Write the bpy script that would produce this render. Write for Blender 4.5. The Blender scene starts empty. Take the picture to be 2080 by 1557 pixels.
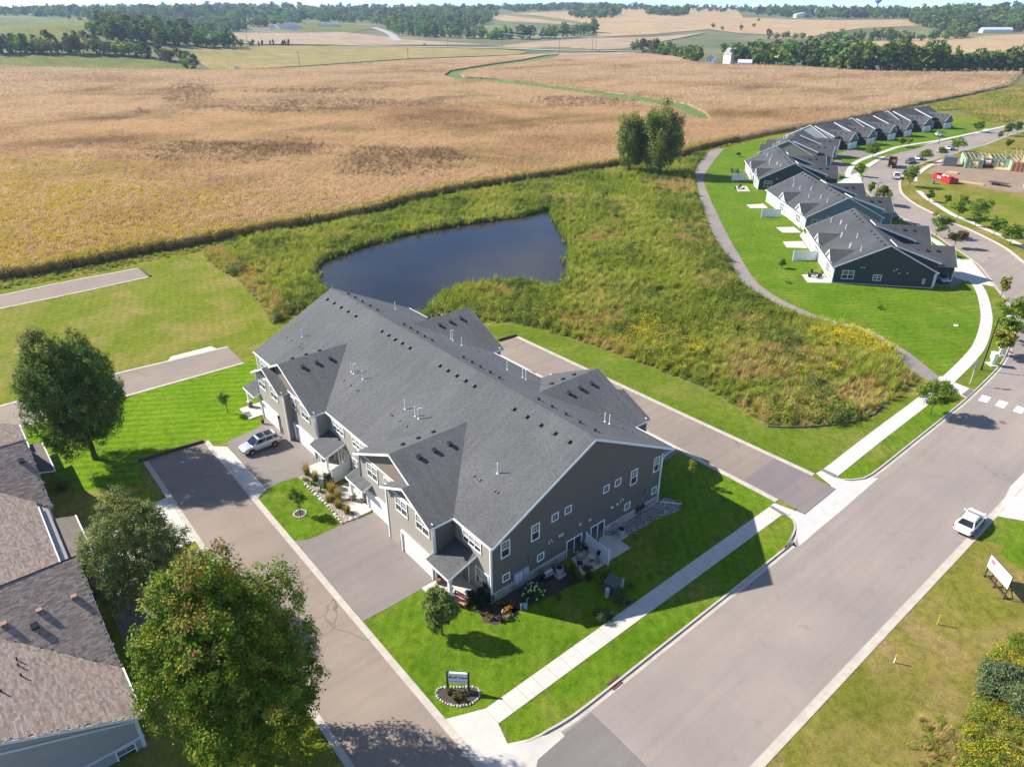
import bpy, bmesh, math, random
import numpy as np
from mathutils import Vector, Matrix
from mathutils.geometry import delaunay_2d_cdt

SC = bpy.context.scene
COL = SC.collection
RNG = np.random.default_rng(11)
random.seed(5)
PI = math.pi

# ------------------------------------------------------------------ camera
CAM_H = 46.0
PITCH = 0.484865
YAW = 0.696710            # angle of the view from the +Y axis towards +X
FPX, CX, CY = 1436.0, 1040.0, 778.5     # the photograph is 2080 x 1557
R_ = np.array([math.cos(YAW), -math.sin(YAW), 0.0])
FH = np.array([math.sin(YAW), math.cos(YAW), 0.0])
Z_ = np.array([0.0, 0.0, 1.0])
FW = FH * math.cos(PITCH) - Z_ * math.sin(PITCH)
UP = FH * math.sin(PITCH) + Z_ * math.cos(PITCH)
cd = bpy.data.cameras.new('camera')
cam = bpy.data.objects.new('camera', cd)
COL.objects.link(cam)
cd.sensor_width = 36.0
cd.lens = FPX / 2080.0 * 36.0
cd.clip_start = 1.0
cd.clip_end = 30000.0
cam.matrix_world = Matrix(((R_[0], UP[0], -FW[0], 0), (R_[1], UP[1], -FW[1], 0), (R_[2], UP[2], -FW[2], CAM_H), (0, 0, 0, 1)))
SC.camera = cam

# ------------------------------------------------------------------ light
SUN_TO = np.array([-0.43762, 0.67605, 0.59283])      # towards the sun
world = bpy.data.worlds.new('World')
SC.world = world
world.use_nodes = True
wn = world.node_tree
for n in list(wn.nodes):
    wn.nodes.remove(n)
sky = wn.nodes.new('ShaderNodeTexSky')
sky.sky_type = 'NISHITA'
sky.sun_disc = False
sky.sun_elevation = math.radians(36.36)
sky.sun_rotation = math.atan2(SUN_TO[0], SUN_TO[1])
sky.altitude = 1200
sky.air_density = 0.55
sky.dust_density = 0.0
sky.ozone_density = 4.0
hs_ = wn.nodes.new('ShaderNodeHueSaturation')
hs_.inputs['Saturation'].default_value = 1.2
wn.links.new(sky.outputs['Color'], hs_.inputs['Color'])
tc_ = wn.nodes.new('ShaderNodeTexCoord')
mp_ = wn.nodes.new('ShaderNodeMapping'); mp_.inputs['Scale'].default_value = (3, 3, 22)
cn_ = wn.nodes.new('ShaderNodeTexNoise'); cn_.inputs['Scale'].default_value = 1.6; cn_.inputs['Detail'].default_value = 6
wn.links.new(tc_.outputs['Generated'], mp_.inputs['Vector']); wn.links.new(mp_.outputs[0], cn_.inputs['Vector'])
cr_ = wn.nodes.new('ShaderNodeMapRange'); cr_.inputs[1].default_value = .50; cr_.inputs[2].default_value = .66; cr_.inputs[4].default_value = .85
wn.links.new(cn_.outputs[0], cr_.inputs[0])
mx_ = wn.nodes.new('ShaderNodeMix'); mx_.data_type = 'RGBA'; mx_.inputs[7].default_value = (4.6, 4.75, 5.0, 1)
wn.links.new(cr_.outputs[0], mx_.inputs[0]); wn.links.new(hs_.outputs[0], mx_.inputs[6])
bg = wn.nodes.new('ShaderNodeBackground')
bg.inputs['Strength'].default_value = 0.122
wo = wn.nodes.new('ShaderNodeOutputWorld')
wn.links.new(mx_.outputs[2], bg.inputs['Color'])
wn.links.new(bg.outputs['Background'], wo.inputs['Surface'])
sd = bpy.data.lights.new('sun', 'SUN')
sd.energy = 4.8
sd.angle = math.radians(0.55)
sd.color = (1.0, 0.94, 0.85)
sun = bpy.data.objects.new('sun', sd)
COL.objects.link(sun)
sun.rotation_euler = Vector(-SUN_TO).to_track_quat('-Z', 'Y').to_euler()
SC.view_settings.view_transform = 'Standard'
SC.view_settings.look = 'None'
SC.view_settings.exposure = 1.06
SC.view_settings.gamma = 1.0
SC.view_settings.use_curve_mapping = False

# ------------------------------------------------------------------ picture <-> place
def ray(u, v):
    return (u - CX) / FPX * R_ - (v - CY) / FPX * UP + FW

def sstep(a, b, x):
    t = np.clip((x - a) / (b - a), 0, 1)
    return t * t * (3 - 2 * t)

def T(x, y):
    """height of the land"""
    x = np.asarray(x, float); y = np.asarray(y, float)
    r = np.hypot(x, y)
    a = np.arctan2(x * R_[0] + y * R_[1], x * FH[0] + y * FH[1])
    z = 50.0 * sstep(850, 3000, r)
    z = z + 30.0 * np.exp(-((r - 1060) / 230.0) ** 2) * np.exp(-((a + 0.52) / 0.17) ** 2) * sstep(640, 880, r)
    z = z + 5.0 * np.sin(x / 330.0 + 1.0) * np.sin(y / 290.0 + .4) * sstep(1200, 1900, r)
    return z

def G(u, v, z=0.0):
    """point of the land (or of the level z above it) seen at picture point u, v"""
    d = ray(u, v)
    if d[2] < -1e-4:
        t = (CAM_H - z) / -d[2]
        if t * math.hypot(d[0], d[1]) < 640:
            return np.array([t * d[0], t * d[1], z])
    t = np.arange(600.0, 5200.0, 2.0)
    px, py, pz = t * d[0], t * d[1], CAM_H + t * d[2]
    hit = np.nonzero(pz <= T(px, py) + z)[0]
    i = hit[0] if len(hit) else len(t) - 1
    return np.array([px[i], py[i], T(px[i], py[i]) + z])

def GP(pts, z=0.0):
    return [tuple(G(u, v, z)[:2]) for u, v in pts]

def P(x, y, z):
    q = np.array([x, y, z - CAM_H])
    k = q @ FW
    return CX + FPX * (q @ R_) / k, CY - FPX * (q @ UP) / k, k

def on_plane(u, v, p0, n):
    d = ray(u, v); n = np.asarray(n, float)
    o = np.array([0, 0, CAM_H]); t = ((np.asarray(p0, float) - o) @ n) / (d @ n)
    return o + t * d

def crop(x0, y0, s):
    return lambda x, y: (x0 + x / s, y0 + y / s)

C1 = crop(480, 560, 3.892); C2 = crop(460, 820, 3.539); C3 = crop(840, 860, 3.539); C4 = crop(900, 560, 3.892)
C5 = crop(0, 820, 3.8935); C6 = crop(0, 1100, 3.4065); C7 = crop(1400, 220, 3.0588); C8 = crop(1560, 580, 3.892)
D1 = crop(400, 880, 5.19); D2 = crop(600, 1180, 4.13); D3 = crop(1000, 1180, 4.13); D4 = crop(1400, 900, 4.152)
D5 = crop(0, 480, 3.707); D6 = crop(1880, 540, 6.49); D8 = crop(1100, 1000, 5.99)
E4 = crop(1760, 180, 6.4875); E7 = crop(1820, 380, 8.0); E3 = crop(700, 1000, 6.487); E8 = crop(820, 1140, 6.5)
F5 = crop(1880, 980, 5.56); F6 = crop(1780, 1200, 4.36); F7 = crop(840, 1320, 10.38); E1 = crop(1480, 270, 6.4875); E2 = crop(1600, 400, 5.778)
H1 = crop(0, 0, 2.9714); H2 = crop(700, 0, 2.9714); H3 = crop(1380, 0, 2.9714)

# ------------------------------------------------------------------ materials
def new_mat(name):
    m = bpy.data.materials.new(name); m.use_nodes = True
    nt = m.node_tree
    for n in list(nt.nodes):
        nt.nodes.remove(n)
    out = nt.nodes.new('ShaderNodeOutputMaterial')
    b = nt.nodes.new('ShaderNodeBsdfPrincipled')
    nt.links.new(b.outputs[0], out.inputs['Surface'])
    return m, nt, b, out

def N(nt, typ, **kw):
    n = nt.nodes.new(typ)
    for k, v in kw.items():
        if k in n.inputs:
            n.inputs[k].default_value = v
        else:
            setattr(n, k, v)
    return n

def rgba(c):
    return (c[0], c[1], c[2], 1.0)

def mixc(nt, fac, a, b, mode='MIX'):
    n = nt.nodes.new('ShaderNodeMix'); n.data_type = 'RGBA'; n.blend_type = mode
    for sock, val in ((n.inputs[0], fac), (n.inputs[6], a), (n.inputs[7], b)):
        if isinstance(val, (int, float)):
            sock.default_value = val
        elif isinstance(val, tuple):
            sock.default_value = rgba(val)
        else:
            nt.links.new(val, sock)
    return n.outputs[2]

def maprange(nt, val, a, b, c=0.0, d=1.0):
    n = nt.nodes.new('ShaderNodeMapRange')
    n.inputs[1].default_value = a; n.inputs[2].default_value = b; n.inputs[3].default_value = c; n.inputs[4].default_value = d
    nt.links.new(val, n.inputs[0])
    return n.outputs[0]

def noise(nt, vec, scale, detail=4.0, rough=0.6, dist=0.0):
    n = nt.nodes.new('ShaderNodeTexNoise')
    n.inputs['Scale'].default_value = scale; n.inputs['Detail'].default_value = detail
    n.inputs['Roughness'].default_value = rough; n.inputs['Distortion'].default_value = dist
    nt.links.new(vec, n.inputs['Vector'])
    return n.outputs[0]

def scaled(nt, vec, s, rz=0.0):
    n = nt.nodes.new('ShaderNodeMapping')
    n.inputs['Scale'].default_value = s; n.inputs['Rotation'].default_value = (0, 0, rz)
    nt.links.new(vec, n.inputs['Vector'])
    return n.outputs[0]

def wpos(nt):
    return nt.nodes.new('ShaderNodeNewGeometry').outputs['Position']

def ocoord(nt):
    return nt.nodes.new('ShaderNodeTexCoord').outputs['Object']

def bump(nt, b, height, strength, dist=0.02):
    n = nt.nodes.new('ShaderNodeBump')
    n.inputs['Strength'].default_value = strength; n.inputs['Distance'].default_value = dist
    nt.links.new(height, n.inputs['Height']); nt.links.new(n.outputs[0], b.inputs['Normal'])

def plain(name, c, rough=0.6, var=0.12, scale=3.0, metal=0.0, spec=0.4, c2=None, world_space=False, bmp=0.0, bscale=20.0, coat=0.0):
    m, nt, b, out = new_mat(name)
    v = wpos(nt) if world_space else ocoord(nt)
    f = maprange(nt, noise(nt, v, scale), 0.3, 0.7)
    lo = tuple(x * (1 - var) for x in c); hi = tuple(min(1, x * (1 + var)) for x in c)
    if c2 is not None:
        lo, hi = c, c2
    nt.links.new(mixc(nt, f, lo, hi), b.inputs['Base Color'])
    b.inputs['Roughness'].default_value = rough
    b.inputs['Metallic'].default_value = metal
    b.inputs['Specular IOR Level'].default_value = spec
    if coat:
        b.inputs['Coat Weight'].default_value = coat; b.inputs['Coat Roughness'].default_value = 0.05
    if bmp:
        bump(nt, b, noise(nt, v, bscale, 3), bmp)
    return m

def asphalt(name, c, crack=0.0, warm=(1.06, 1.0, 0.94)):
    m, nt, b, out = new_mat(name)
    v = wpos(nt)
    big = maprange(nt, noise(nt, v, 0.09, 5, .6), .3, .72)
    col = mixc(nt, big, tuple(x * .86 for x in c), tuple(x * 1.12 * w for x, w in zip(c, warm)))
    streak = maprange(nt, noise(nt, scaled(nt, v, (0.035, .9, 1)), 1.0, 4), .42, .7)
    col = mixc(nt, mul(nt, streak, .42), col, tuple(x * .72 for x in c))
    grit = maprange(nt, noise(nt, v, 26.0, 2), .25, .75, .80, 1.2)
    col = mixc(nt, 1.0, col, gray(nt, grit), 'MULTIPLY')
    stain = maprange(nt, noise(nt, v, 0.55, 3, .5), .62, .75)
    col = mixc(nt, mul(nt, stain, .35), col, tuple(x * .62 for x in c))
    if crack:
        vo = nt.nodes.new('ShaderNodeTexVoronoi'); vo.feature = 'DISTANCE_TO_EDGE'; vo.inputs['Scale'].default_value = .11
        dn = nt.nodes.new('ShaderNodeVectorMath'); dn.operation = 'ADD'
        nz = nt.nodes.new('ShaderNodeTexNoise'); nz.inputs['Scale'].default_value = .6; nz.inputs['Detail'].default_value = 6
        nt.links.new(v, nz.inputs['Vector']); nt.links.new(v, dn.inputs[0]); nt.links.new(nz.outputs[1], dn.inputs[1])
        nt.links.new(dn.outputs[0], vo.inputs['Vector'])
        ck = maprange(nt, vo.outputs['Distance'], 0.002, 0.006, 1.0, 0.0)
        msk = maprange(nt, noise(nt, v, .05, 2), .48, .56)
        mm = nt.nodes.new('ShaderNodeMath'); mm.operation = 'MULTIPLY'; nt.links.new(ck, mm.inputs[0]); nt.links.new(msk, mm.inputs[1])
        col = mixc(nt, mul(nt, mm.outputs[0], crack), col, tuple(x * .35 for x in c))
    nt.links.new(col, b.inputs['Base Color'])
    b.inputs['Roughness'].default_value = .9
    b.inputs['Specular IOR Level'].default_value = .25
    bump(nt, b, noise(nt, v, 40.0, 3), .3, .02)
    return m

def mul(nt, a, k):
    n = nt.nodes.new('ShaderNodeMath'); n.operation = 'MULTIPLY'; n.inputs[1].default_value = k
    nt.links.new(a, n.inputs[0]); return n.outputs[0]

def gray(nt, val):
    n = nt.nodes.new('ShaderNodeCombineColor')
    for i in range(3):
        nt.links.new(val, n.inputs[i])
    return n.outputs[0]

def lawn(name, a, bcol, dry, dryness=.5, stripe=0.0, ang=0.0, width=1.1, centre=None):
    """turf: green mottling, dry patches, mowing stripes (the blades lie two ways)"""
    m, nt, b, out = new_mat(name)
    v = wpos(nt)
    f1 = maprange(nt, noise(nt, v, .16, 6, .65, .4), .3, .7)
    col = mixc(nt, f1, a, bcol)
    f2 = maprange(nt, noise(nt, v, .11, 6, .65, .8), .62 - .25 * dryness, .86 - .25 * dryness)
    col = mixc(nt, mul(nt, f2, min(1, .35 + dryness)), col, dry)
    f3 = maprange(nt, noise(nt, v, 1.3, 6, .75, .5), .25, .75, .55, 1.45)
    col = mixc(nt, 1.0, col, gray(nt, f3), 'MULTIPLY')
    f4 = maprange(nt, noise(nt, v, 7.0, 3, .8), .25, .75, .55, 1.45)
    col = mixc(nt, 1.0, col, gray(nt, f4), 'MULTIPLY')
    if stripe:
        wv = nt.nodes.new('ShaderNodeTexWave')
        wv.inputs['Scale'].default_value = 1.0; wv.inputs['Distortion'].default_value = 1.1
        wv.inputs['Detail'].default_value = 2.0; wv.inputs['Detail Scale'].default_value = .6
        if centre is not None:
            wv.wave_type = 'RINGS'; wv.rings_direction = 'Z'
            mp = nt.nodes.new('ShaderNodeMapping'); mp.vector_type = 'TEXTURE'
            mp.inputs['Location'].default_value = (centre[0], centre[1], 0)
            mp.inputs['Scale'].default_value = (width * 3.2,) * 3
            nt.links.new(v, mp.inputs['Vector']); nt.links.new(mp.outputs[0], wv.inputs['Vector'])
        else:
            k = 1 / (width * 3.2)
            nt.links.new(scaled(nt, v, (k, k, k), ang), wv.inputs['Vector'])
        s = maprange(nt, wv.outputs[0], .1, .9, 1 - stripe, 1 + stripe)
        col = mixc(nt, 1.0, col, gray(nt, s), 'MULTIPLY')
    nt.links.new(col, b.inputs['Base Color'])
    b.inputs['Roughness'].default_value = .85
    b.inputs['Specular IOR Level'].default_value = .04
    bump(nt, b, noise(nt, v, 14.0, 4, .8), .9, .06)
    return m

def shingles(name, cols, bw=.34, bh=.145, rel=.5, gap=.40, blotch=.16, bumpd=.03):
    """asphalt shingles: courses follow the roof's own uv, in metres"""
    m, nt, b, out = new_mat(name)
    uv = nt.nodes.new('ShaderNodeUVMap').outputs[0]
    br = nt.nodes.new('ShaderNodeTexBrick')
    br.offset = .5
    for k, val in (('Scale', 1.0), ('Mortar Size', .011), ('Mortar Smooth', .2), ('Bias', 0.0), ('Brick Width', bw), ('Row Height', bh)):
        br.inputs[k].default_value = val
    br.inputs['Color1'].default_value = rgba(cols[0]); br.inputs['Color2'].default_value = rgba(cols[1])
    br.inputs['Mortar'].default_value = rgba(tuple(x * gap for x in cols[0]))
    nt.links.new(uv, br.inputs['Vector'])
    f = maprange(nt, noise(nt, scaled(nt, uv, (1 / bw * .9, 1 / bh, 1)), 1.0, 2), .35, .7)
    col = mixc(nt, mul(nt, f, rel), br.outputs['Color'], cols[2])
    g = maprange(nt, noise(nt, uv, .12, 4), .3, .7, 1 - blotch, 1 + blotch)
    col = mixc(nt, 1.0, col, gray(nt, g), 'MULTIPLY')
    st = maprange(nt, noise(nt, scaled(nt, uv, (1.3, .10, 1)), 1.0, 4), .35, .75, .90, 1.13)
    col = mixc(nt, 1.0, col, gray(nt, st), 'MULTIPLY')
    g2 = maprange(nt, noise(nt, uv, 24, 2), .3, .7, .85, 1.15)
    col = mixc(nt, 1.0, col, gray(nt, g2), 'MULTIPLY')
    nt.links.new(col, b.inputs['Base Color'])
    b.inputs['Roughness'].default_value = .82
    b.inputs['Specular IOR Level'].default_value = .35
    sep = nt.nodes.new('ShaderNodeSeparateXYZ'); nt.links.new(uv, sep.inputs[0])
    fr = nt.nodes.new('ShaderNodeMath'); fr.operation = 'MULTIPLY'; fr.inputs[1].default_value = 1 / bh
    nt.links.new(sep.outputs[1], fr.inputs[0])
    fr2 = nt.nodes.new('ShaderNodeMath'); fr2.operation = 'FRACT'; nt.links.new(fr.outputs[0], fr2.inputs[0])
    inv = maprange(nt, fr2.outputs[0], 0, 1, 1, 0)
    bump(nt, b, inv, 1.0, bumpd)
    return m

def siding(name, c, pitch=.16, depth=.03, vertical=False, var=.06):
    m, nt, b, out = new_mat(name)
    oc = ocoord(nt)
    sep = nt.nodes.new('ShaderNodeSeparateXYZ'); nt.links.new(oc, sep.inputs[0])
    src = sep.outputs[2]
    if vertical:
        ad = nt.nodes.new('ShaderNodeMath'); ad.operation = 'ADD'
        nt.links.new(sep.outputs[0], ad.inputs[0]); nt.links.new(sep.outputs[1], ad.inputs[1]); src = ad.outputs[0]
    fr = mul(nt, src, 1 / pitch)
    fr2 = nt.nodes.new('ShaderNodeMath'); fr2.operation = 'FRACT'; nt.links.new(fr, fr2.inputs[0])
    inv = maprange(nt, fr2.outputs[0], 0, 1, 1, 0)
    f = maprange(nt, noise(nt, scaled(nt, oc, (.5, .5, 5)), 1.0, 4), .3, .7)
    nt.links.new(mixc(nt, f, tuple(x * (1 - var) for x in c), tuple(x * (1 + var) for x in c)), b.inputs['Base Color'])
    b.inputs['Roughness'].default_value = .55
    bump(nt, b, inv, 1.0, depth)
    return m

def foliage_mat(name, trans=.35, inst=False, cols=None, rough=.5, patch=None, hue=0.0, gloss=.10, blotch=False, ttint=(1.0, 1.15, .45)):
    """leaf colour comes from each leaf's own tint (or from the plant's own random number)"""
    m, nt, b, out = new_mat(name)
    if inst:
        oi = nt.nodes.new('ShaderNodeObjectInfo')
        ramp = nt.nodes.new('ShaderNodeValToRGB')
        ramp.color_ramp.interpolation = 'LINEAR'
        els = ramp.color_ramp.elements
        for i, c in enumerate(cols):
            p = i / (len(cols) - 1)
            e = els[i] if i < 2 else els.new(p)
            e.position = p; e.color = rgba(c)
        els[0].position = 0.0
        fac = oi.outputs['Random']
        if patch:
            nz = noise(nt, oi.outputs['Location'], patch, 3, .6)
            mr = maprange(nt, nz, .28, .72)
            mx = nt.nodes.new('ShaderNodeMix'); mx.data_type = 'FLOAT'; mx.inputs[0].default_value = .68
            nt.links.new(fac, mx.inputs[2]); nt.links.new(mr, mx.inputs[3]); fac = mx.outputs[0]
        nt.links.new(fac, ramp.inputs[0])
        col = ramp.outputs[0]
        at = nt.nodes.new('ShaderNodeAttribute'); at.attribute_name = 'tint'
        col = mixc(nt, 1.0, col, at.outputs['Color'], 'MULTIPLY')
        if blotch:
            lo = oi.outputs['Location']
            g1 = maprange(nt, noise(nt, scaled(nt, lo, (.010, .026, 1), .75), 1.0, 4, .6, .6), .56, .70)
            col = mixc(nt, mul(nt, g1, .62), col, (.16, .105, .05))
            g2 = maprange(nt, noise(nt, lo, .022, 3, .6), .52, .66)
            col = mixc(nt, mul(nt, g2, .35), col, (.30, .25, .05))
    else:
        at = nt.nodes.new('ShaderNodeAttribute'); at.attribute_name = 'tint'
        col = at.outputs['Color']
        if hue:
            oi = nt.nodes.new('ShaderNodeObjectInfo')
            hs = nt.nodes.new('ShaderNodeHueSaturation')
            nt.links.new(maprange(nt, oi.outputs['Random'], 0, 1, .5 - hue, .5 + hue * .5), hs.inputs['Hue'])
            w = nt.nodes.new('ShaderNodeTexWhiteNoise'); w.noise_dimensions = '3D'
            nt.links.new(oi.outputs['Location'], w.inputs['Vector'])
            nt.links.new(maprange(nt, w.outputs[0], 0, 1, .75, 1.7), hs.inputs['Value'])
            nt.links.new(col, hs.inputs['Color']); col = hs.outputs[0]
    nt.links.new(col, b.inputs['Base Color'])
    b.inputs['Roughness'].default_value = rough
    b.inputs['Specular IOR Level'].default_value = gloss
    tr = nt.nodes.new('ShaderNodeBsdfTranslucent')
    tc = mixc(nt, 1.0, col, ttint, 'MULTIPLY')
    nt.links.new(tc, tr.inputs['Color'])
    ms = nt.nodes.new('ShaderNodeMixShader'); ms.inputs[0].default_value = trans
    nt.links.new(b.outputs[0], ms.inputs[1]); nt.links.new(tr.outputs[0], ms.inputs[2])
    nt.links.new(ms.outputs[0], out.inputs['Surface'])
    return m

MT = {}
MT['asphalt'] = asphalt('road_asphalt', (.272, .238, .212), .2)
MT['alley'] = asphalt('alley_asphalt', (.245, .205, .170), .9)
MT['alley_dark'] = asphalt('fresh_alley_asphalt', (.19, .165, .165), .0)
MT['drive'] = asphalt('driveway_asphalt', (.205, .184, .174), .12)
MT['path'] = asphalt('path_asphalt', (.24, .215, .20), .3)
MT['patch'] = asphalt('asphalt_patch', (.175, .163, .16), .0)
MT['concrete'] = plain('concrete', (.50, .465, .41), .85, .10, .9, world_space=True, bmp=.15, bscale=30)
MT['concrete_new'] = plain('pale_concrete', (.50, .48, .445), .85, .07, .9, world_space=True, bmp=.1, bscale=30)
MT['kerb'] = plain('kerb_concrete', (.43, .385, .325), .85, .14, 1.1, world_space=True, bmp=.2, bscale=30)
MT['joint'] = plain('joint_earth', (.12, .10, .08), .95, .2)
MT['lawn'] = lawn('lawn_turf', (.070, .138, .006), (.125, .200, .012), (.225, .21, .045), .5, .05, .75, 1.0)
MT['lawn_stripe'] = lawn('striped_turf', (.10, .185, .004), (.14, .235, .007), (.2, .22, .03), .15, .11, 2.15, 1.3)
MT['lawn_far'] = lawn('villa_turf', (.074, .142, .007), (.122, .195, .013), (.21, .21, .04), .4, .06, .4, 1.5, centre=(151, 92))
MT['rough'] = lawn('rough_turf', (.115, .155, .010), (.17, .19, .018), (.26, .20, .065), .62, .03, .3, 1.3)
MT['dry'] = lawn('dry_verge_turf', (.125, .135, .018), (.185, .175, .030), (.27, .19, .075), .72)
MT['verge'] = lawn('verge_turf', (.085, .135, .010), (.135, .18, .018), (.22, .2, .05), .42)
MT['soil'] = plain('meadow_soil', (.09, .105, .02), .95, .3, .3, c2=(.14, .14, .035), world_space=True, bmp=.5, bscale=5)
MT['mulch'] = plain('bark_mulch', (.04, .032, .027), .95, .4, 9, c2=(.085, .068, .055), bmp=.8, bscale=25)
MT['dirt'] = plain('site_dirt', (.28, .20, .135), .95, .2, .25, c2=(.21, .155, .10), world_space=True, bmp=.5, bscale=3)
MT['white'] = plain('white_trim_paint', (.80, .80, .78), .45, .03, 1)
MT['vinyl'] = plain('white_vinyl', (.74, .75, .76), .4, .03, 1)
MT['gutter'] = plain('white_metal', (.72, .73, .74), .35, .03, 1, metal=.1)
MT['door_white'] = plain('garage_door_paint', (.82, .82, .82), .4, .03, .6)
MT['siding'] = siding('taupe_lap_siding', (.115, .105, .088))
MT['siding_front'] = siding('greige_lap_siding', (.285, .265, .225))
MT['gable_brown'] = siding('brown_gable_siding', (.20, .158, .125), .13, .012)
MT['shingle'] = shingles('grey_shingles', ((.078, .080, .082), (.102, .103, .105), (.142, .143, .144)))
MT['shingle_dark'] = shingles('charcoal_shingles', ((.062, .064, .07), (.078, .08, .086), (.10, .102, .108)))
MT['black'] = plain('black_metal', (.018, .018, .02), .45, .1, 4)
MT['dark'] = plain('dark_plastic', (.03, .03, .032), .6, .1, 4)
MT['vent'] = plain('roof_vent_metal', (.045, .045, .05), .5, .1, 4)
MT['pipe'] = plain('white_pipe', (.8, .8, .78), .4, .04, 3)
MT['wood_dark'] = plain('dark_wood', (.085, .05, .035), .7, .25, 6)
MT['wood'] = plain('pine_lumber', (.52, .36, .20), .7, .15, 3)
MT['bark'] = plain('bark', (.10, .075, .055), .9, .3, 6, bmp=.5, bscale=14)
MT['rock'] = plain('pale_rock', (.52, .49, .41), .85, .25, 3, bmp=.4, bscale=8)
MT['stone'] = plain('ledge_stone', (.30, .285, .255), .85, .35, 2.2, c2=(.42, .40, .365), bmp=.4, bscale=9)
MT['stone_b'] = plain('brown_ledge_stone', (.22, .17, .12), .85, .3, 2.2, bmp=.4, bscale=9)

def glass_mat(name, c, rough=.06):
    m, nt, b, out = new_mat(name)
    v = ocoord(nt)
    f = maprange(nt, noise(nt, v, .8, 2), .4, .6)
    nt.links.new(mixc(nt, f, c, tuple(x * 1.7 for x in c)), b.inputs['Base Color'])
    b.inputs['Roughness'].default_value = rough
    b.inputs['Specular IOR Level'].default_value = .7
    return m

MT['glass'] = glass_mat('window_glass', (.035, .04, .045))
MT['blind'] = plain('window_blind', (.16, .155, .145), .25, .12, 2, spec=.6)
MT['car_glass'] = glass_mat('car_glass', (.012, .014, .016), .04)
# ------------------------------------------------------------------ object helpers
USED = {}
def uname(n):
    return n

def tag(o, label=None, cat=None, group=None, kind=None):
    if label: o['label'] = label
    if cat: o['category'] = cat
    if group: o['group'] = group
    if kind: o['kind'] = kind
    return o

def empty(name, loc=(0, 0, 0), rz=0.0, label=None, cat=None, group=None, kind=None):
    o = bpy.data.objects.new(name, None)
    COL.objects.link(o)
    o.location = Vector([float(q) for q in loc]); o.rotation_euler = (0, 0, rz)
    o.empty_display_size = .3
    return tag(o, label, cat, group, kind)

def link_mesh(name, me, parent=None, loc=(0, 0, 0), rz=0.0):
    o = bpy.data.objects.new(name, me)
    COL.objects.link(o)
    o.location = Vector([float(q) for q in loc]); o.rotation_euler = (0, 0, rz)
    if parent is not None: o.parent = parent
    return o

def copy_tree(o, parent=None):
    c = o.copy(); COL.objects.link(c); c.parent = parent
    for k in ('label', 'group'):
        pass
    for ch in list(o.children):
        copy_tree(ch, c)
    return c

def np_mesh(name, V, Q, mats, tint=None, midx=None, smooth=False):
    V = np.asarray(V, np.float32); Q = np.asarray(Q, np.int32)
    me = bpy.data.meshes.new(name)
    me.vertices.add(len(V)); me.vertices.foreach_set('co', V.ravel())
    k = Q.shape[1]
    me.loops.add(Q.size); me.loops.foreach_set('vertex_index', Q.ravel())
    me.polygons.add(len(Q))
    me.polygons.foreach_set('loop_start', np.arange(0, Q.size, k, dtype=np.int32))
    me.polygons.foreach_set('loop_total', np.full(len(Q), k, np.int32))
    for m in mats: me.materials.append(m)
    if midx is not None: me.polygons.foreach_set('material_index', np.asarray(midx, np.int32))
    me.polygons.foreach_set('use_smooth', np.full(len(Q), bool(smooth)))
    me.update(calc_edges=True)
    if tint is not None:
        a = me.attributes.new('tint', 'FLOAT_COLOR', 'FACE')
        t = np.ones((len(Q), 4), np.float32); t[:, :3] = tint
        a.data.foreach_set('color', t.ravel())
    me.validate()
    return me

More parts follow.
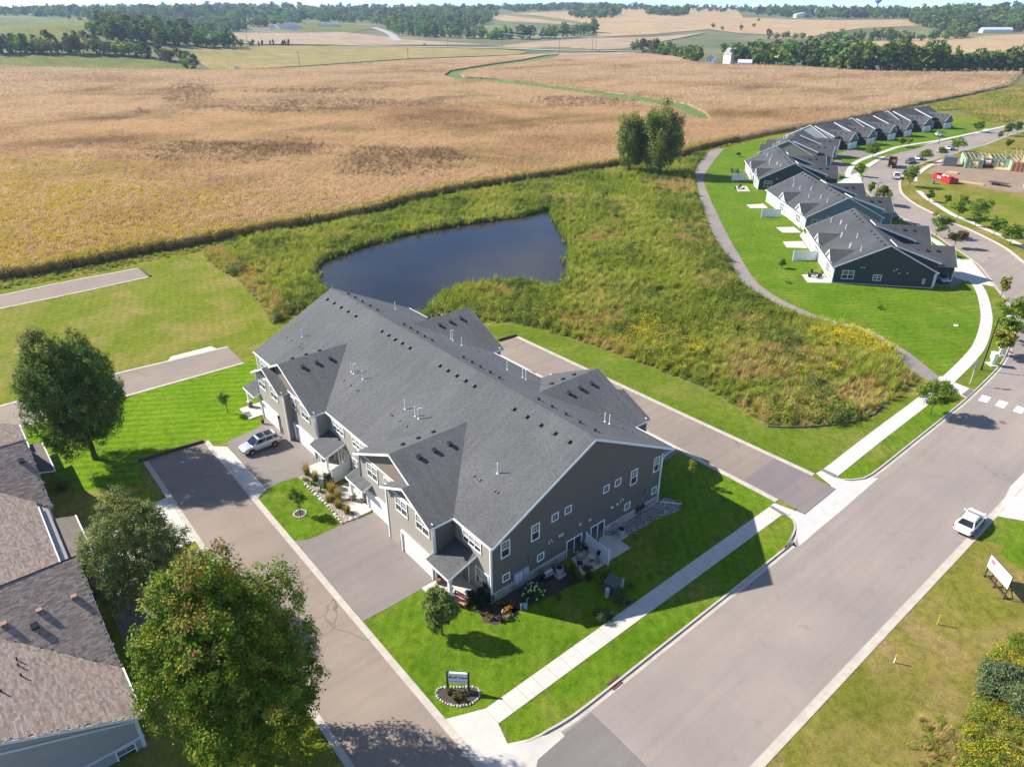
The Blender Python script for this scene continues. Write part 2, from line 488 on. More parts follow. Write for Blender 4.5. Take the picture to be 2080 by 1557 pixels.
class MB:
    """collects simple solids and links them as one mesh"""
    def __init__(s):
        s.v = []; s.f = []; s.m = []; s.uv = {}
    def add(s, V, F, mi=0, uv=None):
        b = len(s.v); s.v += [tuple(map(float, p)) for p in V]
        for i, f in enumerate(F):
            if uv is not None and uv[i] is not None: s.uv[len(s.f)] = uv[i]
            s.f.append(tuple(b + j for j in f)); s.m.append(mi)
        return s
    def box(s, c, d, rz=0.0, mi=0, ry=0.0, rx=0.0):
        M = Matrix.Rotation(rz, 3, 'Z') @ Matrix.Rotation(ry, 3, 'Y') @ Matrix.Rotation(rx, 3, 'X')
        V = []
        for z in (-.5, .5):
            for x, y in ((-.5, -.5), (.5, -.5), (.5, .5), (-.5, .5)):
                p = M @ Vector((x * d[0], y * d[1], z * d[2])); V.append((p.x + c[0], p.y + c[1], p.z + c[2]))
        return s.add(V, [(3, 2, 1, 0), (4, 5, 6, 7), (0, 1, 5, 4), (1, 2, 6, 5), (2, 3, 7, 6), (3, 0, 4, 7)], mi)
    def prism(s, pts, z0, z1, mi=0):
        n = len(pts)
        a = sum(pts[i][0] * pts[(i + 1) % n][1] - pts[(i + 1) % n][0] * pts[i][1] for i in range(n))
        if a < 0: pts = list(pts)[::-1]
        V = [(p[0], p[1], z0) for p in pts] + [(p[0], p[1], z1) for p in pts]
        F = [tuple(range(n - 1, -1, -1)), tuple(range(n, 2 * n))] + [(i, (i + 1) % n, n + (i + 1) % n, n + i) for i in range(n)]
        return s.add(V, F, mi)
    def extr(s, pts3, vec, mi=0):
        """extrude a flat 3d polygon along vec"""
        n = len(pts3); v = np.asarray(vec, float)
        A = [np.asarray(p, float) for p in pts3]; B = [p + v for p in A]
        nn = sum((np.cross(A[i], A[(i + 1) % n]) for i in range(n)), np.zeros(3))
        if nn @ v > 0: A, B = A[::-1], B[::-1]
        F = [tuple(range(n)), tuple(range(2 * n - 1, n - 1, -1))] + [(i, n + i, n + (i + 1) % n, (i + 1) % n) for i in range(n)]
        return s.add(A + B, F, mi)
    def roof(s, pts3, thick=.16, mi=0, side=1):
        """sloping slab; pts3 on its upper face, uv in metres along and up the slope"""
        A = [np.asarray(p, float) for p in pts3]; n = len(A)
        nn = sum((np.cross(A[i] - A[0], A[(i + 1) % n] - A[0]) for i in range(n)), np.zeros(3)); nn /= np.linalg.norm(nn)
        if nn[2] < 0: A = A[::-1]; nn = -nn
        B = [p - nn * thick for p in A]
        up = Z_ - nn * nn[2]; up /= np.linalg.norm(up); al = np.cross(up, nn)
        off = 20 * abs(al[0]) + 7 * abs(al[1])
        uv = [[((p @ al) + off, p @ up) for p in A]]
        F = [tuple(range(n))]
        s.add(A, F, mi, uv)
        F2 = [tuple(range(2 * n - 1, n - 1, -1))] + [(i, n + i, n + (i + 1) % n, (i + 1) % n) for i in range(n)]
        return s.add(A + B, F2, side)
    def tube(s, pts, rad, n=8, mi=0, cap=True):
        pts = [Vector([float(q) for q in p]) for p in pts]
        rs = rad if isinstance(rad, (list, tuple)) else [rad] * len(pts)
        V = []; F = []
        for i, p in enumerate(pts):
            d = (pts[min(i + 1, len(pts) - 1)] - pts[max(i - 1, 0)]).normalized()
            a = d.orthogonal().normalized() if abs(d.z) < .99 else Vector((1, 0, 0)); a = (a - d * a.dot(d)).normalized(); b = d.cross(a)
            for k in range(n):
                t = 2 * PI * k / n; q = p + (a * math.cos(t) + b * math.sin(t)) * rs[i]; V.append(tuple(q))
        for i in range(len(pts) - 1):
            for k in range(n):
                F.append((i * n + k, i * n + (k + 1) % n, (i + 1) * n + (k + 1) % n, (i + 1) * n + k))
        if cap:
            F.append(tuple(range(n - 1, -1, -1))); F.append(tuple(range((len(pts) - 1) * n, len(pts) * n)))
        return s.add(V, F, mi)
    def cyl(s, c, r, h, n=16, mi=0, r2=None):
        return s.tube([c, (c[0], c[1], c[2] + h)], [r, r if r2 is None else r2], n, mi)
    def blob(s, c, r, n=6, mi=0, jit=.15, seed=0):
        rg = np.random.default_rng(seed); V = [(c[0], c[1], c[2] + r[2])]; F = []
        rings = 3
        for i in range(1, rings + 1):
            ph = PI * i / (rings + 1)
            for k in range(n):
                t = 2 * PI * k / n + .3 * i; q = 1 + rg.uniform(-jit, jit)
                V.append((c[0] + r[0] * math.sin(ph) * math.cos(t) * q, c[1] + r[1] * math.sin(ph) * math.sin(t) * q, c[2] + r[2] * math.cos(ph) * q))
        V.append((c[0], c[1], c[2] - r[2]))
        for k in range(n):
            F.append((0, 1 + k, 1 + (k + 1) % n))
            for i in range(rings - 1):
                a = 1 + i * n; F.append((a + k, a + n + k, a + n + (k + 1) % n, a + (k + 1) % n))
            a = 1 + (rings - 1) * n; F.append((a + k, len(V) - 1, a + (k + 1) % n))
        return s.add(V, F, mi)
    def mesh(s, name, mats, smooth=False, bevel=0.0):
        me = bpy.data.meshes.new(name)
        me.from_pydata(s.v, [], s.f)
        for m in (mats if isinstance(mats, (list, tuple)) else [mats]): me.materials.append(m)
        me.polygons.foreach_set('material_index', np.asarray(s.m, np.int32))
        if smooth: me.polygons.foreach_set('use_smooth', np.ones(len(s.f), bool))
        if s.uv:
            ul = me.uv_layers.new(name='UVMap')
            for fi, uv in s.uv.items():
                st = me.polygons[fi].loop_start
                for j, q in enumerate(uv): ul.data[st + j].uv = q
        me.update()
        return me
    def build(s, name, mats, parent=None, loc=(0, 0, 0), rz=0.0, smooth=False):
        return link_mesh(name, s.mesh(name, mats, smooth), parent, loc, rz)

def thing_mesh(name, mb, mats, label, cat, group=None, loc=(0, 0, 0), rz=0.0, smooth=False):
    return tag(mb.build(name, mats, None, loc, rz, smooth), label, cat, group)

def smooth_line(pts, step=1.0):
    """Catmull-Rom curve through the points, resampled"""
    p = [np.asarray(q, float)[:2] for q in pts]
    p = [2 * p[0] - p[1]] + p + [2 * p[-1] - p[-2]]
    out = []
    for i in range(1, len(p) - 2):
        for t in np.linspace(0, 1, 24, endpoint=False):
            a, b, c, d = p[i - 1], p[i], p[i + 1], p[i + 2]
            out.append(.5 * ((2 * b) + (-a + c) * t + (2 * a - 5 * b + 4 * c - d) * t * t + (-a + 3 * b - 3 * c + d) * t ** 3))
    out.append(p[-2]); out = np.array(out)
    s = np.r_[0, np.cumsum(np.linalg.norm(np.diff(out, axis=0), axis=1))]
    n = max(2, int(round(s[-1] / step)) + 1); q = np.linspace(0, s[-1], n)
    return np.c_[np.interp(q, s, out[:, 0]), np.interp(q, s, out[:, 1])]

def resample(pts, step):
    out = np.asarray(pts, float)
    s = np.r_[0, np.cumsum(np.linalg.norm(np.diff(out, axis=0), axis=1))]
    n = max(2, int(round(s[-1] / step)) + 1); q = np.linspace(0, s[-1], n)
    return np.c_[np.interp(q, s, out[:, 0]), np.interp(q, s, out[:, 1])]

def offset(line, d):
    """shift a polyline to its left by d"""
    line = np.asarray(line, float)
    t = np.gradient(line, axis=0); t /= np.linalg.norm(t, axis=1)[:, None]
    return line + np.c_[-t[:, 1], t[:, 0]] * d

def inside(poly, X, Y):
    p = np.asarray(poly, float); r = np.zeros(len(X), bool); j = len(p) - 1
    for i in range(len(p)):
        xi, yi, xj, yj = p[i][0], p[i][1], p[j][0], p[j][1]
        c = ((yi > Y) != (yj > Y)) & (X < (xj - xi) * (Y - yi) / (yj - yi + 1e-12) + xi)
        r ^= c; j = i
    return r

def sheet(name, pts, z, mat, skirt=.25, holes=(), grid=None, zfun=None, label=None, kind='structure', jitter=0.0):
    """level (or land-following) sheet with the outline pts, with short side walls down"""
    loops = [[tuple(map(float, p[:2])) for p in pts]] + [[tuple(map(float, p[:2])) for p in h] for h in holes]
    V = []; E = []
    for lp in loops:
        b = len(V); V += lp; E += [(b + i, b + (i + 1) % len(lp)) for i in range(len(lp))]
    nb = len(V)
    if grid:
        a = np.array(loops[0]); x0, y0 = a.min(0); x1, y1 = a.max(0)
        gx, gy = np.meshgrid(np.arange(x0, x1, grid), np.arange(y0, y1, grid)); gx = gx.ravel(); gy = gy.ravel()
        if jitter:
            gx = gx + RNG.uniform(-jitter, jitter, gx.shape); gy = gy + RNG.uniform(-jitter, jitter, gy.shape)
        ok = inside(loops[0], gx, gy)
        for h in loops[1:]: ok &= ~inside(h, gx, gy)
        V += list(zip(gx[ok], gy[ok]))
    r = delaunay_2d_cdt([Vector(v) for v in V], E, [], 1, 1e-4)
    vv = np.array([(q.x, q.y) for q in r[0]])
    if holes:
        F = []
        for f in r[2]:
            c = vv[list(f)].mean(0)
            if inside(loops[0], c[:1], c[1:])[0] and not any(inside(h, c[:1], c[1:])[0] for h in loops[1:]): F.append(f)
    else:
        F = list(r[2])
    zz = (zfun(vv[:, 0], vv[:, 1]) + z) if zfun is not None else np.full(len(vv), float(z))
    verts = [(a[0], a[1], q) for a, q in zip(vv, zz)]
    faces = []
    for f in F:
        f = list(f); a = vv[f]
        if sum(a[i][0] * a[(i + 1) % len(f)][1] - a[(i + 1) % len(f)][0] * a[i][1] for i in range(len(f))) < 0: f = f[::-1]
        faces.append(tuple(f))
    if skirt:
        cnt = {}
        for f in faces:
            for i in range(len(f)):
                e = (f[i], f[(i + 1) % len(f)]); cnt[e] = 1
        for (a, b) in list(cnt):
            if (b, a) not in cnt:
                k = len(verts); verts += [(verts[a][0], verts[a][1], verts[a][2] - skirt), (verts[b][0], verts[b][1], verts[b][2] - skirt)]
                faces.append((b, a, k, k + 1))
    me = bpy.data.meshes.new(name); me.from_pydata(verts, [], faces); me.materials.append(mat); me.update()
    o = link_mesh(name, me)
    o['kind'] = kind
    if label: o['label'] = label
    return o

def ribbon(parent, name, left, right, z0, z1, mat, seg, gap=.015, label=None):
    """slabs laid one after another between two edge lines of equal point count"""
    L = np.asarray(left, float); Rr = np.asarray(right, float)
    s = np.r_[0, np.cumsum(np.linalg.norm(np.diff((L + Rr) / 2, axis=0), axis=1))]
    n = max(1, int(round(s[-1] / seg)))
    def at(A, q): return np.array([np.interp(q, s, A[:, 0]), np.interp(q, s, A[:, 1])])
    for i in range(n):
        a = s[-1] * i / n + gap / 2; b = s[-1] * (i + 1) / n - gap / 2
        qs = np.r_[a, s[(s > a + .02) & (s < b - .02)], b]
        pl = [at(L, q) for q in qs]; pr = [at(Rr, q) for q in qs]
        mb = MB().prism(pl + pr[::-1], z0, z1 + (RNG.uniform(-.006, .006)))
        mb.build(name, mat, parent)

def slab_line(name, left, right, z, mat, seg, part='slab', label=None, depth=.12, gap=.03):
    e = empty(name, (0, 0, 0)); e['kind'] = 'structure'
    if label: e['label'] = label
    L = np.asarray(left, float); Rr = np.asarray(right, float)
    bed = MB().prism([tuple(p) for p in offset(L, 0)] + [tuple(p) for p in Rr[::-1]], z - depth - .05, z - .02)
    bed.build('bedding', MT['joint'], e)
    ribbon(e, part, left, right, z - depth, z, mat, seg, gap)
    return e

def kerb_line(name, line, gutter_side, z_road=-.1, gut=.42, top=.17, seg=3.0, label=None, mat='kerb'):
    """line = back edge of the kerb; gutter_side +1: gutter to the left of the line"""
    e = empty(name, (0, 0, 0)); e['kind'] = 'structure'
    if label: e['label'] = label
    g = gutter_side; line = np.asarray(line, float)
    k = offset(line, g * top); o = offset(line, g * (top + gut))
    if g > 0: ribbon(e, 'kerb_stone', k, line, z_road - .1, .03, MT[mat], seg, .012); ribbon(e, 'gutter_slab', o, k, z_road - .1, z_road + .012, MT[mat], seg, .012)
    else: ribbon(e, 'kerb_stone', line, k, z_road - .1, .03, MT[mat], seg, .012); ribbon(e, 'gutter_slab', k, o, z_road - .1, z_road + .012, MT[mat], seg, .012)
    return e

# ------------------------------------------------------------------ scattering of uncountable plants
def scatter(name, pts, rot, scl, variants, idx, label, parent=None):
    """one object whose geometry nodes put a plant on each of its points"""
    pts = np.asarray(pts, np.float32)
    me = bpy.data.meshes.new(name)
    me.vertices.add(len(pts)); me.vertices.foreach_set('co', pts.ravel())
    a = me.attributes.new('rot', 'FLOAT_VECTOR', 'POINT'); a.data.foreach_set('vector', np.asarray(rot, np.float32).ravel())
    a = me.attributes.new('scl', 'FLOAT_VECTOR', 'POINT'); a.data.foreach_set('vector', np.asarray(scl, np.float32).ravel())
    a = me.attributes.new('idx', 'INT', 'POINT'); a.data.foreach_set('value', np.asarray(idx, np.int32))
    me.update()
    o = link_mesh(name, me, parent)
    tag(o, label, None, None, 'stuff')
    c = bpy.data.collections.new(name + '_plants')
    for i, vm in enumerate(variants):
        so = bpy.data.objects.new('%s_plant_%02d' % (name, i), vm); c.objects.link(so)
    ng = bpy.data.node_groups.new(name + '_nodes', 'GeometryNodeTree')
    ng.interface.new_socket('Geometry', in_out='INPUT', socket_type='NodeSocketGeometry')
    ng.interface.new_socket('Geometry', in_out='OUTPUT', socket_type='NodeSocketGeometry')
    gi = ng.nodes.new('NodeGroupInput'); go = ng.nodes.new('NodeGroupOutput')
    ci = ng.nodes.new('GeometryNodeCollectionInfo'); ci.inputs['Collection'].default_value = c
    ci.inputs['Separate Children'].default_value = True; ci.inputs['Reset Children'].default_value = True
    ip = ng.nodes.new('GeometryNodeInstanceOnPoints'); ip.inputs['Pick Instance'].default_value = True
    def attr(nm, t):
        n = ng.nodes.new('GeometryNodeInputNamedAttribute'); n.data_type = t; n.inputs['Name'].default_value = nm
        return [q for q in n.outputs if q.enabled and q.name == 'Attribute'][0]
    ng.links.new(gi.outputs[0], ip.inputs['Points']); ng.links.new(ci.outputs[0], ip.inputs['Instance'])
    ng.links.new(attr('idx', 'INT'), ip.inputs['Instance Index'])
    e2r = ng.nodes.new('FunctionNodeEulerToRotation'); ng.links.new(attr('rot', 'FLOAT_VECTOR'), e2r.inputs[0])
    ng.links.new(e2r.outputs[0], ip.inputs['Rotation'])
    ng.links.new(attr('scl', 'FLOAT_VECTOR'), ip.inputs['Scale'])
    ng.links.new(ip.outputs[0], go.inputs[0])
    md = o.modifiers.new('plants', 'NODES'); md.node_group = ng
    return o

def in_poly_points(poly, dens, rng, holes=(), maxr=None):
    p = np.asarray(poly, float); x0, y0 = p.min(0); x1, y1 = p.max(0)
    n = int((x1 - x0) * (y1 - y0) * dens)
    X = rng.uniform(x0, x1, n); Y = rng.uniform(y0, y1, n)
    ok = inside(p, X, Y)
    for h in holes: ok &= ~inside(h, X, Y)
    if maxr: ok &= np.hypot(X, Y) < maxr
    return X[ok], Y[ok]

def blades(n, spread, h, w, lean, rng, segs=2, tint=None, curve=.4):
    """n bent blades in a tuft -> V, Q, tint"""
    V = []; Q = []; Tn = []
    for i in range(n):
        a = rng.uniform(0, 2 * PI); r = spread * math.sqrt(rng.uniform(0, 1)); bx, by = r * math.cos(a), r * math.sin(a)
        d = rng.uniform(0, 2 * PI); hh = h * rng.uniform(.6, 1.15); ln = lean * rng.uniform(.3, 1.2); ww = w * rng.uniform(.7, 1.3)
        sx, sy = -math.sin(d) * ww, math.cos(d) * ww; b = len(V)
        for k in range(segs + 1):
            t = k / segs; ox = math.cos(d) * ln * hh * t ** 1.8; oy = math.sin(d) * ln * hh * t ** 1.8; z = hh * (t - curve * ln * t * t * .5)
            q = 1 - .85 * t ** 1.5
            V += [(bx + ox - sx * q, by + oy - sy * q, z), (bx + ox + sx * q, by + oy + sy * q, z)]
        c = rng.uniform(.7, 1.3)
        for k in range(segs):
            Q.append((b + 2 * k, b + 2 * k + 1, b + 2 * k + 3, b + 2 * k + 2)); Tn.append([c] * 3)
    return V, Q, Tn

def leaf_quads(C, nrm, size, rng, fold=.25, aspect=.62):
    """one small folded leaf at each centre"""
    n = len(C); a = rng.normal(size=(n, 3)); a -= nrm * (a * nrm).sum(1)[:, None]; a /= np.linalg.norm(a, axis=1)[:, None] + 1e-9
    b = np.cross(nrm, a); s = size * rng.uniform(.7, 1.3, n)[:, None]
    V = np.stack([C - a * s * .5, C - b * s * aspect * .5 + nrm * s * fold * .5, C + a * s * .5, C + b * s * aspect * .5 + nrm * s * fold * .5], 1).reshape(-1, 3)
    return V, np.arange(4 * n).reshape(n, 4)
# ------------------------------------------------------------------ ground
def polar_ground():
    rr = np.r_[0.0, 30, 80, 200, 400, 600, np.arange(660, 3300, 40), np.arange(3300, 4300, 400)]
    na = 220
    az = np.linspace(0, 2 * PI, na, endpoint=False)
    V = [(0, 0, -.2)]
    for r in rr[1:]:
        x = r * np.sin(az); y = r * np.cos(az); z = T(x, y) - .2
        V += list(zip(x, y, z))
    Q = []; Tr = []
    for k in range(na): Tr.append((0, 1 + (k + 1) % na, 1 + k))
    for i in range(len(rr) - 2):
        b = 1 + i * na
        for k in range(na): Tr.append((b + k, b + (k + 1) % na, b + na + (k + 1) % na, b + na + k))
    me = bpy.data.meshes.new('ground'); me.from_pydata(V, [], Tr)
    m, nt, b, out = new_mat('countryside'); v = wpos(nt)
    f = maprange(nt, noise(nt, v, .004, 4, .6), .4, .6)
    col = mixc(nt, f, (.075, .095, .022), (.16, .145, .05))
    f2 = maprange(nt, noise(nt, v, .05, 5, .7), .3, .7, .75, 1.25)
    nt.links.new(mixc(nt, 1.0, col, gray(nt, f2), 'MULTIPLY'), b.inputs['Base Color']); b.inputs['Roughness'].default_value = .95
    me.materials.append(m); me.update()
    o = link_mesh('ground', me); o['kind'] = 'structure'; o['label'] = 'rolling farmland reaching to the horizon'
polar_ground()

# street edges (back of kerb), near to far
Y_WALK_L, Y_WALK_R, Y_KERB_L, Y_KERB_R = 28.36, 26.78, 23.85, 12.42
K1 = GP([(1031.5, 1509.3), (1060, 1505), (1084.7, 1496), (1107, 1483)]) + [(26.5, Y_KERB_L), (36, Y_KERB_L), (48, Y_KERB_L), (56, Y_KERB_L)] + GP([(1592.7, 1116.8), (1609.5, 1083), (1613, 1066), (1607, 1051.7), (1597.5, 1045.7)])
K2 = GP([(1701, 971.8), (1737, 972), (1761, 966), (1797.4, 939.7), (1855.5, 893.5), (1945.4, 821.5), (1981.4, 789.4), (2018.7, 752.6), (2035.6, 731), (2046.4, 708), (2054, 688), (2055, 663), (2050, 635), (2040, 610), (2018.7, 581.6), (1994, 548), (1972, 527.3), (1923, 494.6), (1890, 471.7), (1840, 446), (1805, 429), (1779, 409.6), (1760, 390), (1748, 371.7), (1752.8, 354.8), (1765, 339), (1780.6, 326), (1812, 313), (1860, 303), (1893, 291), (1935, 281), (1980, 270), (2022, 262), (2060, 252)])
K1s = smooth_line(K1, .8); K2s = smooth_line(K2, 1.5)
far_R = GP([(2080, 530), (2040, 500), (1970, 465), (1932.5, 451), (1900, 433.8), (1861, 413.8), (1836, 393.8), (1830.5, 378), (1833, 362), (1854, 341), (1892, 326), (1928, 315.6), (1970, 303), (2003.5, 294), (2042, 278.7), (2080, 266), (2110, 259)])
KR = [(-60, Y_KERB_R), (-20, Y_KERB_R), (20, Y_KERB_R), (50, Y_KERB_R), (80, 12.42), (97, 12.6), (113, 13.3), (129, 16.2), (143, 21), (156, 28.6), (165.5, 34.8)] + far_R
KRs = smooth_line(KR, 1.5)
SLINE = [(-60, Y_KERB_L), (8, Y_KERB_L)] + [tuple(p) for p in K1s] + [tuple(p) for p in K2s]

POND = GP([(636, 552), (648, 532), (690, 517), (740, 499), (790, 485), (850, 470), (930, 457), (1000, 447), (1060, 438), (1102, 426), (1118, 426), (1125, 447), (1144, 468), (1156, 500), (1153, 548), (1146, 580), (1110, 584), (1060, 577), (1000, 575), (950, 582), (905, 600), (885, 622), (860, 640), (800, 648), (720, 628), (672, 606), (650, 585)])
POND = [tuple(p) for p in smooth_line(POND + POND[:1], 2.0)[:-1]]

def ground_sheets():
    west = [tuple(p) for p in SLINE] + [(440, 190), (300, 330), (60, 520), (-140, 380), (-140, -40), (-60, -40)]
    west = [(-60, Y_KERB_L)] + [(8, Y_KERB_L)] + [tuple(p) for p in K1s] + [tuple(p) for p in K2s] + [(460, 215), (330, 360), (60, 560), (-160, 420), (-160, Y_KERB_L)]
    sheet('field_margin', west, 0, MT['rough'], .3, holes=[POND], label='rough grass between the houses and the corn field')
    east = [tuple(p) for p in KRs[::-1]] + [(-60, -40), (120, -60), (560, -60), (560, 150)]
    sheet('east_verge', east, 0, MT['dry'], .3, label='dry grass on the right side of the street')
    st = [(-60, Y_KERB_L - .02), (8, Y_KERB_L - .02)] + [tuple(p) for p in offset(K1s, -.02)] + [tuple(p) for p in offset(K2s, -.02)] + [tuple(p) for p in KRs[::-1]]
    sheet('street', st, -.1, MT['asphalt'], 0, label='wide grey asphalt street curving away to the right')
    # meadow soil around the pond
    mead = MEADOW
    sheet('meadow_ground', mead, .012, MT['soil'], 0, holes=[POND], label='bare soil under the wild meadow')
    m, nt, b, out = new_mat('pond_water'); v = wpos(nt)
    nt.links.new(mixc(nt, maprange(nt, noise(nt, v, .05, 3), .3, .7), (.020, .021, .021), (.032, .031, .028)), b.inputs['Base Color'])
    b.inputs['Roughness'].default_value = .07; b.inputs['IOR'].default_value = 1.333; b.inputs['Specular IOR Level'].default_value = .30
    bump(nt, b, noise(nt, scaled(nt, v, (1.4, 2.6, 1), .5), 1.0, 3), .25, .05)
    o = sheet('pond_water', [tuple(p) for p in POND], -.12, m, 0, label='dark still pond water'); 
    # lawns
    sheet('front_lawn', [(18.3, 28.36), (60.1, 28.36), (60.1, 60), (50.2, 60), (50.2, 36.5), (28.4, 36.5), (28.4, 44), (18.3, 44)], .012, MT['lawn'], 0, label='bright mown lawn on the street corner')
    v1 = [(24.2, Y_WALK_R)] + GP([(1014.5, 1468)]) + [tuple(p) for p in K1s] + [(60.4, Y_WALK_R)]
    sheet('verge_lawn', v1, .012, MT['lawn'], 0, label='mown verge between sidewalk and kerb')
    isl = GP([D1(650, 705), D1(740, 590), D1(860, 520), D1(1060, 460), D1(1150, 540), D1(1400, 780), D1(1530, 960), D1(1300, 1065), D1(1180, 1115), D1(1020, 1130)])
    sheet('island_lawn', isl, .05, MT['lawn'], .06, label='bright lawn between the two front driveways')
    sheet('striped_lawn', GP([(40, 868), (243, 809), (497, 738), (530, 716), (560, 725), (545, 800), (523, 868), (496, 882), (425, 906), (412, 897), (276, 944), (300, 985), (150, 1000), (95, 940), (60, 900)]), .012, MT['lawn_stripe'], 0, label='bright lawn with diagonal mowing stripes')
    sheet('rear_lawn', GP([(960, 668), (1054, 657), (1131, 681), (1208, 706), (1272, 730), (1324, 750), (1400, 777), (1450, 801), (1500, 831), (1545, 860), (1600, 871), (1700, 866), (1760, 855), (1800, 835), (1840, 800), (1872, 804), (1850, 820), (1660, 966), (1050, 690)]), .014, MT['verge'], 0, label='mown grass between rear alley and meadow')
    sheet('far_verge', GP([(1868, 815), (1945, 821.5), (1855, 893.5), (1797, 939.7), (1761, 966), (1737, 972), (1701, 971.8), (1712, 955)]), .012, MT['lawn'], 0, label='mown verge past the rear alley')
    sheet('far_verge', GP([(1940, 776), (1981, 789), (2018.7, 752.6), (2035.6, 731), (2046.4, 708), (2054, 688), (2055, 663), (2050, 635), (2024, 590), (1996, 578), (2010, 620), (2012, 650), (2006, 690), (1988, 724)]), .012, MT['verge'], 0, label='verge with the lamp post and street trees')
    sheet('villa_lawn', GP([(1470, 303), (1449, 328), (1429, 361), (1442.5, 403), (1475, 472), (1504.6, 524), (1537, 573), (1583, 606), (1661.5, 642), (1759.6, 668), (1806.7, 693), (1850, 719), (1907, 765), (1937, 775), (1988, 722), (2009, 679), (2013, 640), (2009, 614), (1992, 577), (1972, 529), (1923, 497), (1890, 474), (1805, 432), (1762, 395), (1750, 372), (1754, 355), (1766, 340), (1782, 327), (1812, 314), (1893, 292), (2020, 263), (1965, 250), (1900, 255), (1700, 275), (1600, 282), (1545, 286), (1500, 296)]), .012, MT['lawn_far'], 0, label='bright lawn around the villas')
    sheet('verge_lawn', GP([F5(560, 640), F5(800, 375), F5(1112, 430), F5(1112, 980), F5(960, 900), F5(850, 790), F5(880, 700)]), .012, MT['lawn'], 0, label='greener patch of grass behind the parked sedan')
    sheet('building_lot', GP([(1880, 350), (1895, 341), (1932, 324), (1990, 318), (2140, 320), (2140, 388), (2060, 392), (1990, 380), (1930, 366)]), .014, MT['dirt'], 0, label='bare dirt of the building site')
    sheet('lot_grass', GP([(1858, 360), (1880, 372), (1930, 384), (1990, 392), (2100, 402), (2130, 520), (2080, 512), (2000, 470), (1930, 440), (1880, 405), (1866, 385)]), .012, MT['rough'], 0, label='grass lot behind the far sidewalk')

corn_edge = [(0, 569), (81, 558), (189, 537), (270, 520), (378, 503), (459, 486), (560, 467), (700, 445), (800, 420), (900, 394), (1000, 377), (1100, 362), (1180, 349), (1250, 338), (1300, 330), (1380, 319), (1440, 300), (1500, 287), (1560, 274), (1650, 258), (1720, 245), (1800, 228), (1890, 208), (1960, 196), (2050, 176), (2072, 171)]
corn_back = [(2064, 166), (1990, 161), (1900, 156), (1780, 147), (1600, 137), (1450, 133), (1400, 123), (1382, 113), (1290, 111), (1200, 109), (1120, 113), (1075, 114), (1000, 118), (830, 126), (600, 143), (400, 152), (200, 159), (0, 161), (-120, 161)]
CORN = GP([(-120, 592)] + corn_edge + corn_back)
WATERWAY = GP([(1112, 114), (1138, 113), (1120, 122), (1060, 131), (990, 141), (947, 149), (936, 155), (944, 159.5), (1010, 163), (1110, 174), (1210, 187), (1310, 199), (1395, 214), (1432, 232), (1444, 248), (1425, 253), (1395, 240), (1368, 225), (1300, 212), (1200, 197), (1100, 184), (1000, 172), (925, 166), (902, 156), (915, 147), (990, 134), (1060, 124)])
MEADOW = GP([(412, 507), (459, 494), (560, 474), (700, 452), (800, 428), (900, 401), (1000, 383), (1100, 368), (1180, 354), (1250, 343), (1300, 336), (1380, 325), (1440, 306), (1500, 293), (1530, 288), (1470, 296), (1438, 309), (1412, 345), (1411, 370), (1424, 416), (1450, 482), (1483, 534), (1506, 578), (1562, 611), (1627, 644), (1709, 667), (1790, 697), (1832, 741), (1866, 772), (1838, 797), (1795, 832), (1755, 852), (1700, 863), (1600, 868), (1560, 866), (1545, 857), (1500, 829), (1450, 799), (1400, 775), (1324, 748), (1272, 727), (1208, 704), (1131, 679), (1054, 655), (985, 655), (900, 660), (700, 650), (600, 640), (560, 655), (520, 610), (480, 565), (440, 545), (418, 524)])
ground_sheets()

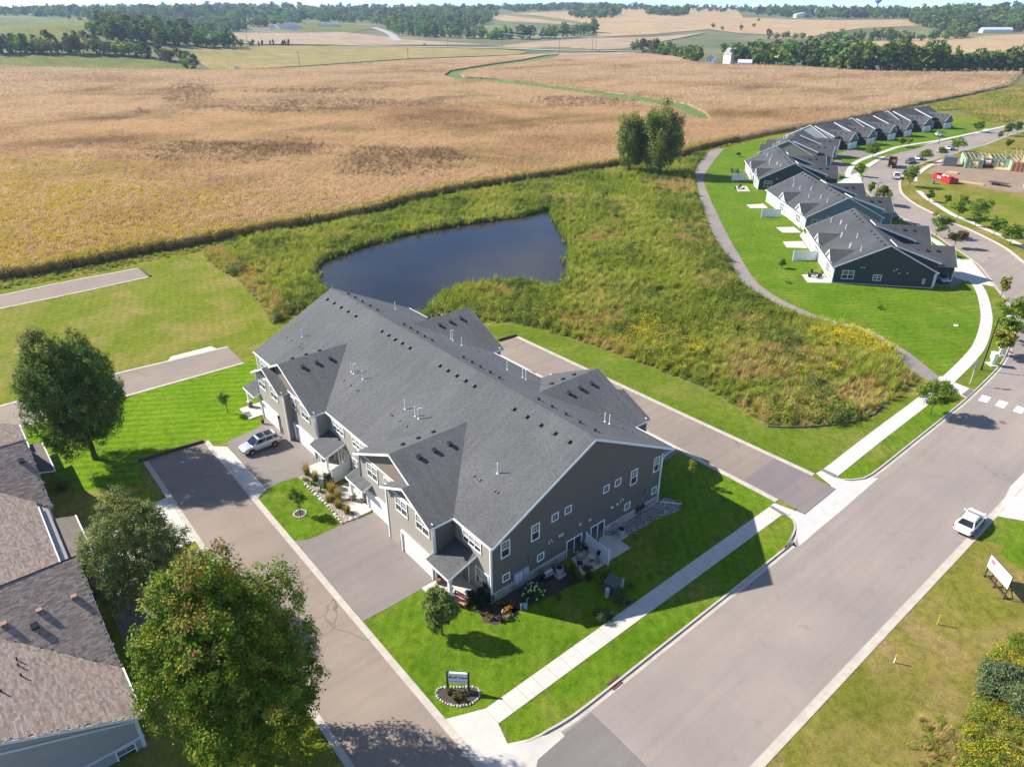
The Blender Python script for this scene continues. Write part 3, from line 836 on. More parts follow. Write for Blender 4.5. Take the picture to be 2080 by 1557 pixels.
def roads_and_walks():
    # front alley, rear alley, the two dead ends on the left
    fe = G(412, 898); fY = G(345, 921)[1]
    sheet('front_alley', [(11.45, 20), (17.78, 20), (17.78, 24.6), (17.78, fY), (11.45, fY), (11.45, 24.6)], 0, MT['alley'], .05, grid=1.6, zfun=lambda x, y: np.interp(y, [22.2, 24.6], [-.09, .03]), label='asphalt alley in front of the grey townhouses')
    e = empty('alley_kerb'); e['kind'] = 'structure'; e['label'] = 'flat concrete kerb on both sides of the front alley'
    ys = np.linspace(24.6, fY, 20)
    ribbon(e, 'kerb_stone', np.c_[np.full(20, 17.78), ys], np.c_[np.full(20, 18.36), ys], -.1, .055, MT['kerb'], 3.0, .02)
    ys2 = np.linspace(21, fY, 20)
    ribbon(e, 'kerb_stone', np.c_[np.full(20, 10.92), ys2], np.c_[np.full(20, 11.45), ys2], -.1, .055, MT['kerb'], 3.0, .02)
    ra = G(1050, 684); rY = ra[1]
    sheet('rear_alley', [(60.75, 29.0), (67.55, 29.0), (67.0, rY), (60.75, rY)], .03, MT['alley'], .05, label='asphalt alley behind the grey townhouses')
    sheet('rear_alley_end', GP([D4(1235, 385), D4(975, 595), D4(462, 305), D4(720, 125)]), .036, MT['alley_dark'], .04, label='darker newly laid asphalt at the mouth of the rear alley')
    e = empty('alley_kerb'); e['kind'] = 'structure'; e['label'] = 'flat concrete kerb on both sides of the rear alley'
    ys = np.linspace(28.4, rY, 24)
    ribbon(e, 'kerb_stone', np.c_[np.full(24, 60.12), ys], np.c_[np.full(24, 60.75), ys], -.1, .055, MT['kerb'], 3.0, .02)
    xx = np.interp(ys, [28.4, 45.5, rY], [68.15, 67.75, 67.15])
    ribbon(e, 'kerb_stone', np.c_[xx - .62, ys], np.c_[xx, ys], -.1, .055, MT['kerb'], 3.0, .02)
    for nm, top, bot, lab in (('dead_end_lane', [(-60, 838), (0, 827), (229, 762), (464, 706)], [(-60, 872), (40, 866), (243, 806), (494, 736)], 'paved dead end lane beside the striped lawn'),
                         ('dead_end_lane', [(-60, 612), (0, 601), (145, 571), (281, 546)], [(-60, 638), (0, 626), (165, 592), (300, 562)], 'cracked dead end lane next to the corn field')):
        a = resample(GP(top), 3.0); b2 = resample(GP(bot), 3.0)
        n = min(len(a), len(b2)); a = resample(a, 1e9) if 0 else a[np.linspace(0, len(a) - 1, 24).astype(int)]; b2 = b2[np.linspace(0, len(b2) - 1, 24).astype(int)]
        w = (a - b2); w /= np.linalg.norm(w, axis=1)[:, None]
        sheet(nm, [tuple(p) for p in a] + [tuple(p) for p in b2[::-1]], .03, MT['alley'], .05, label=lab)
        e = empty('alley_kerb'); e['kind'] = 'structure'; e['label'] = 'flat concrete kerb of the ' + lab
        ribbon(e, 'kerb_stone', a + w * .5, a, -.1, .055, MT['kerb'], 3.0, .02); ribbon(e, 'kerb_stone', b2, b2 - w * .5, -.1, .055, MT['kerb'], 3.0, .02)
    sheet('parking_pad', GP([D5(1258, 942), D5(1290, 905), D5(1590, 828), D5(1640, 850)]), .045, MT['concrete'], .1, label='pale concrete apron on the dead end lane')
    # dead ends: timber stops
    def stop(a, b2, lab):
        a, b2 = np.array(a), np.array(b2); c = (a + b2) / 2; d = b2 - a; L = np.linalg.norm(d)
        mb = MB().box((0, 0, .16), (L, .2, .32)).box((0, .17, .1), (L, .12, .2))
        thing_mesh('timber_barrier', mb, MT['wood_dark'], lab, 'barrier', None, (c[0], c[1], 0), math.atan2(d[1], d[0]))
    stop(G(281, 938)[:2], G(414, 897)[:2], 'low dark timber barrier closing the front alley')
    stop(G(1012, 692)[:2], G(1049, 682)[:2], 'low dark timber barrier closing the rear alley')
    stop(G(286, 546)[:2], G(305, 562)[:2], 'low weathered timber closing the lane by the corn')
    # street kerbs
    kerb_line('street_kerb', K1s, -1, label='raised concrete kerb and gutter of the near street side')
    kerb_line('street_kerb', K2s, -1, label='raised concrete kerb and gutter along the curve towards the villas')
    kerb_line('street_kerb', KRs, 1, gut=.55, label='concrete kerb and gutter of the right street side')
    # concrete corners
    sheet('corner_apron', [(17.78, 24.7), (18.36, 24.7)] + [(18.36, G(911, 1456)[1])] + GP([D2(1285, 1150), (985, 1439), (1012, 1469), (1022, 1490), (1031, 1510)]) + [(24.2, 23.4), (24.2, 23.0), (21.5, 22.9), (17.78, 20)], 0, MT['concrete'], .12, grid=.5, zfun=lambda x, y: np.interp(y, [23.0, 24.6], [-.088, .045]), label='concrete ramp on the corner of alley and street')
    sheet('corner_apron', GP([D4(715, 505), D4(975, 597), D4(1237, 385), D4(1070, 255), D4(1110, 232), D4(1240, 290), D4(1320, 312), D4(1420, 318), D4(1520, 290), D4(1600, 285), D4(1250, 590), D4(1085, 725), D4(930, 860), D4(905, 740), D4(890, 660), D4(845, 600), D4(800, 612), D4(665, 545)]), 0, MT['concrete_new'], .1, grid=.6, zfun=lambda x, y: np.interp(y, [23.5, 26.4], [-.088, .042]), label='white concrete gutter across the mouth of the rear alley')
    mbp = MB().prism(GP([D4(672, 535), D4(700, 530), D4(825, 600), D4(795, 614)]), .0, .06); o = mbp.build('tactile_plate', MT['patch']); tag(o, 'grey tactile strip at the end of the near sidewalk', 'ramp')
    mbp = MB().prism(GP([D4(1108, 230), D4(1128, 215), D4(1245, 270), D4(1228, 292)]), .0, .06); o = mbp.build('tactile_plate', MT['patch']); tag(o, 'grey tactile strip at the start of the far sidewalk', 'ramp')
    mbp = MB().prism(GP([C8(1530, 862), C8(1590, 815), C8(1628, 830), C8(1570, 885)]), .0, .06); o = mbp.build('tactile_plate', MT['patch']); tag(o, 'grey tactile strip facing the crosswalk', 'ramp')
    # sidewalks
    xs = np.linspace(G(985, 1439)[0], G(1565, 1030)[0], 30)
    slab_line('sidewalk', np.c_[xs, np.full(30, Y_WALK_L)], np.c_[xs, np.full(30, Y_WALK_R)], .04, MT['concrete'], 1.52, label='concrete sidewalk of square slabs along the street')
    l = smooth_line(GP([(1670.5, 954), (1760, 885), (1865.8, 806), (1909, 769.6), (1955.5, 725), (1978.6, 694), (1991, 652.5), (1990, 623), (1981.7, 591), (1966, 566), (1951, 548), (1933, 527), (1893.7, 491), (1850, 470)]), 1.5)
    slab_line('sidewalk', l, offset(l, -1.75), .04, MT['concrete_new'], 1.6, label='white concrete sidewalk curving in front of the villas')
    l = smooth_line(GP([(1700, 372), (1716, 362), (1717, 350), (1731, 331), (1760, 318), (1790, 308), (1818, 298.5), (1855, 292), (1890, 287), (1950, 275), (2014.6, 261), (2050, 253)]), 1.5)
    slab_line('sidewalk', l, offset(l, -1.7), .04, MT['concrete_new'], 1.6, label='white concrete sidewalk past the farther villas')
    l = smooth_line(GP([E7(320, 60), E7(420, 150), E7(530, 230), E7(640, 300), E7(880, 450), E7(1150, 560), E7(1420, 690), E7(1700, 810), E7(2000, 960), E7(2080, 1000)]), 1.5)
    slab_line('sidewalk', l, offset(l, 1.5), .04, MT['concrete_new'], 1.6, label='white concrete sidewalk across the street from the villas')
    l = smooth_line(GP([E4(600, 1220), E4(605, 1160), E4(680, 1090), E4(800, 1010), E4(1000, 930), E4(1100, 900)]), 1.5)
    slab_line('sidewalk', l, offset(l, -1.5), .04, MT['concrete_new'], 1.6, label='white concrete sidewalk beside the building site')
    # walking path
    pl = smooth_line(GP([(1459, 301.7), (1439, 308), (1413, 344), (1413, 357), (1426, 416), (1452.3, 481.5), (1485, 534), (1508, 576), (1563.5, 609), (1629, 641.7), (1710.6, 664.6), (1792, 694), (1832, 739), (1896.6, 779)]), 2.0)
    pr = smooth_line(GP([(1470, 303), (1450, 327), (1429.4, 360.6), (1442.5, 403), (1475, 471.7), (1504.6, 524), (1537, 573), (1583, 605.8), (1661.5, 641.7), (1759.6, 668), (1806.7, 693), (1850, 719), (1910, 767)]), 2.0)
    sheet('walking_path', [tuple(p) for p in pl] + [tuple(p) for p in pr[::-1]], .03, MT['path'], .04, label='asphalt walking path winding past the meadow')
    sheet('path_ramp', GP([C8(1360, 715), C8(1470, 765), C8(1630, 828), C8(1572, 888), C8(1440, 830), C8(1300, 775)]), .05, MT['concrete_new'], .16, label='concrete ramp from path to crosswalk')
    # driveways
    sheet('driveway', GP([(596, 1097.7), (738, 1261), (800, 1228), (858, 1195), (884, 1179), (816, 1112), (806, 1078), (762, 1040), (727.6, 1053.4), (694.8, 1065), (650.5, 1085), (620, 1094)]), .035, MT['drive'], .06, label='wide asphalt driveway of the near garages')
    sheet('driveway', GP([(463, 907), (542.6, 993.7), (565.7, 980), (608, 968.6), (660, 935), (640, 890), (600, 862), (560, 846), (538, 852), (523, 869), (496, 881), (462, 896)]), .035, MT['drive'], .06, label='asphalt driveway under the silver car')
    sheet('driveway_apron', GP([D1(120, 160), D1(180, 140), D1(320, 142), D1(740, 595), D1(640, 690), D1(560, 640)]), .058, MT['concrete'], .1, label='pale concrete apron of the far front driveway')
    sheet('driveway', GP([D4(0, 0), D4(1, 1), D4(2, 0)]), -.3, MT['drive'], 0) if 0 else None
    sheet('driveway', GP([F5(800, 375), F5(960, 40), F5(1200, -200), F5(1500, 0), F5(1500, 520), F5(1112, 432)]), .03, MT['concrete_new'], .15, label='pale concrete driveway across the street')
    # rear garages and villas
    sheet('driveway', [(54.3, 41), (60.1, 41), (60.1, 57), (54.3, 57)], .034, MT['drive'], .05, label='driveway of the near rear garages')
    sheet('driveway', [(54.3, 65.6), (60.1, 65.6), (60.1, 78), (54.3, 78)], .034, MT['drive'], .05, label='driveway of the far rear garages')
    for q, lab in (([(1905, 553), (1925, 535), (1945, 528), (1972, 527), (2019, 582), (1992, 577), (1960, 570)], 'villa driveway apron nearest the crosswalk'), ([(1790, 442), (1830, 446), (1870, 465), (1845, 450), (1805, 430)], 'villa driveway apron behind the near roof'),
                   ([(1722, 358), (1745, 350), (1752, 372), (1748, 388), (1712, 374)], 'villa driveway apron inside the bend'), ([(1756, 336), (1790, 318), (1800, 318), (1766, 340)], 'villa driveway apron past the bend'),
                   ([(1870, 296), (1912, 286), (1935, 281), (1893, 292)], 'villa driveway apron at the white car'), ([(1975, 276), (2000, 262), (2022, 262), (1990, 270)], 'villa driveway apron at the last garage')):
        sheet('driveway_apron', GP(q), .052, MT['concrete_new'], .16, label=lab)
    for q, lab in (([(1880, 543), (1905, 552), (1960, 570), (1935, 583), (1900, 580)], 'shaded asphalt driveway at the dark gable'), ([(1678, 345), (1700, 322), (1745, 350), (1722, 358)], 'asphalt driveway inside the bend'), ([(1690, 318), (1730, 302), (1790, 318), (1760, 322)], 'asphalt driveway past the bend')):
        sheet('driveway', GP(q), .03, MT['drive'], .04, label=lab)
    # older asphalt patch and markings
    sheet('street_patch', GP([D3(640, 1240), D3(830, 1090), D3(1010, 1260), D3(1310, 1557), D3(1150, 1640), D3(420, 1640), D3(210, 1557), D3(400, 1390)]), -.096, MT['patch'], 0, label='darker older asphalt on the street corner')
    for i, q in enumerate(([(1662, 905), (1695, 863), (1765, 885), (1730, 925)], [(1795, 945), (1830, 903), (1900, 925), (1862, 970)], [(1935, 990), (1972, 948), (2040, 972), (2005, 1013)])):
        mb = MB().prism(GP([C8(*c) for c in q], -.1), -.1, -.09)
        tag(mb.build('crosswalk_block', MT['white']), ('leftmost white painted block of the crosswalk', 'middle white painted block of the crosswalk', 'white painted crosswalk block at the picture edge')[i], 'road marking', 'crosswalk blocks')
roads_and_walks()
# ------------------------------------------------------------------ trees
MT['leaf'] = foliage_mat('tree_leaves', .24)
MT['leaf_far'] = foliage_mat('far_tree_leaves', .25, hue=.03)

def crown_mesh(name, h0, h1, rad, nleaf, leaf, pal, seed, shape='round', lobes=16, zone=None, clump=26, mat='leaf', flat=.0, sprd=.17):
    rg = np.random.default_rng(seed)
    zc, hz = (h0 + h1) / 2, (h1 - h0) / 2
    Lc = []; Lr = []
    for i in range(lobes):
        for _ in range(60):
            d = rg.normal(size=3); d /= np.linalg.norm(d); q = rg.uniform(.42, .80); t = d * q
            z = t[2]
            k = {'round': 1.0, 'oval': 1.0, 'cone': max(.12, .62 - .62 * z), 'column': .9, 'vase': .75 + .35 * z, 'dome': 1.0 - .18 * max(z, 0)}[shape]
            if all(np.linalg.norm((t - c) * (1, 1, .9)) > .27 for c in Lc) or _ == 59: break
        t = np.array([t[0] * k, t[1] * k, t[2]]); Lc.append(t); Lr.append(rg.uniform(.27, .43) * (k if shape == 'cone' else 1))
    Lc.append(np.array([0, 0, -.05])); Lr.append(.5 * (.6 if shape == 'cone' else 1))
    Lc = np.array(Lc); Lr = np.array(Lr)
    w = Lr ** 2; w /= w.sum()
    ncl = max(8, nleaf // clump)
    li = rg.choice(len(Lc), ncl, p=w)
    d = rg.normal(size=(ncl, 3)); d += Lc[li] * .8; d[:, 2] += .18; d /= np.linalg.norm(d, axis=1)[:, None]
    cc = Lc[li] + d * (Lr[li] * rg.uniform(.62, 1.0, ncl))[:, None]
    pal = np.array(pal, float)
    pi_ = rg.integers(0, len(pal), ncl)
    ctint = pal[pi_] * rg.uniform(.78, 1.25, ncl)[:, None]
    k = rg.integers(0, ncl, nleaf)
    C = cc[k] + rg.normal(size=(nleaf, 3)) * sprd * .55 * np.array([1, 1, .75])
    S = np.array([rad, rad, hz])
    nr = d[k] * 1.15 + rg.normal(size=(nleaf, 3)) * .62 + np.array([0, 0, .35]); nr /= np.linalg.norm(nr, axis=1)[:, None]
    V, Q = leaf_quads(C * S + np.array([0, 0, zc]), nr, leaf, rg)
    tint = ctint[k] * rg.uniform(.75, 1.3, nleaf)[:, None]
    if zone is not None:
        zf, zcol = zone
        p = zf(cc[k]); m = rg.uniform(size=nleaf) < p
        tint[m] = np.array(zcol)[rg.integers(0, len(zcol), m.sum())] * rg.uniform(.7, 1.3, m.sum())[:, None]
    return np_mesh(name, V, Q, [MT[mat]], tint), Lc * S + np.array([0, 0, zc])

def trunk_mesh(name, h0, h1, r, limbs, seed, lean=(0, 0)):
    rg = np.random.default_rng(seed); mb = MB(); top = h0 + .55 * (h1 - h0)
    pts = [(0, 0, -.2)]; n = 5
    for i in range(1, n + 1):
        z = top * i / n; pts.append((lean[0] * z + rg.normal() * r * .3, lean[1] * z + rg.normal() * r * .3, z))
    mb.tube(pts, [r * 1.25] + [r * (1 - .16 * i) for i in range(n)], 8)
    for c in limbs:
        z = min(top * .95, max(h0 * .7, c[2] * rg.uniform(.45, .7))); s = np.array([lean[0] * z, lean[1] * z, z]); m = (s + c) / 2 + np.array([0, 0, -.06 * np.linalg.norm(c - s)])
        mb.tube([s, m, c], [r * .42, r * .28, r * .1], 5)
    return mb.mesh(name, MT['bark'], smooth=True)

def tree(name, label, base, h, rad, h0, nleaf, leaf, pal, seed, cat='tree', group=None, shape='round', lobes=16, zone=None, r=None, clump=26, z=0.0, sprd=.17, mat='leaf'):
    root = empty(name, (base[0], base[1], z), 0, label, cat, group)
    cm, lc = crown_mesh('crown', h0, h, rad, nleaf, leaf, pal, seed, shape, lobes, zone, clump, mat, sprd=sprd)
    tm = trunk_mesh('trunk', h0, h, r or max(.05, .022 * h), lc[:10], seed)
    link_mesh('trunk', tm, root); link_mesh('crown', cm, root)
    return root

def height_at(base, vtop):
    """height of a thing standing at base whose top shows at picture row vtop"""
    for z in np.arange(.2, 45, .05):
        if P(base[0], base[1], z)[1] <= vtop: return z
    return 20.0

PAL_MAPLE = [(.10, .175, .012), (.135, .21, .016), (.075, .14, .012), (.185, .24, .022), (.24, .245, .03)]
PAL_DARK = [(.06, .125, .016), (.085, .155, .02), (.12, .19, .028), (.20, .245, .06)]
PAL_OLIVE = [(.15, .18, .048), (.20, .22, .062), (.26, .27, .09), (.115, .15, .042)]
PAL_GREEN = [(.12, .20, .018), (.155, .235, .022), (.19, .26, .03), (.10, .175, .018)]
PAL_YELLOW = [(.23, .25, .03), (.28, .27, .035), (.18, .22, .03), (.32, .27, .045)]
PAL_FAR = [(.12, .18, .03), (.15, .21, .034), (.19, .24, .045), (.095, .15, .03)]
PAL_COTTON = [(.18, .235, .045), (.23, .28, .055), (.145, .20, .04), (.29, .29, .075)]

def trees_near():
    # the maple turning red by the alley
    b = G(522, 1532); hm = height_at(b, 1118)
    def red(c): return np.clip((c[:, 2] - .42) * .9, 0, .5) * (np.sin(c[:, 0] * 5.3 + 1.0) * np.sin(c[:, 1] * 4.7 + .6) > -.05)
    tree('maple_tree', 'large maple turning red at its top, beside the front alley', b, hm, 5.35, .5, 105000, .19, PAL_MAPLE, 3, 'tree', shape='dome', lobes=44, clump=40,
         zone=(red, [(.28, .10, .05), (.32, .15, .05), (.24, .09, .055), (.30, .19, .06)]), r=.22, sprd=.062)
    b = G(310, 1232); ho = height_at(b, 1012)
    tree('round_shade_tree', 'round olive green tree between the maple and the brown roofed building', b, ho, 4.25, 1.0, 60000, .16, PAL_OLIVE, 8, 'tree', shape='round', lobes=36, clump=34, r=.16, sprd=.07)
    b = G(194, 932); ht = height_at(b, 668)
    def rust(c): return np.clip((c[:, 2] - .55) * 1.1, 0, .4)
    tree('shade_tree', 'tall dark green oval tree standing alone on the striped lawn', b, ht, 4.95, .9, 84000, .20, PAL_DARK, 21, 'tree', shape='oval', lobes=46, clump=34, zone=(rust, [(.10, .06, .03), (.12, .075, .035)]), r=.26, sprd=.07)
    b = G(463, 838); tree('sapling', 'young thin tree on the lawn near the far front porch', b, height_at(b, 795), .95, 1.25, 900, .16, PAL_DARK, 31, 'sapling', r=.05, shape='oval', lobes=7, clump=14)
    b = G(611, 1046); tree('sapling', 'young tree in a stone ring on the island lawn between driveways', b, height_at(b, 992), 1.0, .9, 1500, .15, PAL_GREEN, 32, 'sapling', r=.05, lobes=8, clump=16)
    b = G(898, 1288); tree('small_tree', 'small round green tree on the corner lawn near the red bench', b, height_at(b, 1200), 1.5, .6, 15000, .14, [(.13, .19, .04), (.17, .23, .05), (.21, .26, .065)], 33, 'tree', shape='oval', lobes=16, clump=22, r=.07, sprd=.10)
    b = G(1402, 985); tree('sapling', 'thin yellowing sapling at the edge of the gable shadow by the rear alley', b, height_at(b, 932), .62, 1.15, 750, .15, PAL_YELLOW, 34, 'sapling', r=.035, lobes=6, clump=14)
    b = G(1890, 841); tree('street_tree', 'street tree in the verge beside the crosswalk ramp', b, height_at(b, 768), 2.15, 1.5, 9000, .19, PAL_GREEN + PAL_YELLOW[:1], 35, 'tree', 'young trees along the street verge', lobes=14, clump=22, r=.06, sprd=.14)
    # cottonwoods at the field corner
    b = G(1277, 352); tree('cottonwood_tree', 'left tree of the tall pair at the corner of the corn field', b, height_at(b, 222), 5.4, 1.0, 26000, .42, PAL_COTTON, 36, 'tree', shape='oval', lobes=26, clump=24, r=.35, sprd=.14)
    b = G(1338, 356); tree('cottonwood_tree', 'right, taller tree of the pair at the corner of the corn field', b, height_at(b, 198), 6.6, 1.2, 32000, .42, PAL_COTTON + [(.13, .11, .05)], 37, 'tree', shape='oval', lobes=30, clump=24, r=.4, sprd=.14)
    # street and lot trees on the right
    spec = [(2032, 604, 560, 1.1, 'staked young tree beside the driveway apron of the near villa', PAL_YELLOW), (2046, 668, 600, 2.6, 'yellow green street tree behind the lamp post', PAL_GREEN + PAL_YELLOW[:2]),
            (2040, 694, 640, 2.0, 'darker street tree overlapping the lamp post', PAL_GREEN), (2030, 722, 672, 1.7, 'yellow green street tree by the white mailboxes', PAL_YELLOW),
            (1901, 480, 432, 2.6, 'leafy street tree beside the roof of the near villa', PAL_GREEN + PAL_DARK[2:]), (1938, 503, 466, 1.9, 'sparse orange street tree behind the small sign', [(.17, .13, .05), (.14, .12, .05)]),
            (1790, 416, 376, 2.2, 'yellow green street tree by the tall lamp post of the bend', PAL_YELLOW[:2] + PAL_GREEN), (1766, 400, 366, 1.0, 'narrow young tree between the villa roof and the bend', PAL_GREEN),
            (1744, 358, 334, 1.6, 'young tree on the verge inside the bend', PAL_GREEN), (1772, 322, 288, 2.8, 'bushy green tree before the garages on the bend', PAL_GREEN + PAL_DARK[1:]),
            (1829, 299, 278, 1.9, 'yellow green tree at the garage of the middle villa', PAL_GREEN + PAL_YELLOW[:1]), (1845, 297, 280, 1.0, 'small yellow tree between the villa driveways', PAL_YELLOW),
            (1985, 268, 246, 2.4, 'dark tree beside the last villa garage', PAL_DARK + PAL_GREEN[:1]),
            (1878, 330, 302, 2.8, 'bushy yellow green tree beside the parked white van', PAL_GREEN + PAL_YELLOW[:1]), (1846, 380, 334, 2.7, 'tree on the verge behind the white pickup', PAL_GREEN),
            (1912, 318, 298, 2.0, 'small tree in front of the parked white cars', PAL_GREEN), (1944, 308, 280, 3.2, 'spreading tree by the unfinished house', PAL_GREEN),
            (2046, 276, 250, 2.5, 'tree at the far end of the cul-de-sac', PAL_DARK + PAL_GREEN), (2066, 272, 248, 2.6, 'rightmost tree at the far end of the cul-de-sac', PAL_DARK + PAL_GREEN),
            (2030, 282, 266, 1.0, 'small round tree on the cul-de-sac kerb', PAL_GREEN), (2046, 302, 282, 1.6, 'green tree on the walk past the unfinished house', PAL_GREEN),
            (1886, 410, 387, 1.1, 'dark small tree at the start of the far sidewalk', PAL_DARK), (1920, 420, 394, 1.1, 'slim tree on the lot behind the far sidewalk', PAL_GREEN),
            (1945, 444, 398, 2.3, 'yellow green tree of the row on the far sidewalk', PAL_YELLOW[:2] + PAL_GREEN), (1980, 460, 406, 3.2, 'largest dark green tree of the row on the far sidewalk', PAL_DARK + PAL_GREEN),
            (2018, 478, 440, 2.0, 'green tree right of the largest one on the far sidewalk', PAL_GREEN), (2051, 498, 452, 2.9, 'rightmost broad tree of the row on the far sidewalk', PAL_GREEN + PAL_YELLOW[:1]),
            (1500, 318, 309, .9, 'small dark shrub like tree on the far villa lawn', PAL_DARK), (1588, 545, 527, .8, 'small shrub tree on the lawn beside the villa patios', PAL_GREEN)]
    for i, (u, v, vt, rad, lab, pal) in enumerate(spec):
        b = G(u, v); h = max(1.2, height_at(b, vt))
        tree('young_tree', lab, b, h, rad, min(1.3, .28 * h), 3200 if rad > 1.4 else 1300, .30, pal, 50 + i, 'tree', 'young trees along the street verge' if i < 22 else 'trees along the far sidewalk', lobes=11, clump=18, r=.06, shape='oval' if rad < 1.5 else 'round', sprd=.16)
trees_near()
# ------------------------------------------------------------------ corn
MT['corn'] = foliage_mat('dry_corn', .22, True, [(.25, .165, .085), (.41, .285, .155), (.58, .425, .26), (.68, .53, .345), (.56, .41, .24), (.39, .30, .11)], patch=.012, gloss=.1, blotch=True, ttint=(1, .95, .8))
MT['corn_dark'] = foliage_mat('weathered_corn', .2, True, [(.16, .105, .055), (.24, .165, .09), (.33, .23, .13), (.42, .31, .19)], gloss=.1, ttint=(1, .95, .8))
MT['corn_gold'] = foliage_mat('golden_corn', .25, True, [(.34, .24, .06), (.44, .31, .085), (.54, .39, .13), (.36, .31, .06), (.28, .28, .04)], patch=.02, gloss=.1)
MT['corn_green'] = foliage_mat('edge_corn', .3, True, [(.20, .20, .03), (.32, .27, .05), (.46, .33, .10), (.58, .41, .15)], gloss=.1)

def corn_variant(name, seed, mat):
    """a metre of one corn row"""
    rg = np.random.default_rng(seed); V = []; Q = []; Tn = []
    for i in range(5):
        x = -.42 + .21 * i + rg.uniform(-.04, .04); y = rg.uniform(-.05, .05); h = rg.uniform(2.0, 2.5); ln = rg.normal(size=2) * .12
        b = len(V); w = .022
        V += [(x - w, y, 0), (x + w, y, 0), (x + w * .5 + ln[0], y + ln[1], h), (x - w * .5 + ln[0], y + ln[1], h)]; Q.append((b, b + 1, b + 2, b + 3)); Tn.append([.75, .75, .75])
        for k in range(5):
            z = h * rg.uniform(.3, .88); a = rg.uniform(0, 2 * PI); L = rg.uniform(.4, .7); w2 = .05; px = x + ln[0] * z / h; py = y + ln[1] * z / h
            dx, dy = math.cos(a), math.sin(a); b = len(V); dr = rg.uniform(-.45, .1)
            V += [(px - dy * w2, py + dx * w2, z), (px + dy * w2, py - dx * w2, z), (px + dx * L * .5 + dy * w2, py + dy * L * .5 - dx * w2, z + .18), (px + dx * L * .5 - dy * w2, py + dy * L * .5 + dx * w2, z + .18),
                  (px + dx * L + dy * .01, py + dy * L - dx * .01, z + dr), (px + dx * L - dy * .01, py + dy * L + dx * .01, z + dr)]
            Q += [(b, b + 1, b + 2, b + 3), (b + 3, b + 2, b + 4, b + 5)]; c = rg.uniform(.75, 1.25); Tn += [[c] * 3] * 2
        b = len(V); t = .12
        V += [(x + ln[0] - t, y + ln[1], h - .02), (x + ln[0], y + ln[1] + .02, h - .08), (x + ln[0] + t, y + ln[1] + .04, h + .1), (x + ln[0], y + ln[1], h + .28)]; Q.append((b, b + 1, b + 2, b + 3)); Tn.append([1.15, 1.1, 1.0])
    return np_mesh(name, V, Q, [mat], np.array(Tn))

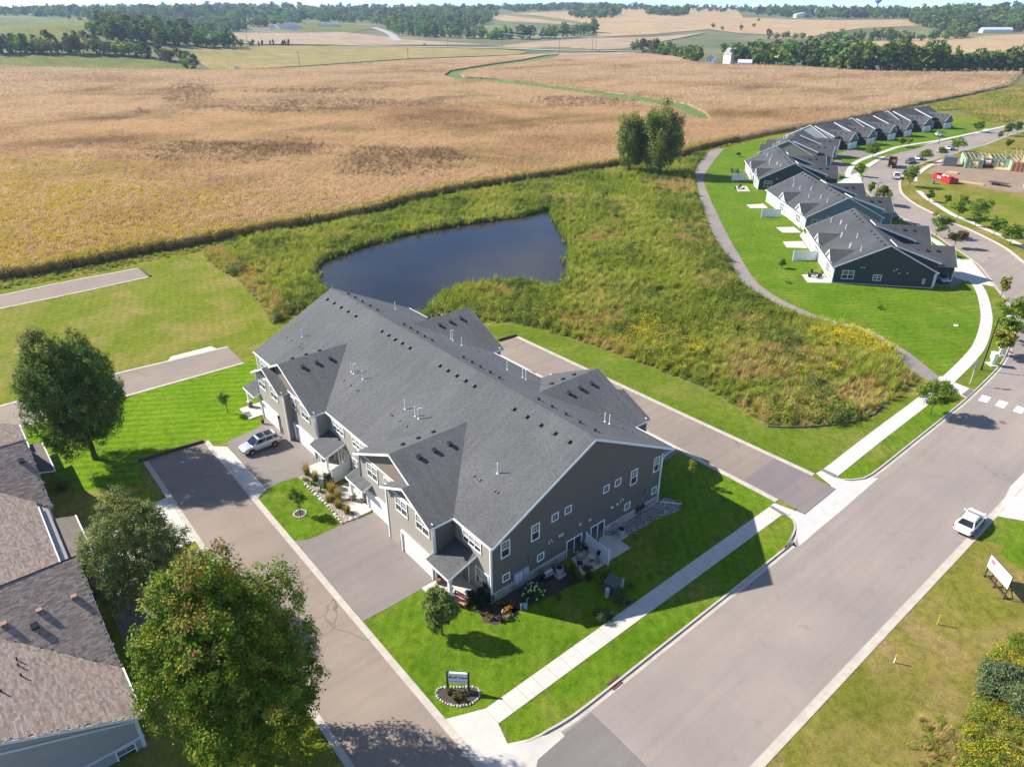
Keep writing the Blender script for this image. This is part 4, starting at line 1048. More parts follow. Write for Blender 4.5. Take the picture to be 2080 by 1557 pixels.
def corn():
    m, nt, b, out = new_mat('corn_canopy'); v = wpos(nt)
    f = maprange(nt, noise(nt, v, .02, 5, .6), .3, .7)
    col = mixc(nt, f, (.30, .195, .105), (.44, .30, .18))
    fd = maprange(nt, noise(nt, scaled(nt, v, (.008, .02, 1), .35), 1.0, 3, .5), .58, .72)
    col = mixc(nt, mul(nt, fd, .45), col, (.20, .13, .055))
    f2 = maprange(nt, noise(nt, scaled(nt, v, (.5, 1.2, 1), 0.1), 1.0, 4, .75), .3, .7, .55, 1.45)
    col = mixc(nt, 1.0, col, gray(nt, f2), 'MULTIPLY')
    nt.links.new(col, b.inputs['Base Color']); b.inputs['Roughness'].default_value = .95; b.inputs['Specular IOR Level'].default_value = .1
    bump(nt, b, noise(nt, v, .9, 4, .8), 1.0, .8)
    ne = resample(GP(corn_edge), 4.0); canopy = [tuple(p) for p in offset(ne, 3.2)] + GP(corn_back)
    sheet('corn_field', canopy, 1.35, m, 1.4, holes=[WATERWAY], grid=24, zfun=T, label='ripe tan corn field behind the pond')
    m2 = plain('waterway_grass', (.10, .15, .02), .9, .2, .1, world_space=True)
    sheet('grass_waterway', WATERWAY, .3, m2, 0, grid=20, zfun=T, label='green grass strip winding through the corn')
    rg = np.random.default_rng(77)
    # rows run along the near edge of the field
    d = np.array(G(560, 467)[:2]) - np.array(G(0, 569)[:2]); ang = math.atan2(d[1], d[0]); ca, sa = math.cos(ang), math.sin(ang)
    cp = np.array(CORN)
    inner = cp
    def rows(du, dv, rmin, rmax):
        U = cp[:, 0] * ca + cp[:, 1] * sa; Vv = -cp[:, 0] * sa + cp[:, 1] * ca
        lim = rmax * 1.05
        uu = np.arange(max(U.min(), -lim), min(U.max(), lim), du); vv = np.arange(max(Vv.min(), -lim), min(Vv.max(), lim), dv)
        gu, gv = np.meshgrid(uu, vv); gu = gu.ravel() + rg.uniform(-.2, .2, gu.size) * du; gv = gv.ravel() + rg.normal(size=gv.size) * .07
        X = gu * ca - gv * sa; Y = gu * sa + gv * ca
        r = np.hypot(X, Y); az = np.arctan2(X * R_[0] + Y * R_[1], X * FH[0] + Y * FH[1])
        k = (r > rmin) & (r < rmax) & (np.abs(az) < .80); X = X[k]; Y = Y[k]
        k = inside(cp, X, Y) & ~inside(WATERWAY, X, Y)
        return X[k], Y[k]
    vs = [corn_variant('corn_row_%d' % i, 100 + i, MT['corn']) for i in range(4)] + [corn_variant('weathered_corn_row_%d' % i, 110 + i, MT['corn_dark']) for i in range(2)] + [corn_variant('golden_corn_row_%d' % i, 115 + i, MT['corn_gold']) for i in range(2)]
    # thin, weathered stands (seen from above as darker patches) and a greener golden corner
    thin = []
    for (u, v, ru, rv) in ((390, 196, 45, 24), (470, 318, 190, 17), (560, 305, 120, 12), (800, 335, 130, 24), (690, 218, 190, 10), (560, 232, 110, 8), (1180, 212, 110, 10), (290, 238, 22, 7), (900, 330, 40, 22), (640, 190, 120, 5)):
        c = G(u, v)[:2]; ex = (G(u + ru, v)[:2] - c); ey = (G(u, v - rv)[:2] - c); thin.append((c, np.linalg.inv(np.c_[ex, ey])))
    gold_c = G(0, 470)[:2]; gold_x = G(620, 470)[:2] - gold_c; gold_y = G(0, 330)[:2] - gold_c; gold_m = np.linalg.inv(np.c_[gold_x, gold_y])
    def corn_index(X, Y):
        n = len(X); idx = rg.integers(0, 4, n); wob = .35 * np.sin(X * .13) * np.cos(Y * .11) + .25 * np.sin(X * .31 + Y * .27)
        q = np.c_[X, Y] - gold_c; l = q @ gold_m.T; dg = np.hypot(l[:, 0], l[:, 1] * np.where(l[:, 1] < 0, .8, 1)) + wob * .5
        idx = np.where(rg.uniform(size=n) < np.clip(.85 - dg * .7, 0, .6), rg.integers(6, 8, n), idx)
        for c, m3 in thin:
            l = (np.c_[X, Y] - c) @ m3.T; dd = np.hypot(l[:, 0], l[:, 1]) + wob * .8
            idx = np.where(rg.uniform(size=n) < np.clip((1.3 - dd) * .9, 0, .6), rg.integers(4, 6, n), idx)
        return idx
    for rmin, rmax, du, dv, s, nm in ((0, 400, 1.0, .80, 1.0, 'ripe corn plants at the near side of the field'), (400, 560, 1.8, 1.5, 1.25, 'ripe corn plants in the middle of the field'), (560, 800, 3.2, 2.8, 1.6, 'ripe corn plants in the far part of the field')):
        X, Y = rows(du, dv, rmin, rmax)
        n = len(X); hz = 1 / s if s > 1 else 1
        scl = np.c_[np.full(n, 1.05 * s), np.full(n, 1.0 * s * (1.6 if s > 1 else 1)), rg.uniform(.72, 1.12, n) * (1 + .06 * np.sin(X * .21) * np.sin(Y * .17))]
        rot = np.c_[rg.normal(size=n) * .05, rg.normal(size=n) * .05, ang + rg.normal(size=n) * .1 + PI * rg.integers(0, 2, n)]
        scatter('corn_plants', np.c_[X, Y, T(X, Y) + .0], rot, scl, vs, corn_index(X, Y), nm)
        print('corn', n)
    # greener outer rows at the near edge
    e = resample(GP(corn_edge[:18]), 1.0); nrm = offset(e, 1.0) - e
    pts = []
    for k in range(6):
        pts.append(e + nrm * (k * .62 + .1) + rg.normal(size=e.shape) * .12)
    q = np.concatenate(pts); n = len(q)
    vg = [corn_variant('edge_corn_row_%d' % i, 130 + i, MT['corn_green']) for i in range(3)]
    scatter('corn_edge_plants', np.c_[q, np.zeros(n)], np.c_[rg.normal(size=n) * .07, rg.normal(size=n) * .07, ang + rg.normal(size=n) * .3], np.c_[np.full(n, 1.1), np.full(n, 1.2), rg.uniform(.75, 1.05, n)], vg, rg.integers(0, 3, n), 'greener corn plants along the near edge of the field')
corn()

# ------------------------------------------------------------------ meadow
MT['weed'] = foliage_mat('meadow_weeds', .3, True, [(.10, .145, .020), (.17, .22, .028), (.25, .29, .040), (.335, .35, .065), (.40, .37, .12)], patch=.05)
MT['brush'] = foliage_mat('dark_brush', .25, True, [(.08, .13, .026), (.115, .165, .03), (.15, .20, .042)])
MT['grass_tall'] = foliage_mat('meadow_grass', .35, True, [(.18, .24, .025), (.28, .325, .038), (.37, .385, .065), (.47, .43, .13), (.54, .45, .22)], patch=.04)
MT['straw'] = foliage_mat('straw_grass', .35, True, [(.34, .29, .09), (.46, .35, .14), (.54, .38, .17), (.46, .26, .11)], patch=.08)
MT['gold'] = foliage_mat('goldenrod', .25, True, [(.62, .46, .01), (.75, .58, .015), (.55, .45, .02)])
MT['reed'] = foliage_mat('reeds', .35, True, [(.19, .28, .03), (.27, .35, .04), (.37, .42, .07)], patch=.1)

def weed_bush(name, seed, mat, h=1.1, r=.55, n=150, leaf=.16):
    rg = np.random.default_rng(seed)
    d = rg.normal(size=(n, 3)); d[:, 2] = np.abs(d[:, 2]) * 1.1; d /= np.linalg.norm(d, axis=1)[:, None]
    q = rg.uniform(.35, 1.0, n) ** .6
    lump = 1 + .3 * np.sin(d[:, 0] * 5 + seed) * np.cos(d[:, 1] * 4)
    C = d * (q * lump)[:, None] * np.array([r, r, h]); nr = d + rg.normal(size=(n, 3)) * .7; nr[:, 2] += .5; nr /= np.linalg.norm(nr, axis=1)[:, None]
    V, Q = leaf_quads(C, nr, leaf, rg, aspect=.5)
    return np_mesh(name, V, Q, [mat], np.repeat(rg.uniform(.65, 1.35, n)[:, None], 3, 1))

def tuft(name, seed, mat, n=46, spread=.35, h=1.1, w=.028, lean=.45):
    V, Q, Tn = blades(n, spread, h, w, lean, np.random.default_rng(seed))
    return np_mesh(name, V, Q, [mat], np.array(Tn))

def flower_weed(name, seed):
    rg = np.random.default_rng(seed); n = 90
    C = rg.normal(size=(n, 3)) * np.array([.3, .3, .22]) + np.array([0, 0, .6]); nr = rg.normal(size=(n, 3)); nr[:, 2] += .8; nr /= np.linalg.norm(nr, axis=1)[:, None]
    V, Q = leaf_quads(C, nr, .15, rg, aspect=.45)
    k = 34; C2 = rg.normal(size=(k, 3)) * np.array([.32, .32, .12]) + np.array([0, 0, 1.12]); n2 = rg.normal(size=(k, 3)) * .5; n2[:, 2] += 1; n2 /= np.linalg.norm(n2, axis=1)[:, None]
    V2, Q2 = leaf_quads(C2, n2, .095, rg, aspect=.9)
    return np_mesh(name, np.r_[V, V2], np.r_[Q, Q2 + len(V)], [MT['weed'], MT['gold']], np.repeat(rg.uniform(.7, 1.3, n + k)[:, None], 3, 1), np.r_[np.zeros(n), np.ones(k)])

def meadow():
    rg = np.random.default_rng(5)
    W = [weed_bush('weed_%d' % i, 200 + i, MT['weed'], *a) for i, a in enumerate([(1.1, .6, 150, .17), (.8, .7, 150, .15), (1.5, .6, 170, .18), (.9, .5, 130, .14)])]
    Tf = [tuft('tall_grass_%d' % i, 220 + i, MT['grass_tall'], *a) for i, a in enumerate([(46, .35, 1.0, .026, .5), (40, .45, .8, .026, .7), (50, .3, 1.3, .024, .4)])]
    S = [tuft('straw_%d' % i, 240 + i, MT['straw'], 44, .4, .9, .022, .5) for i in range(2)]
    Rd = [tuft('reed_%d' % i, 260 + i, MT['reed'], 30, .3, 1.9, .035, .25) for i in range(2)]
    Fl = [flower_weed('flower_weed_%d' % i, 280 + i) for i in range(2)]
    allv = W + Tf + S
    mp = np.array(MEADOW)
    X, Y = in_poly_points(mp, 3.1, rg, holes=[POND])
    # less dense far away
    r = np.hypot(X, Y); keep = rg.uniform(size=len(X)) < np.clip(1.25 - r / 420, .45, 1); X = X[keep]; Y = Y[keep]; n = len(X)
    def nz(a, b2, s1, s2): return np.sin(X * a + s1) * np.cos(Y * b2 + s2) + .6 * np.sin(X * a * 2.3 - Y * b2 * 1.7 + s2) + .4 * np.sin(X * a * 5.1 + Y * b2 * 4.3)
    f = nz(.11, .13, .3, 1.2) + rg.normal(size=n) * .45
    g = nz(.07, .09, 2.1, .4) + rg.normal(size=n) * .4
    idx = np.where(f > .25, rg.integers(0, 4, n), 4 + rg.integers(0, 3, n))
    idx = np.where(g > 1.15, 7 + rg.integers(0, 2, n), idx)
    # edges: straw coloured grass at the left border and at the south tip
    def near(poly, d):
        e = resample(poly, 2.0); m = np.full(n, 1e9)
        for q in e: m = np.minimum(m, np.hypot(X - q[0], Y - q[1]))
        return m < d
    left = near(GP([(412, 507), (440, 545), (480, 565), (520, 610), (560, 655)]), 4.2)
    idx = np.where(left & (rg.uniform(size=n) < .85), 7 + rg.integers(0, 2, n), idx)
    for (u, v, ru, rv, pr) in ((1590, 735, 110, 40, .75), (1690, 800, 90, 26, .6), (1520, 760, 60, 26, .55), (1450, 560, 50, 30, .4), (1240, 470, 50, 22, .4), (1010, 590, 80, 14, .5), (520, 540, 40, 16, .35), (1330, 690, 70, 18, .45), (1120, 405, 90, 8, .35), (1380, 380, 40, 14, .6)):
        c = G(u, v)[:2]; m3 = np.linalg.inv(np.c_[G(u + ru, v)[:2] - c, G(u, v - rv)[:2] - c]); l = (np.c_[X, Y] - c) @ m3.T
        hit = np.hypot(l[:, 0], l[:, 1]) + .3 * np.sin(X * .9) * np.cos(Y * .8) < 1
        idx = np.where(hit & (rg.uniform(size=n) < pr), 7 + rg.integers(0, 2, n), idx)
    tip = near(GP([(1560, 855), (1700, 850), (1780, 830), (1830, 790)]), 5.5)
    idx = np.where(tip & (rg.uniform(size=n) < .5), 7 + rg.integers(0, 2, n), idx)
    s = rg.uniform(.7, 1.25, n) * (1.0 + .22 * np.sin(X * .3) * np.cos(Y * .26))
    edge = near(list(MEADOW) + [MEADOW[0]], 1.1); s = np.where(edge, s * .6, s)
    scl = np.c_[s * 1.15, s * 1.15, s * rg.uniform(.8, 1.5, n)]
    rot = np.c_[rg.normal(size=n) * .1, rg.normal(size=n) * .1, rg.uniform(0, 2 * PI, n)]
    scatter('meadow_plants', np.c_[X, Y, np.zeros(n)], rot, scl, allv, idx, 'wild green meadow of weeds and tall grass around the pond')
    print('meadow', n)
    # denser bushy patches
    m = (np.sin(X * .23 + 1.3) * np.sin(Y * .21 + .4) + .5 * np.sin(X * .6 - Y * .5) > .62) & (rg.uniform(size=n) < .22); k = m.sum(); s = rg.uniform(1.2, 2.1, k)
    scatter('meadow_bushes', np.c_[X[m], Y[m], np.zeros(k)], np.c_[np.zeros(k), np.zeros(k), rg.uniform(0, 6.28, k)], np.c_[s, s, s * .85], [weed_bush('brush_%d' % i, 290 + i, MT['brush'], 1.0, .6, 170, .15) for i in range(3)], rg.integers(0, 3, k), 'taller dark bushy weeds in the meadow')
    # reeds round the pond
    pe = resample(np.array(POND + POND[:1]), .35); q = np.concatenate([pe + rg.normal(size=pe.shape) * .7 for _ in range(2)]); q = q[~inside(offset(np.array(POND + POND[:1]), .0), q[:, 0], q[:, 1]) | (rg.uniform(size=len(q)) < .25)]
    k = len(q); s = rg.uniform(.5, 1.0, k)
    scatter('pond_reeds', np.c_[q, np.full(k, -.05)], np.c_[rg.normal(size=k) * .08, rg.normal(size=k) * .08, rg.uniform(0, 6.28, k)], np.c_[s, s, s * rg.uniform(.6, 1.1, k)], Rd + S[:1], rg.choice(3, k, p=[.4, .35, .25]), 'green reeds along the pond shore')
    # goldenrod
    P_ = []
    for (u, v, sg, cnt) in ((1748, 690, 4.0, 150), (1700, 690, 2.5, 50), (1790, 720, 2.5, 45), (1350, 700, 4.0, 60), (1290, 690, 2.5, 34), (1385, 728, 3.0, 36), (1655, 760, 3.0, 18), (1340, 668, 2.5, 16)):
        c = G(u, v); P_.append(rg.normal(size=(cnt, 2)) * sg * np.array([1, .7]) + c[:2])
    q = np.concatenate(P_); q = q[inside(mp, q[:, 0], q[:, 1])]; k = len(q)
    scatter('goldenrod', np.c_[q, np.zeros(k)], np.c_[np.zeros((k, 2)), rg.uniform(0, 6.28, k)], np.repeat(rg.uniform(.9, 1.5, k)[:, None], 3, 1), Fl, rg.integers(0, 2, k), 'yellow flowering goldenrod in the meadow')
    # strip of long grass between the corn and the left lawn
    st = GP([(-100, 592), (0, 572), (189, 541), (378, 508), (459, 490), (412, 510), (300, 531), (189, 556), (80, 574), (0, 588), (-100, 606)])
    X2, Y2 = in_poly_points(st, 2.2, rg); k = len(X2); s = rg.uniform(.4, .8, k)
    scatter('field_edge_grass', np.c_[X2, Y2, np.zeros(k)], np.c_[np.zeros((k, 2)), rg.uniform(0, 6.28, k)], np.c_[s * 1.3, s * 1.3, s * .8], Tf + S + W[:1], rg.choice(6, k), 'long grass along the corn edge')
    # wild corner at the lower right
    wc = GP([(1985, 1395), (2010, 1330), (2060, 1290), (2140, 1270), (2200, 1580), (2200, 1640), (1960, 1640), (1940, 1557), (1952, 1470)])
    X3, Y3 = in_poly_points(wc, 9, rg); k = len(X3); s = rg.uniform(.45, .85, k)
    scatter('verge_weeds', np.c_[X3, Y3, np.zeros(k)], np.c_[np.zeros((k, 2)), rg.uniform(0, 6.28, k)], np.c_[s, s, s * .9], Fl + W + S, rg.choice(8, k, p=[.13, .12, .14, .14, .14, .13, .10, .10]), 'tall weeds with yellow flowers at the lower right')
    # brown dry weeds next to it
    c = G(1925, 1520); q = rg.normal(size=(130, 2)) * .9 + c[:2]
    scatter('dry_weeds', np.c_[q, np.zeros(130)], np.c_[np.zeros((130, 2)), rg.uniform(0, 6.28, 130)], np.repeat(rg.uniform(.4, .7, 130)[:, None], 3, 1), S + W[1:2], rg.integers(0, 3, 130), 'brownish dry weeds in the lower right corner')
    # scrub on the far side of the right edge
    sc = GP([(1800, 233), (1960, 199), (2072, 175), (2140, 161), (2140, 262), (2060, 246), (2010, 250), (1975, 235), (1945, 222), (1900, 226), (1820, 242)])
    X4, Y4 = in_poly_points(sc, .9, rg); k = len(X4); s = rg.uniform(.8, 1.6, k)
    scatter('rough_scrub', np.c_[X4, Y4, np.zeros(k)], np.c_[np.zeros((k, 2)), rg.uniform(0, 6.28, k)], np.c_[s, s, s * .8], W + Tf + S, np.where(np.sin(X4 * .09) * np.cos(Y4 * .14) + rg.normal(size=k) * .4 > .1, rg.integers(7, 9, k), rg.integers(2, 8, k)), 'olive scrub and grass behind the last villa')
meadow()

def shrub(name, label, pos, h, r, n, leaf, pal, seed, cat='shrub', group=None, shape='dome', parts=True):
    root = empty(name, (pos[0], pos[1], pos[2] if len(pos) > 2 else 0), 0, label, cat, group)
    cm, lc = crown_mesh('foliage', -.1 * h, h, r, n, leaf, pal, seed, shape, 9, None, 16)
    link_mesh('foliage', cm, root)
    mb = MB()
    for c in lc[:6]: mb.tube([(0, 0, -.05), (c[0] * .5, c[1] * .5, abs(c[2]) * .5), (c[0], c[1], abs(c[2]))], [.03, .02, .01], 5)
    mb.build('stem', MT['bark'], root)
    return root
# big willowy bush at the lower right
b = G(2062, 1430)
shrub('willow_bush', 'large blue green bush at the right picture edge', (b[0], b[1]), 3.6, 2.7, 26000, .15, [(.085, .125, .05), (.115, .155, .065), (.15, .185, .085)], 90, 'bush')
# ------------------------------------------------------------------ buildings
def wall_frame(axis, c, sgn):
    """a wall plane: returns f(a, z, off) -> local point; a runs along the wall, off outwards"""
    if axis == 'y': return (lambda a, z, o: (a, c + sgn * o, z)), (lambda da, dz, do: (da, do, dz))
    return (lambda a, z, o: (c + sgn * o, a, z)), (lambda da, dz, do: (do, da, dz))

def window(root, wf, a0, z0, a1, z1, kind='double', cols=1, grid=(2, 2), trim=.10, label=None, name='window', blind=False):
    """white window: trim, sashes, muntins proud of the wall, glass set back"""
    pt, dm = wf
    a0, a1 = min(a0, a1), max(a0, a1); w, h = a1 - a0, z1 - z0; ca, cz = (a0 + a1) / 2, (z0 + z1) / 2
    fr = MB()
    def bar(a, z, da, dz, o=.035, do=.07, mi=0): fr.box(pt(a, z, o), dm(da, dz, do), mi=mi)
    bar(a0 + trim / 2, cz, trim, h); bar(a1 - trim / 2, cz, trim, h); bar(ca, z0 + trim / 2, w - 2 * trim, trim); bar(ca, z1 - trim / 2, w - 2 * trim, trim)
    iw = (w - 2 * trim) / cols
    if kind == 'double':
        bar(ca, cz, w - 2 * trim, .07, .03, .06)
    for c in range(1, cols): bar(a0 + trim + iw * c, cz, .08, h - 2 * trim, .032, .062)
    for c in range(cols):
        x0 = a0 + trim + iw * c
        gz0, gz1 = (cz, z1 - trim) if kind == 'double' else (z0 + trim, z1 - trim)
        if kind == 'slide': continue
        for k in range(1, grid[0]): bar(x0 + iw * k / grid[0], (gz0 + gz1) / 2, .02, gz1 - gz0, .022, .03)
        for k in range(1, grid[1]): bar(x0 + iw / 2, gz0 + (gz1 - gz0) * k / grid[1], iw - .02, .02, .021, .03)
    f = fr.build(name, MT['white'], root)
    if label: f['label'] = label
    for c in range(cols):
        x0 = a0 + trim + iw * c + iw / 2
        halves = [(z0 + trim, cz), (cz, z1 - trim)] if kind == 'double' else [(z0 + trim, z1 - trim)]
        for j, (q0, q1) in enumerate(halves):
            gb = MB().box(pt(x0, (q0 + q1) / 2, .008), dm(iw - .02, q1 - q0 - .02, .012))
            gb.build('pane', MT['blind'] if (blind and j == len(halves) - 1) else MT['glass'], f)
    return f

def garage_door(root, wf, a0, a1, z1=2.35):
    pt, dm = wf; a0, a1 = min(a0, a1), max(a0, a1); w = a1 - a0; ca = (a0 + a1) / 2
    fr = MB()
    for a in (a0 - .07, a1 + .07): fr.box(pt(a, z1 / 2, .10), dm(.14, z1, .20))
    fr.box(pt(ca, z1 + .08, .105), dm(w + .30, .16, .21))
    d = fr.build('garage_door', MT['white'], root)
    n = 4; ph = (z1 - .02) / n
    for i in range(n):
        pb = MB().box(pt(ca, .01 + ph * (i + .5), .02), dm(w - .02, ph - .015, .03))
        for k in range(8):
            pb.box(pt(a0 + w * (k + .5) / 8, .01 + ph * (i + .5), .04), dm(w / 8 - .10, ph - .14, .012))
        pb.build('panel', MT['door_white'], d)
    return d

def slope_vent(root, p, parent_n, size=(.34, .36, .16), name='roof_vent'):
    """box vent sitting level on a roof point; parent_n: upward normal of the slope"""
    n = Vector(parent_n); q = n.to_track_quat('Z', 'Y')
    mb = MB()
    mb.box((0, 0, .015), (size[0] * 1.3, size[1] * 1.3, .03)); mb.box((0, 0, size[2] / 2 + .02), size)
    mb.box((0, 0, size[2] + .035), (size[0] * 1.12, size[1] * 1.12, .03))
    o = mb.build(name, MT['vent'], root); o.location = Vector([float(x) for x in p]); o.rotation_euler = q.to_euler()
    return o

def vent_pipe(root, p, h=1.1, bent=False, r=.05):
    mb = MB().cyl((0, 0, -.05), .13, .09, 10)
    pts = [(0, 0, 0), (0, 0, h)] + ([(.03, -.05, h + .1), (.35, -.25, h + .12)] if bent else [])
    mb.tube(pts, r, 8)
    o = mb.build('vent_pipe', MT['pipe'], root); o.location = Vector([float(x) for x in p]); return o

def turtle(root, p, n, r=.14):
    mb = MB().tube([(0, 0, 0), (0, 0, .1)], [r, r * .8], 10)
    o = mb.build('exhaust_vent', MT['vent'], root); o.location = Vector([float(x) for x in p]); o.rotation_euler = Vector(n).to_track_quat('Z', 'Y').to_euler(); return o

def downspout(root, pts, r=.05):
    MB().tube(pts, r, 6).build('downspout', MT['gutter'], root)

def shift(root, p): return (p[0] - root.location.x, p[1] - root.location.y, p[2])

def townhouse():
    B = empty('townhouse_block', (40.0, 61.27, 0), 0, 'large grey townhouse block with dark shingle roof at the centre', 'townhouse')
    S = MT['siding']; F = MT['siding_front']
    EZ, SL, HW = 6.36, .503, 12.0
    RZ = EZ + SL * HW
    def zm(x): return EZ + SL * (HW - abs(x))
    yw, yr = 24.84, 25.18
    # main body
    mb = MB()
    prof = [(-11.8, -.3), (10.4, -.3), (10.4, zm(10.4) - .26), (0, RZ - .22), (-11.8, zm(11.8) - .26)]
    mb.extr([(x, -yw, z) for x, z in prof], (0, 2 * yw, 0))
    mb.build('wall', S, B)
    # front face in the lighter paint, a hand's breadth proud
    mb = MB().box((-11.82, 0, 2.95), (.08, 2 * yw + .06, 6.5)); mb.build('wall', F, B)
    # main roof
    mb = MB()
    mb.roof([(-HW, -yr, EZ), (0, -yr, RZ), (0, yr, RZ), (-HW, yr, EZ)]); mb.roof([(HW, -yr, EZ), (0, -yr, RZ), (0, yr, RZ), (HW, yr, EZ)])
    roof = mb.build('roof', [MT['shingle'], MT['white']], B)
    cap = MB()
    for s in (-1, 1): cap.roof([(s * .16, -yr, RZ - .16 * SL + .03), (0, -yr, RZ + .03), (0, yr, RZ + .03), (s * .16, yr, RZ - .16 * SL + .03)], .02)
    cap.build('ridge_cap', [MT['shingle'], MT['shingle']], roof)
    fa = MB()
    for s in (-1, 1):
        for e in (-1, 1):   # rake boards
            A = np.array([s * HW, e * yr, EZ - .02]); C = np.array([0, e * yr, RZ - .02])
            fa.extr([A, C, C - [0, 0, .26], A - [0, 0, .26]], (0, e * .035, 0))
        fa.box((s * (HW + .02), 0, EZ - .13), (.035, 2 * yr, .22))
    fa.build('fascia', MT['white'], B)
    so = MB()
    so.box((11.2, 0, EZ - .28), (1.6, 2 * yr - .1, .04)); so.box((-11.85, 0, EZ - .27), (.3, 2 * yr - .1, .04)); so.build('soffit', MT['white'], B)
    for s in (-1, 1):
        for (y0, y1) in ((-yr, -19.9), (-4.5, 4.5), (19.9, yr)):
            MB().box((s * (HW + .09), (y0 + y1) / 2, EZ - .07), (.12, y1 - y0, .12)).build('gutter', MT['gutter'], B)
    # corner boards
    for x, y in ((-11.86, -yw), (10.4, -yw), (-11.86, yw), (10.4, yw)):
        MB().box((x, y, 3.0), (.17, .17, 6.5)).build('corner_board', MT['white'], B)
    # four cross wings
    HZ, WHW = EZ + .4843 * 7.5, 7.5
    for sx in (-1, 1):
        for sy in (-1, 1):
            yc = sy * 12.24
            xb, xf = sx * 13.25, sx * 14.05            # back bay and front bay walls
            o_lo, o_hi = yc + sy * 7.5, yc - sy * 7.5     # outer, inner eaves
            ym = yc + sy * 3.35                           # front bay ridge
            yi = yc - sy * .8                            # inner edge of the front bay
            tb, tf = sx * 13.80, sx * 14.60               # roof front edges
            W = MB()
            pr = [(o_lo - sy * .12, -.3), (o_hi + sy * .12, -.3), (o_hi + sy * .12, EZ - .2), (yc, HZ - .22), (o_lo - sy * .12, EZ - .2)]
            W.extr([(xb, y, z) for y, z in pr], (-sx * 4.5, 0, 0))
            W.build('wall', F, B)
            W = MB(); fz = EZ + .4843 * 4.15
            pr = [(o_lo - sy * .12, -.3), (yi + sy * .12, -.3), (yi + sy * .12, EZ - .2), (ym, fz - .22), (o_lo - sy * .12, EZ - .2)]
            W.extr([(xf, y, z) for y, z in pr], (-sx * 1.2, 0, 0)); W.build('wall', F, B)
            # side of the wing facing the porch is the darker siding
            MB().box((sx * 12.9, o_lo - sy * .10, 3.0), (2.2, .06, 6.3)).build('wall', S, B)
            # gable tops with brown siding and a band board
            g = MB(); g.extr([(xb + sx * .02, yc - sy * 6.6, EZ + .2), (xb + sx * .02, yc + sy * 6.6, EZ + .2), (xb + sx * .02, yc, HZ - .32)], (sx * .02, 0, 0)); g.build('gable_panel', MT['gable_brown'], B)
            g = MB(); g.extr([(xf + sx * .02, ym - 3.4, EZ + .2), (xf + sx * .02, ym + 3.4, EZ + .2), (xf + sx * .02, ym, fz - .32)], (sx * .02, 0, 0)); g.build('gable_panel', MT['gable_brown'], B)
            g = MB().box((xb + sx * .05, (yc + o_hi) / 2 , EZ + .12), (.06, 7.3, .16)); g.box((xb + sx * .05, yc + sy * .2, EZ + .12), (.058, 1.6, .158)); g.build('band_board', MT['white'], B)
            g = MB().box((xf + sx * .05, ym, EZ + .12), (.06, 8.0, .16)); g.build('band_board', MT['white'], B)
            R = MB(); dk = MT['shingle']
            vx = -sx * 0 + sx * (HW - (HZ - EZ) / SL)      # where the wing ridge meets the main slope
            ve = sx * HW
            R.roof([(tb, o_hi, EZ), (tb, yc, HZ), (vx, yc, HZ), (ve, o_hi, EZ)])
            zz = lambda y: EZ + .4843 * abs(y - o_lo)
            R.roof([(tf, o_lo, EZ), (tf, ym, zz(ym)), (tb, ym, zz(ym)), (tb, yc, HZ), (vx, yc, HZ), (ve, o_lo, EZ)])
            R.roof([(tf, yi, EZ), (tf, ym, zz(ym)), (xb - sx * .1, ym, zz(ym)), (xb - sx * .1, yi, EZ)])
            wr = R.build('wing_roof', [MT['shingle'], MT['white']], B)
            f2 = MB()
            def rake(x, ya, za, yb, zb, w=.22):
                f2.extr([(x, ya, za - .02), (x, yb, zb - .02), (x, yb, zb - .02 - w), (x, ya, za - .02 - w)], (sx * .035, 0, 0))
            rake(tb, o_hi, EZ, yc, HZ); rake(tb, yc, HZ, ym, zz(ym)); rake(tf, o_lo, EZ, ym, zz(ym)); rake(tf, yi, EZ, ym, zz(ym))
            f2.box(((tf + sx * 12.1) / 2, o_lo + sy * .02, EZ - .12), (abs(tf) - 12.1, .03, .2)); f2.box(((tb + sx * 12.1) / 2, o_hi - sy * .02, EZ - .12), (abs(tb) - 12.1, .03, .2))
            f2.build('fascia', MT['white'], B)
            for xq, y in ((xb, o_hi + sy * .12), (xf, yi + sy * .12), (xf, o_lo - sy * .12)):
                MB().box((xq, y, 3.0), (.16, .16, 6.4)).build('corner_board', MT['white'], B)
            # wing vents on both slopes
            nrm = lambda s: (0, s * .4843, 1)
            for k in range(3):
                xx = sx * (7.9 + 1.75 * k)
                slope_vent(wr, (xx, yc + sy * 1.35, HZ - .4843 * 1.35), nrm(sy)); slope_vent(wr, (xx, yc - sy * 1.35, HZ - .4843 * 1.35), nrm(-sy))
            # garages
            gf = wall_frame('x', xf + sx * .01, sx); gb = wall_frame('x', xb + sx * .01, sx)
            a0, a1 = yc + sy * 7.0, yc + sy * 1.95
            if sx < 0 or True:
                garage_door(B, gf, a0 - sy * .12, a1 - sy * .05); garage_door(B, gb, yc - sy * 1.1, yc - sy * 6.0)
            # windows of the bays
            window(B, gf, yc + sy * 1.05, 4.5, yc + sy * 3.1, 6.2, 'double', 2, (3, 2), blind=True); window(B, gf, yc + sy * 4.5, 4.5, yc + sy * 6.7, 6.2, 'double', 2, (3, 2), blind=True)
            window(B, gb, yc - sy * 3.6, 4.4, yc - sy * 5.7, 6.1, 'double', 2, (3, 2), blind=True); window(B, gb, yc - sy * .95, 4.6, yc - sy * 2.3, 6.1, 'double', 1, (3, 2), blind=True)
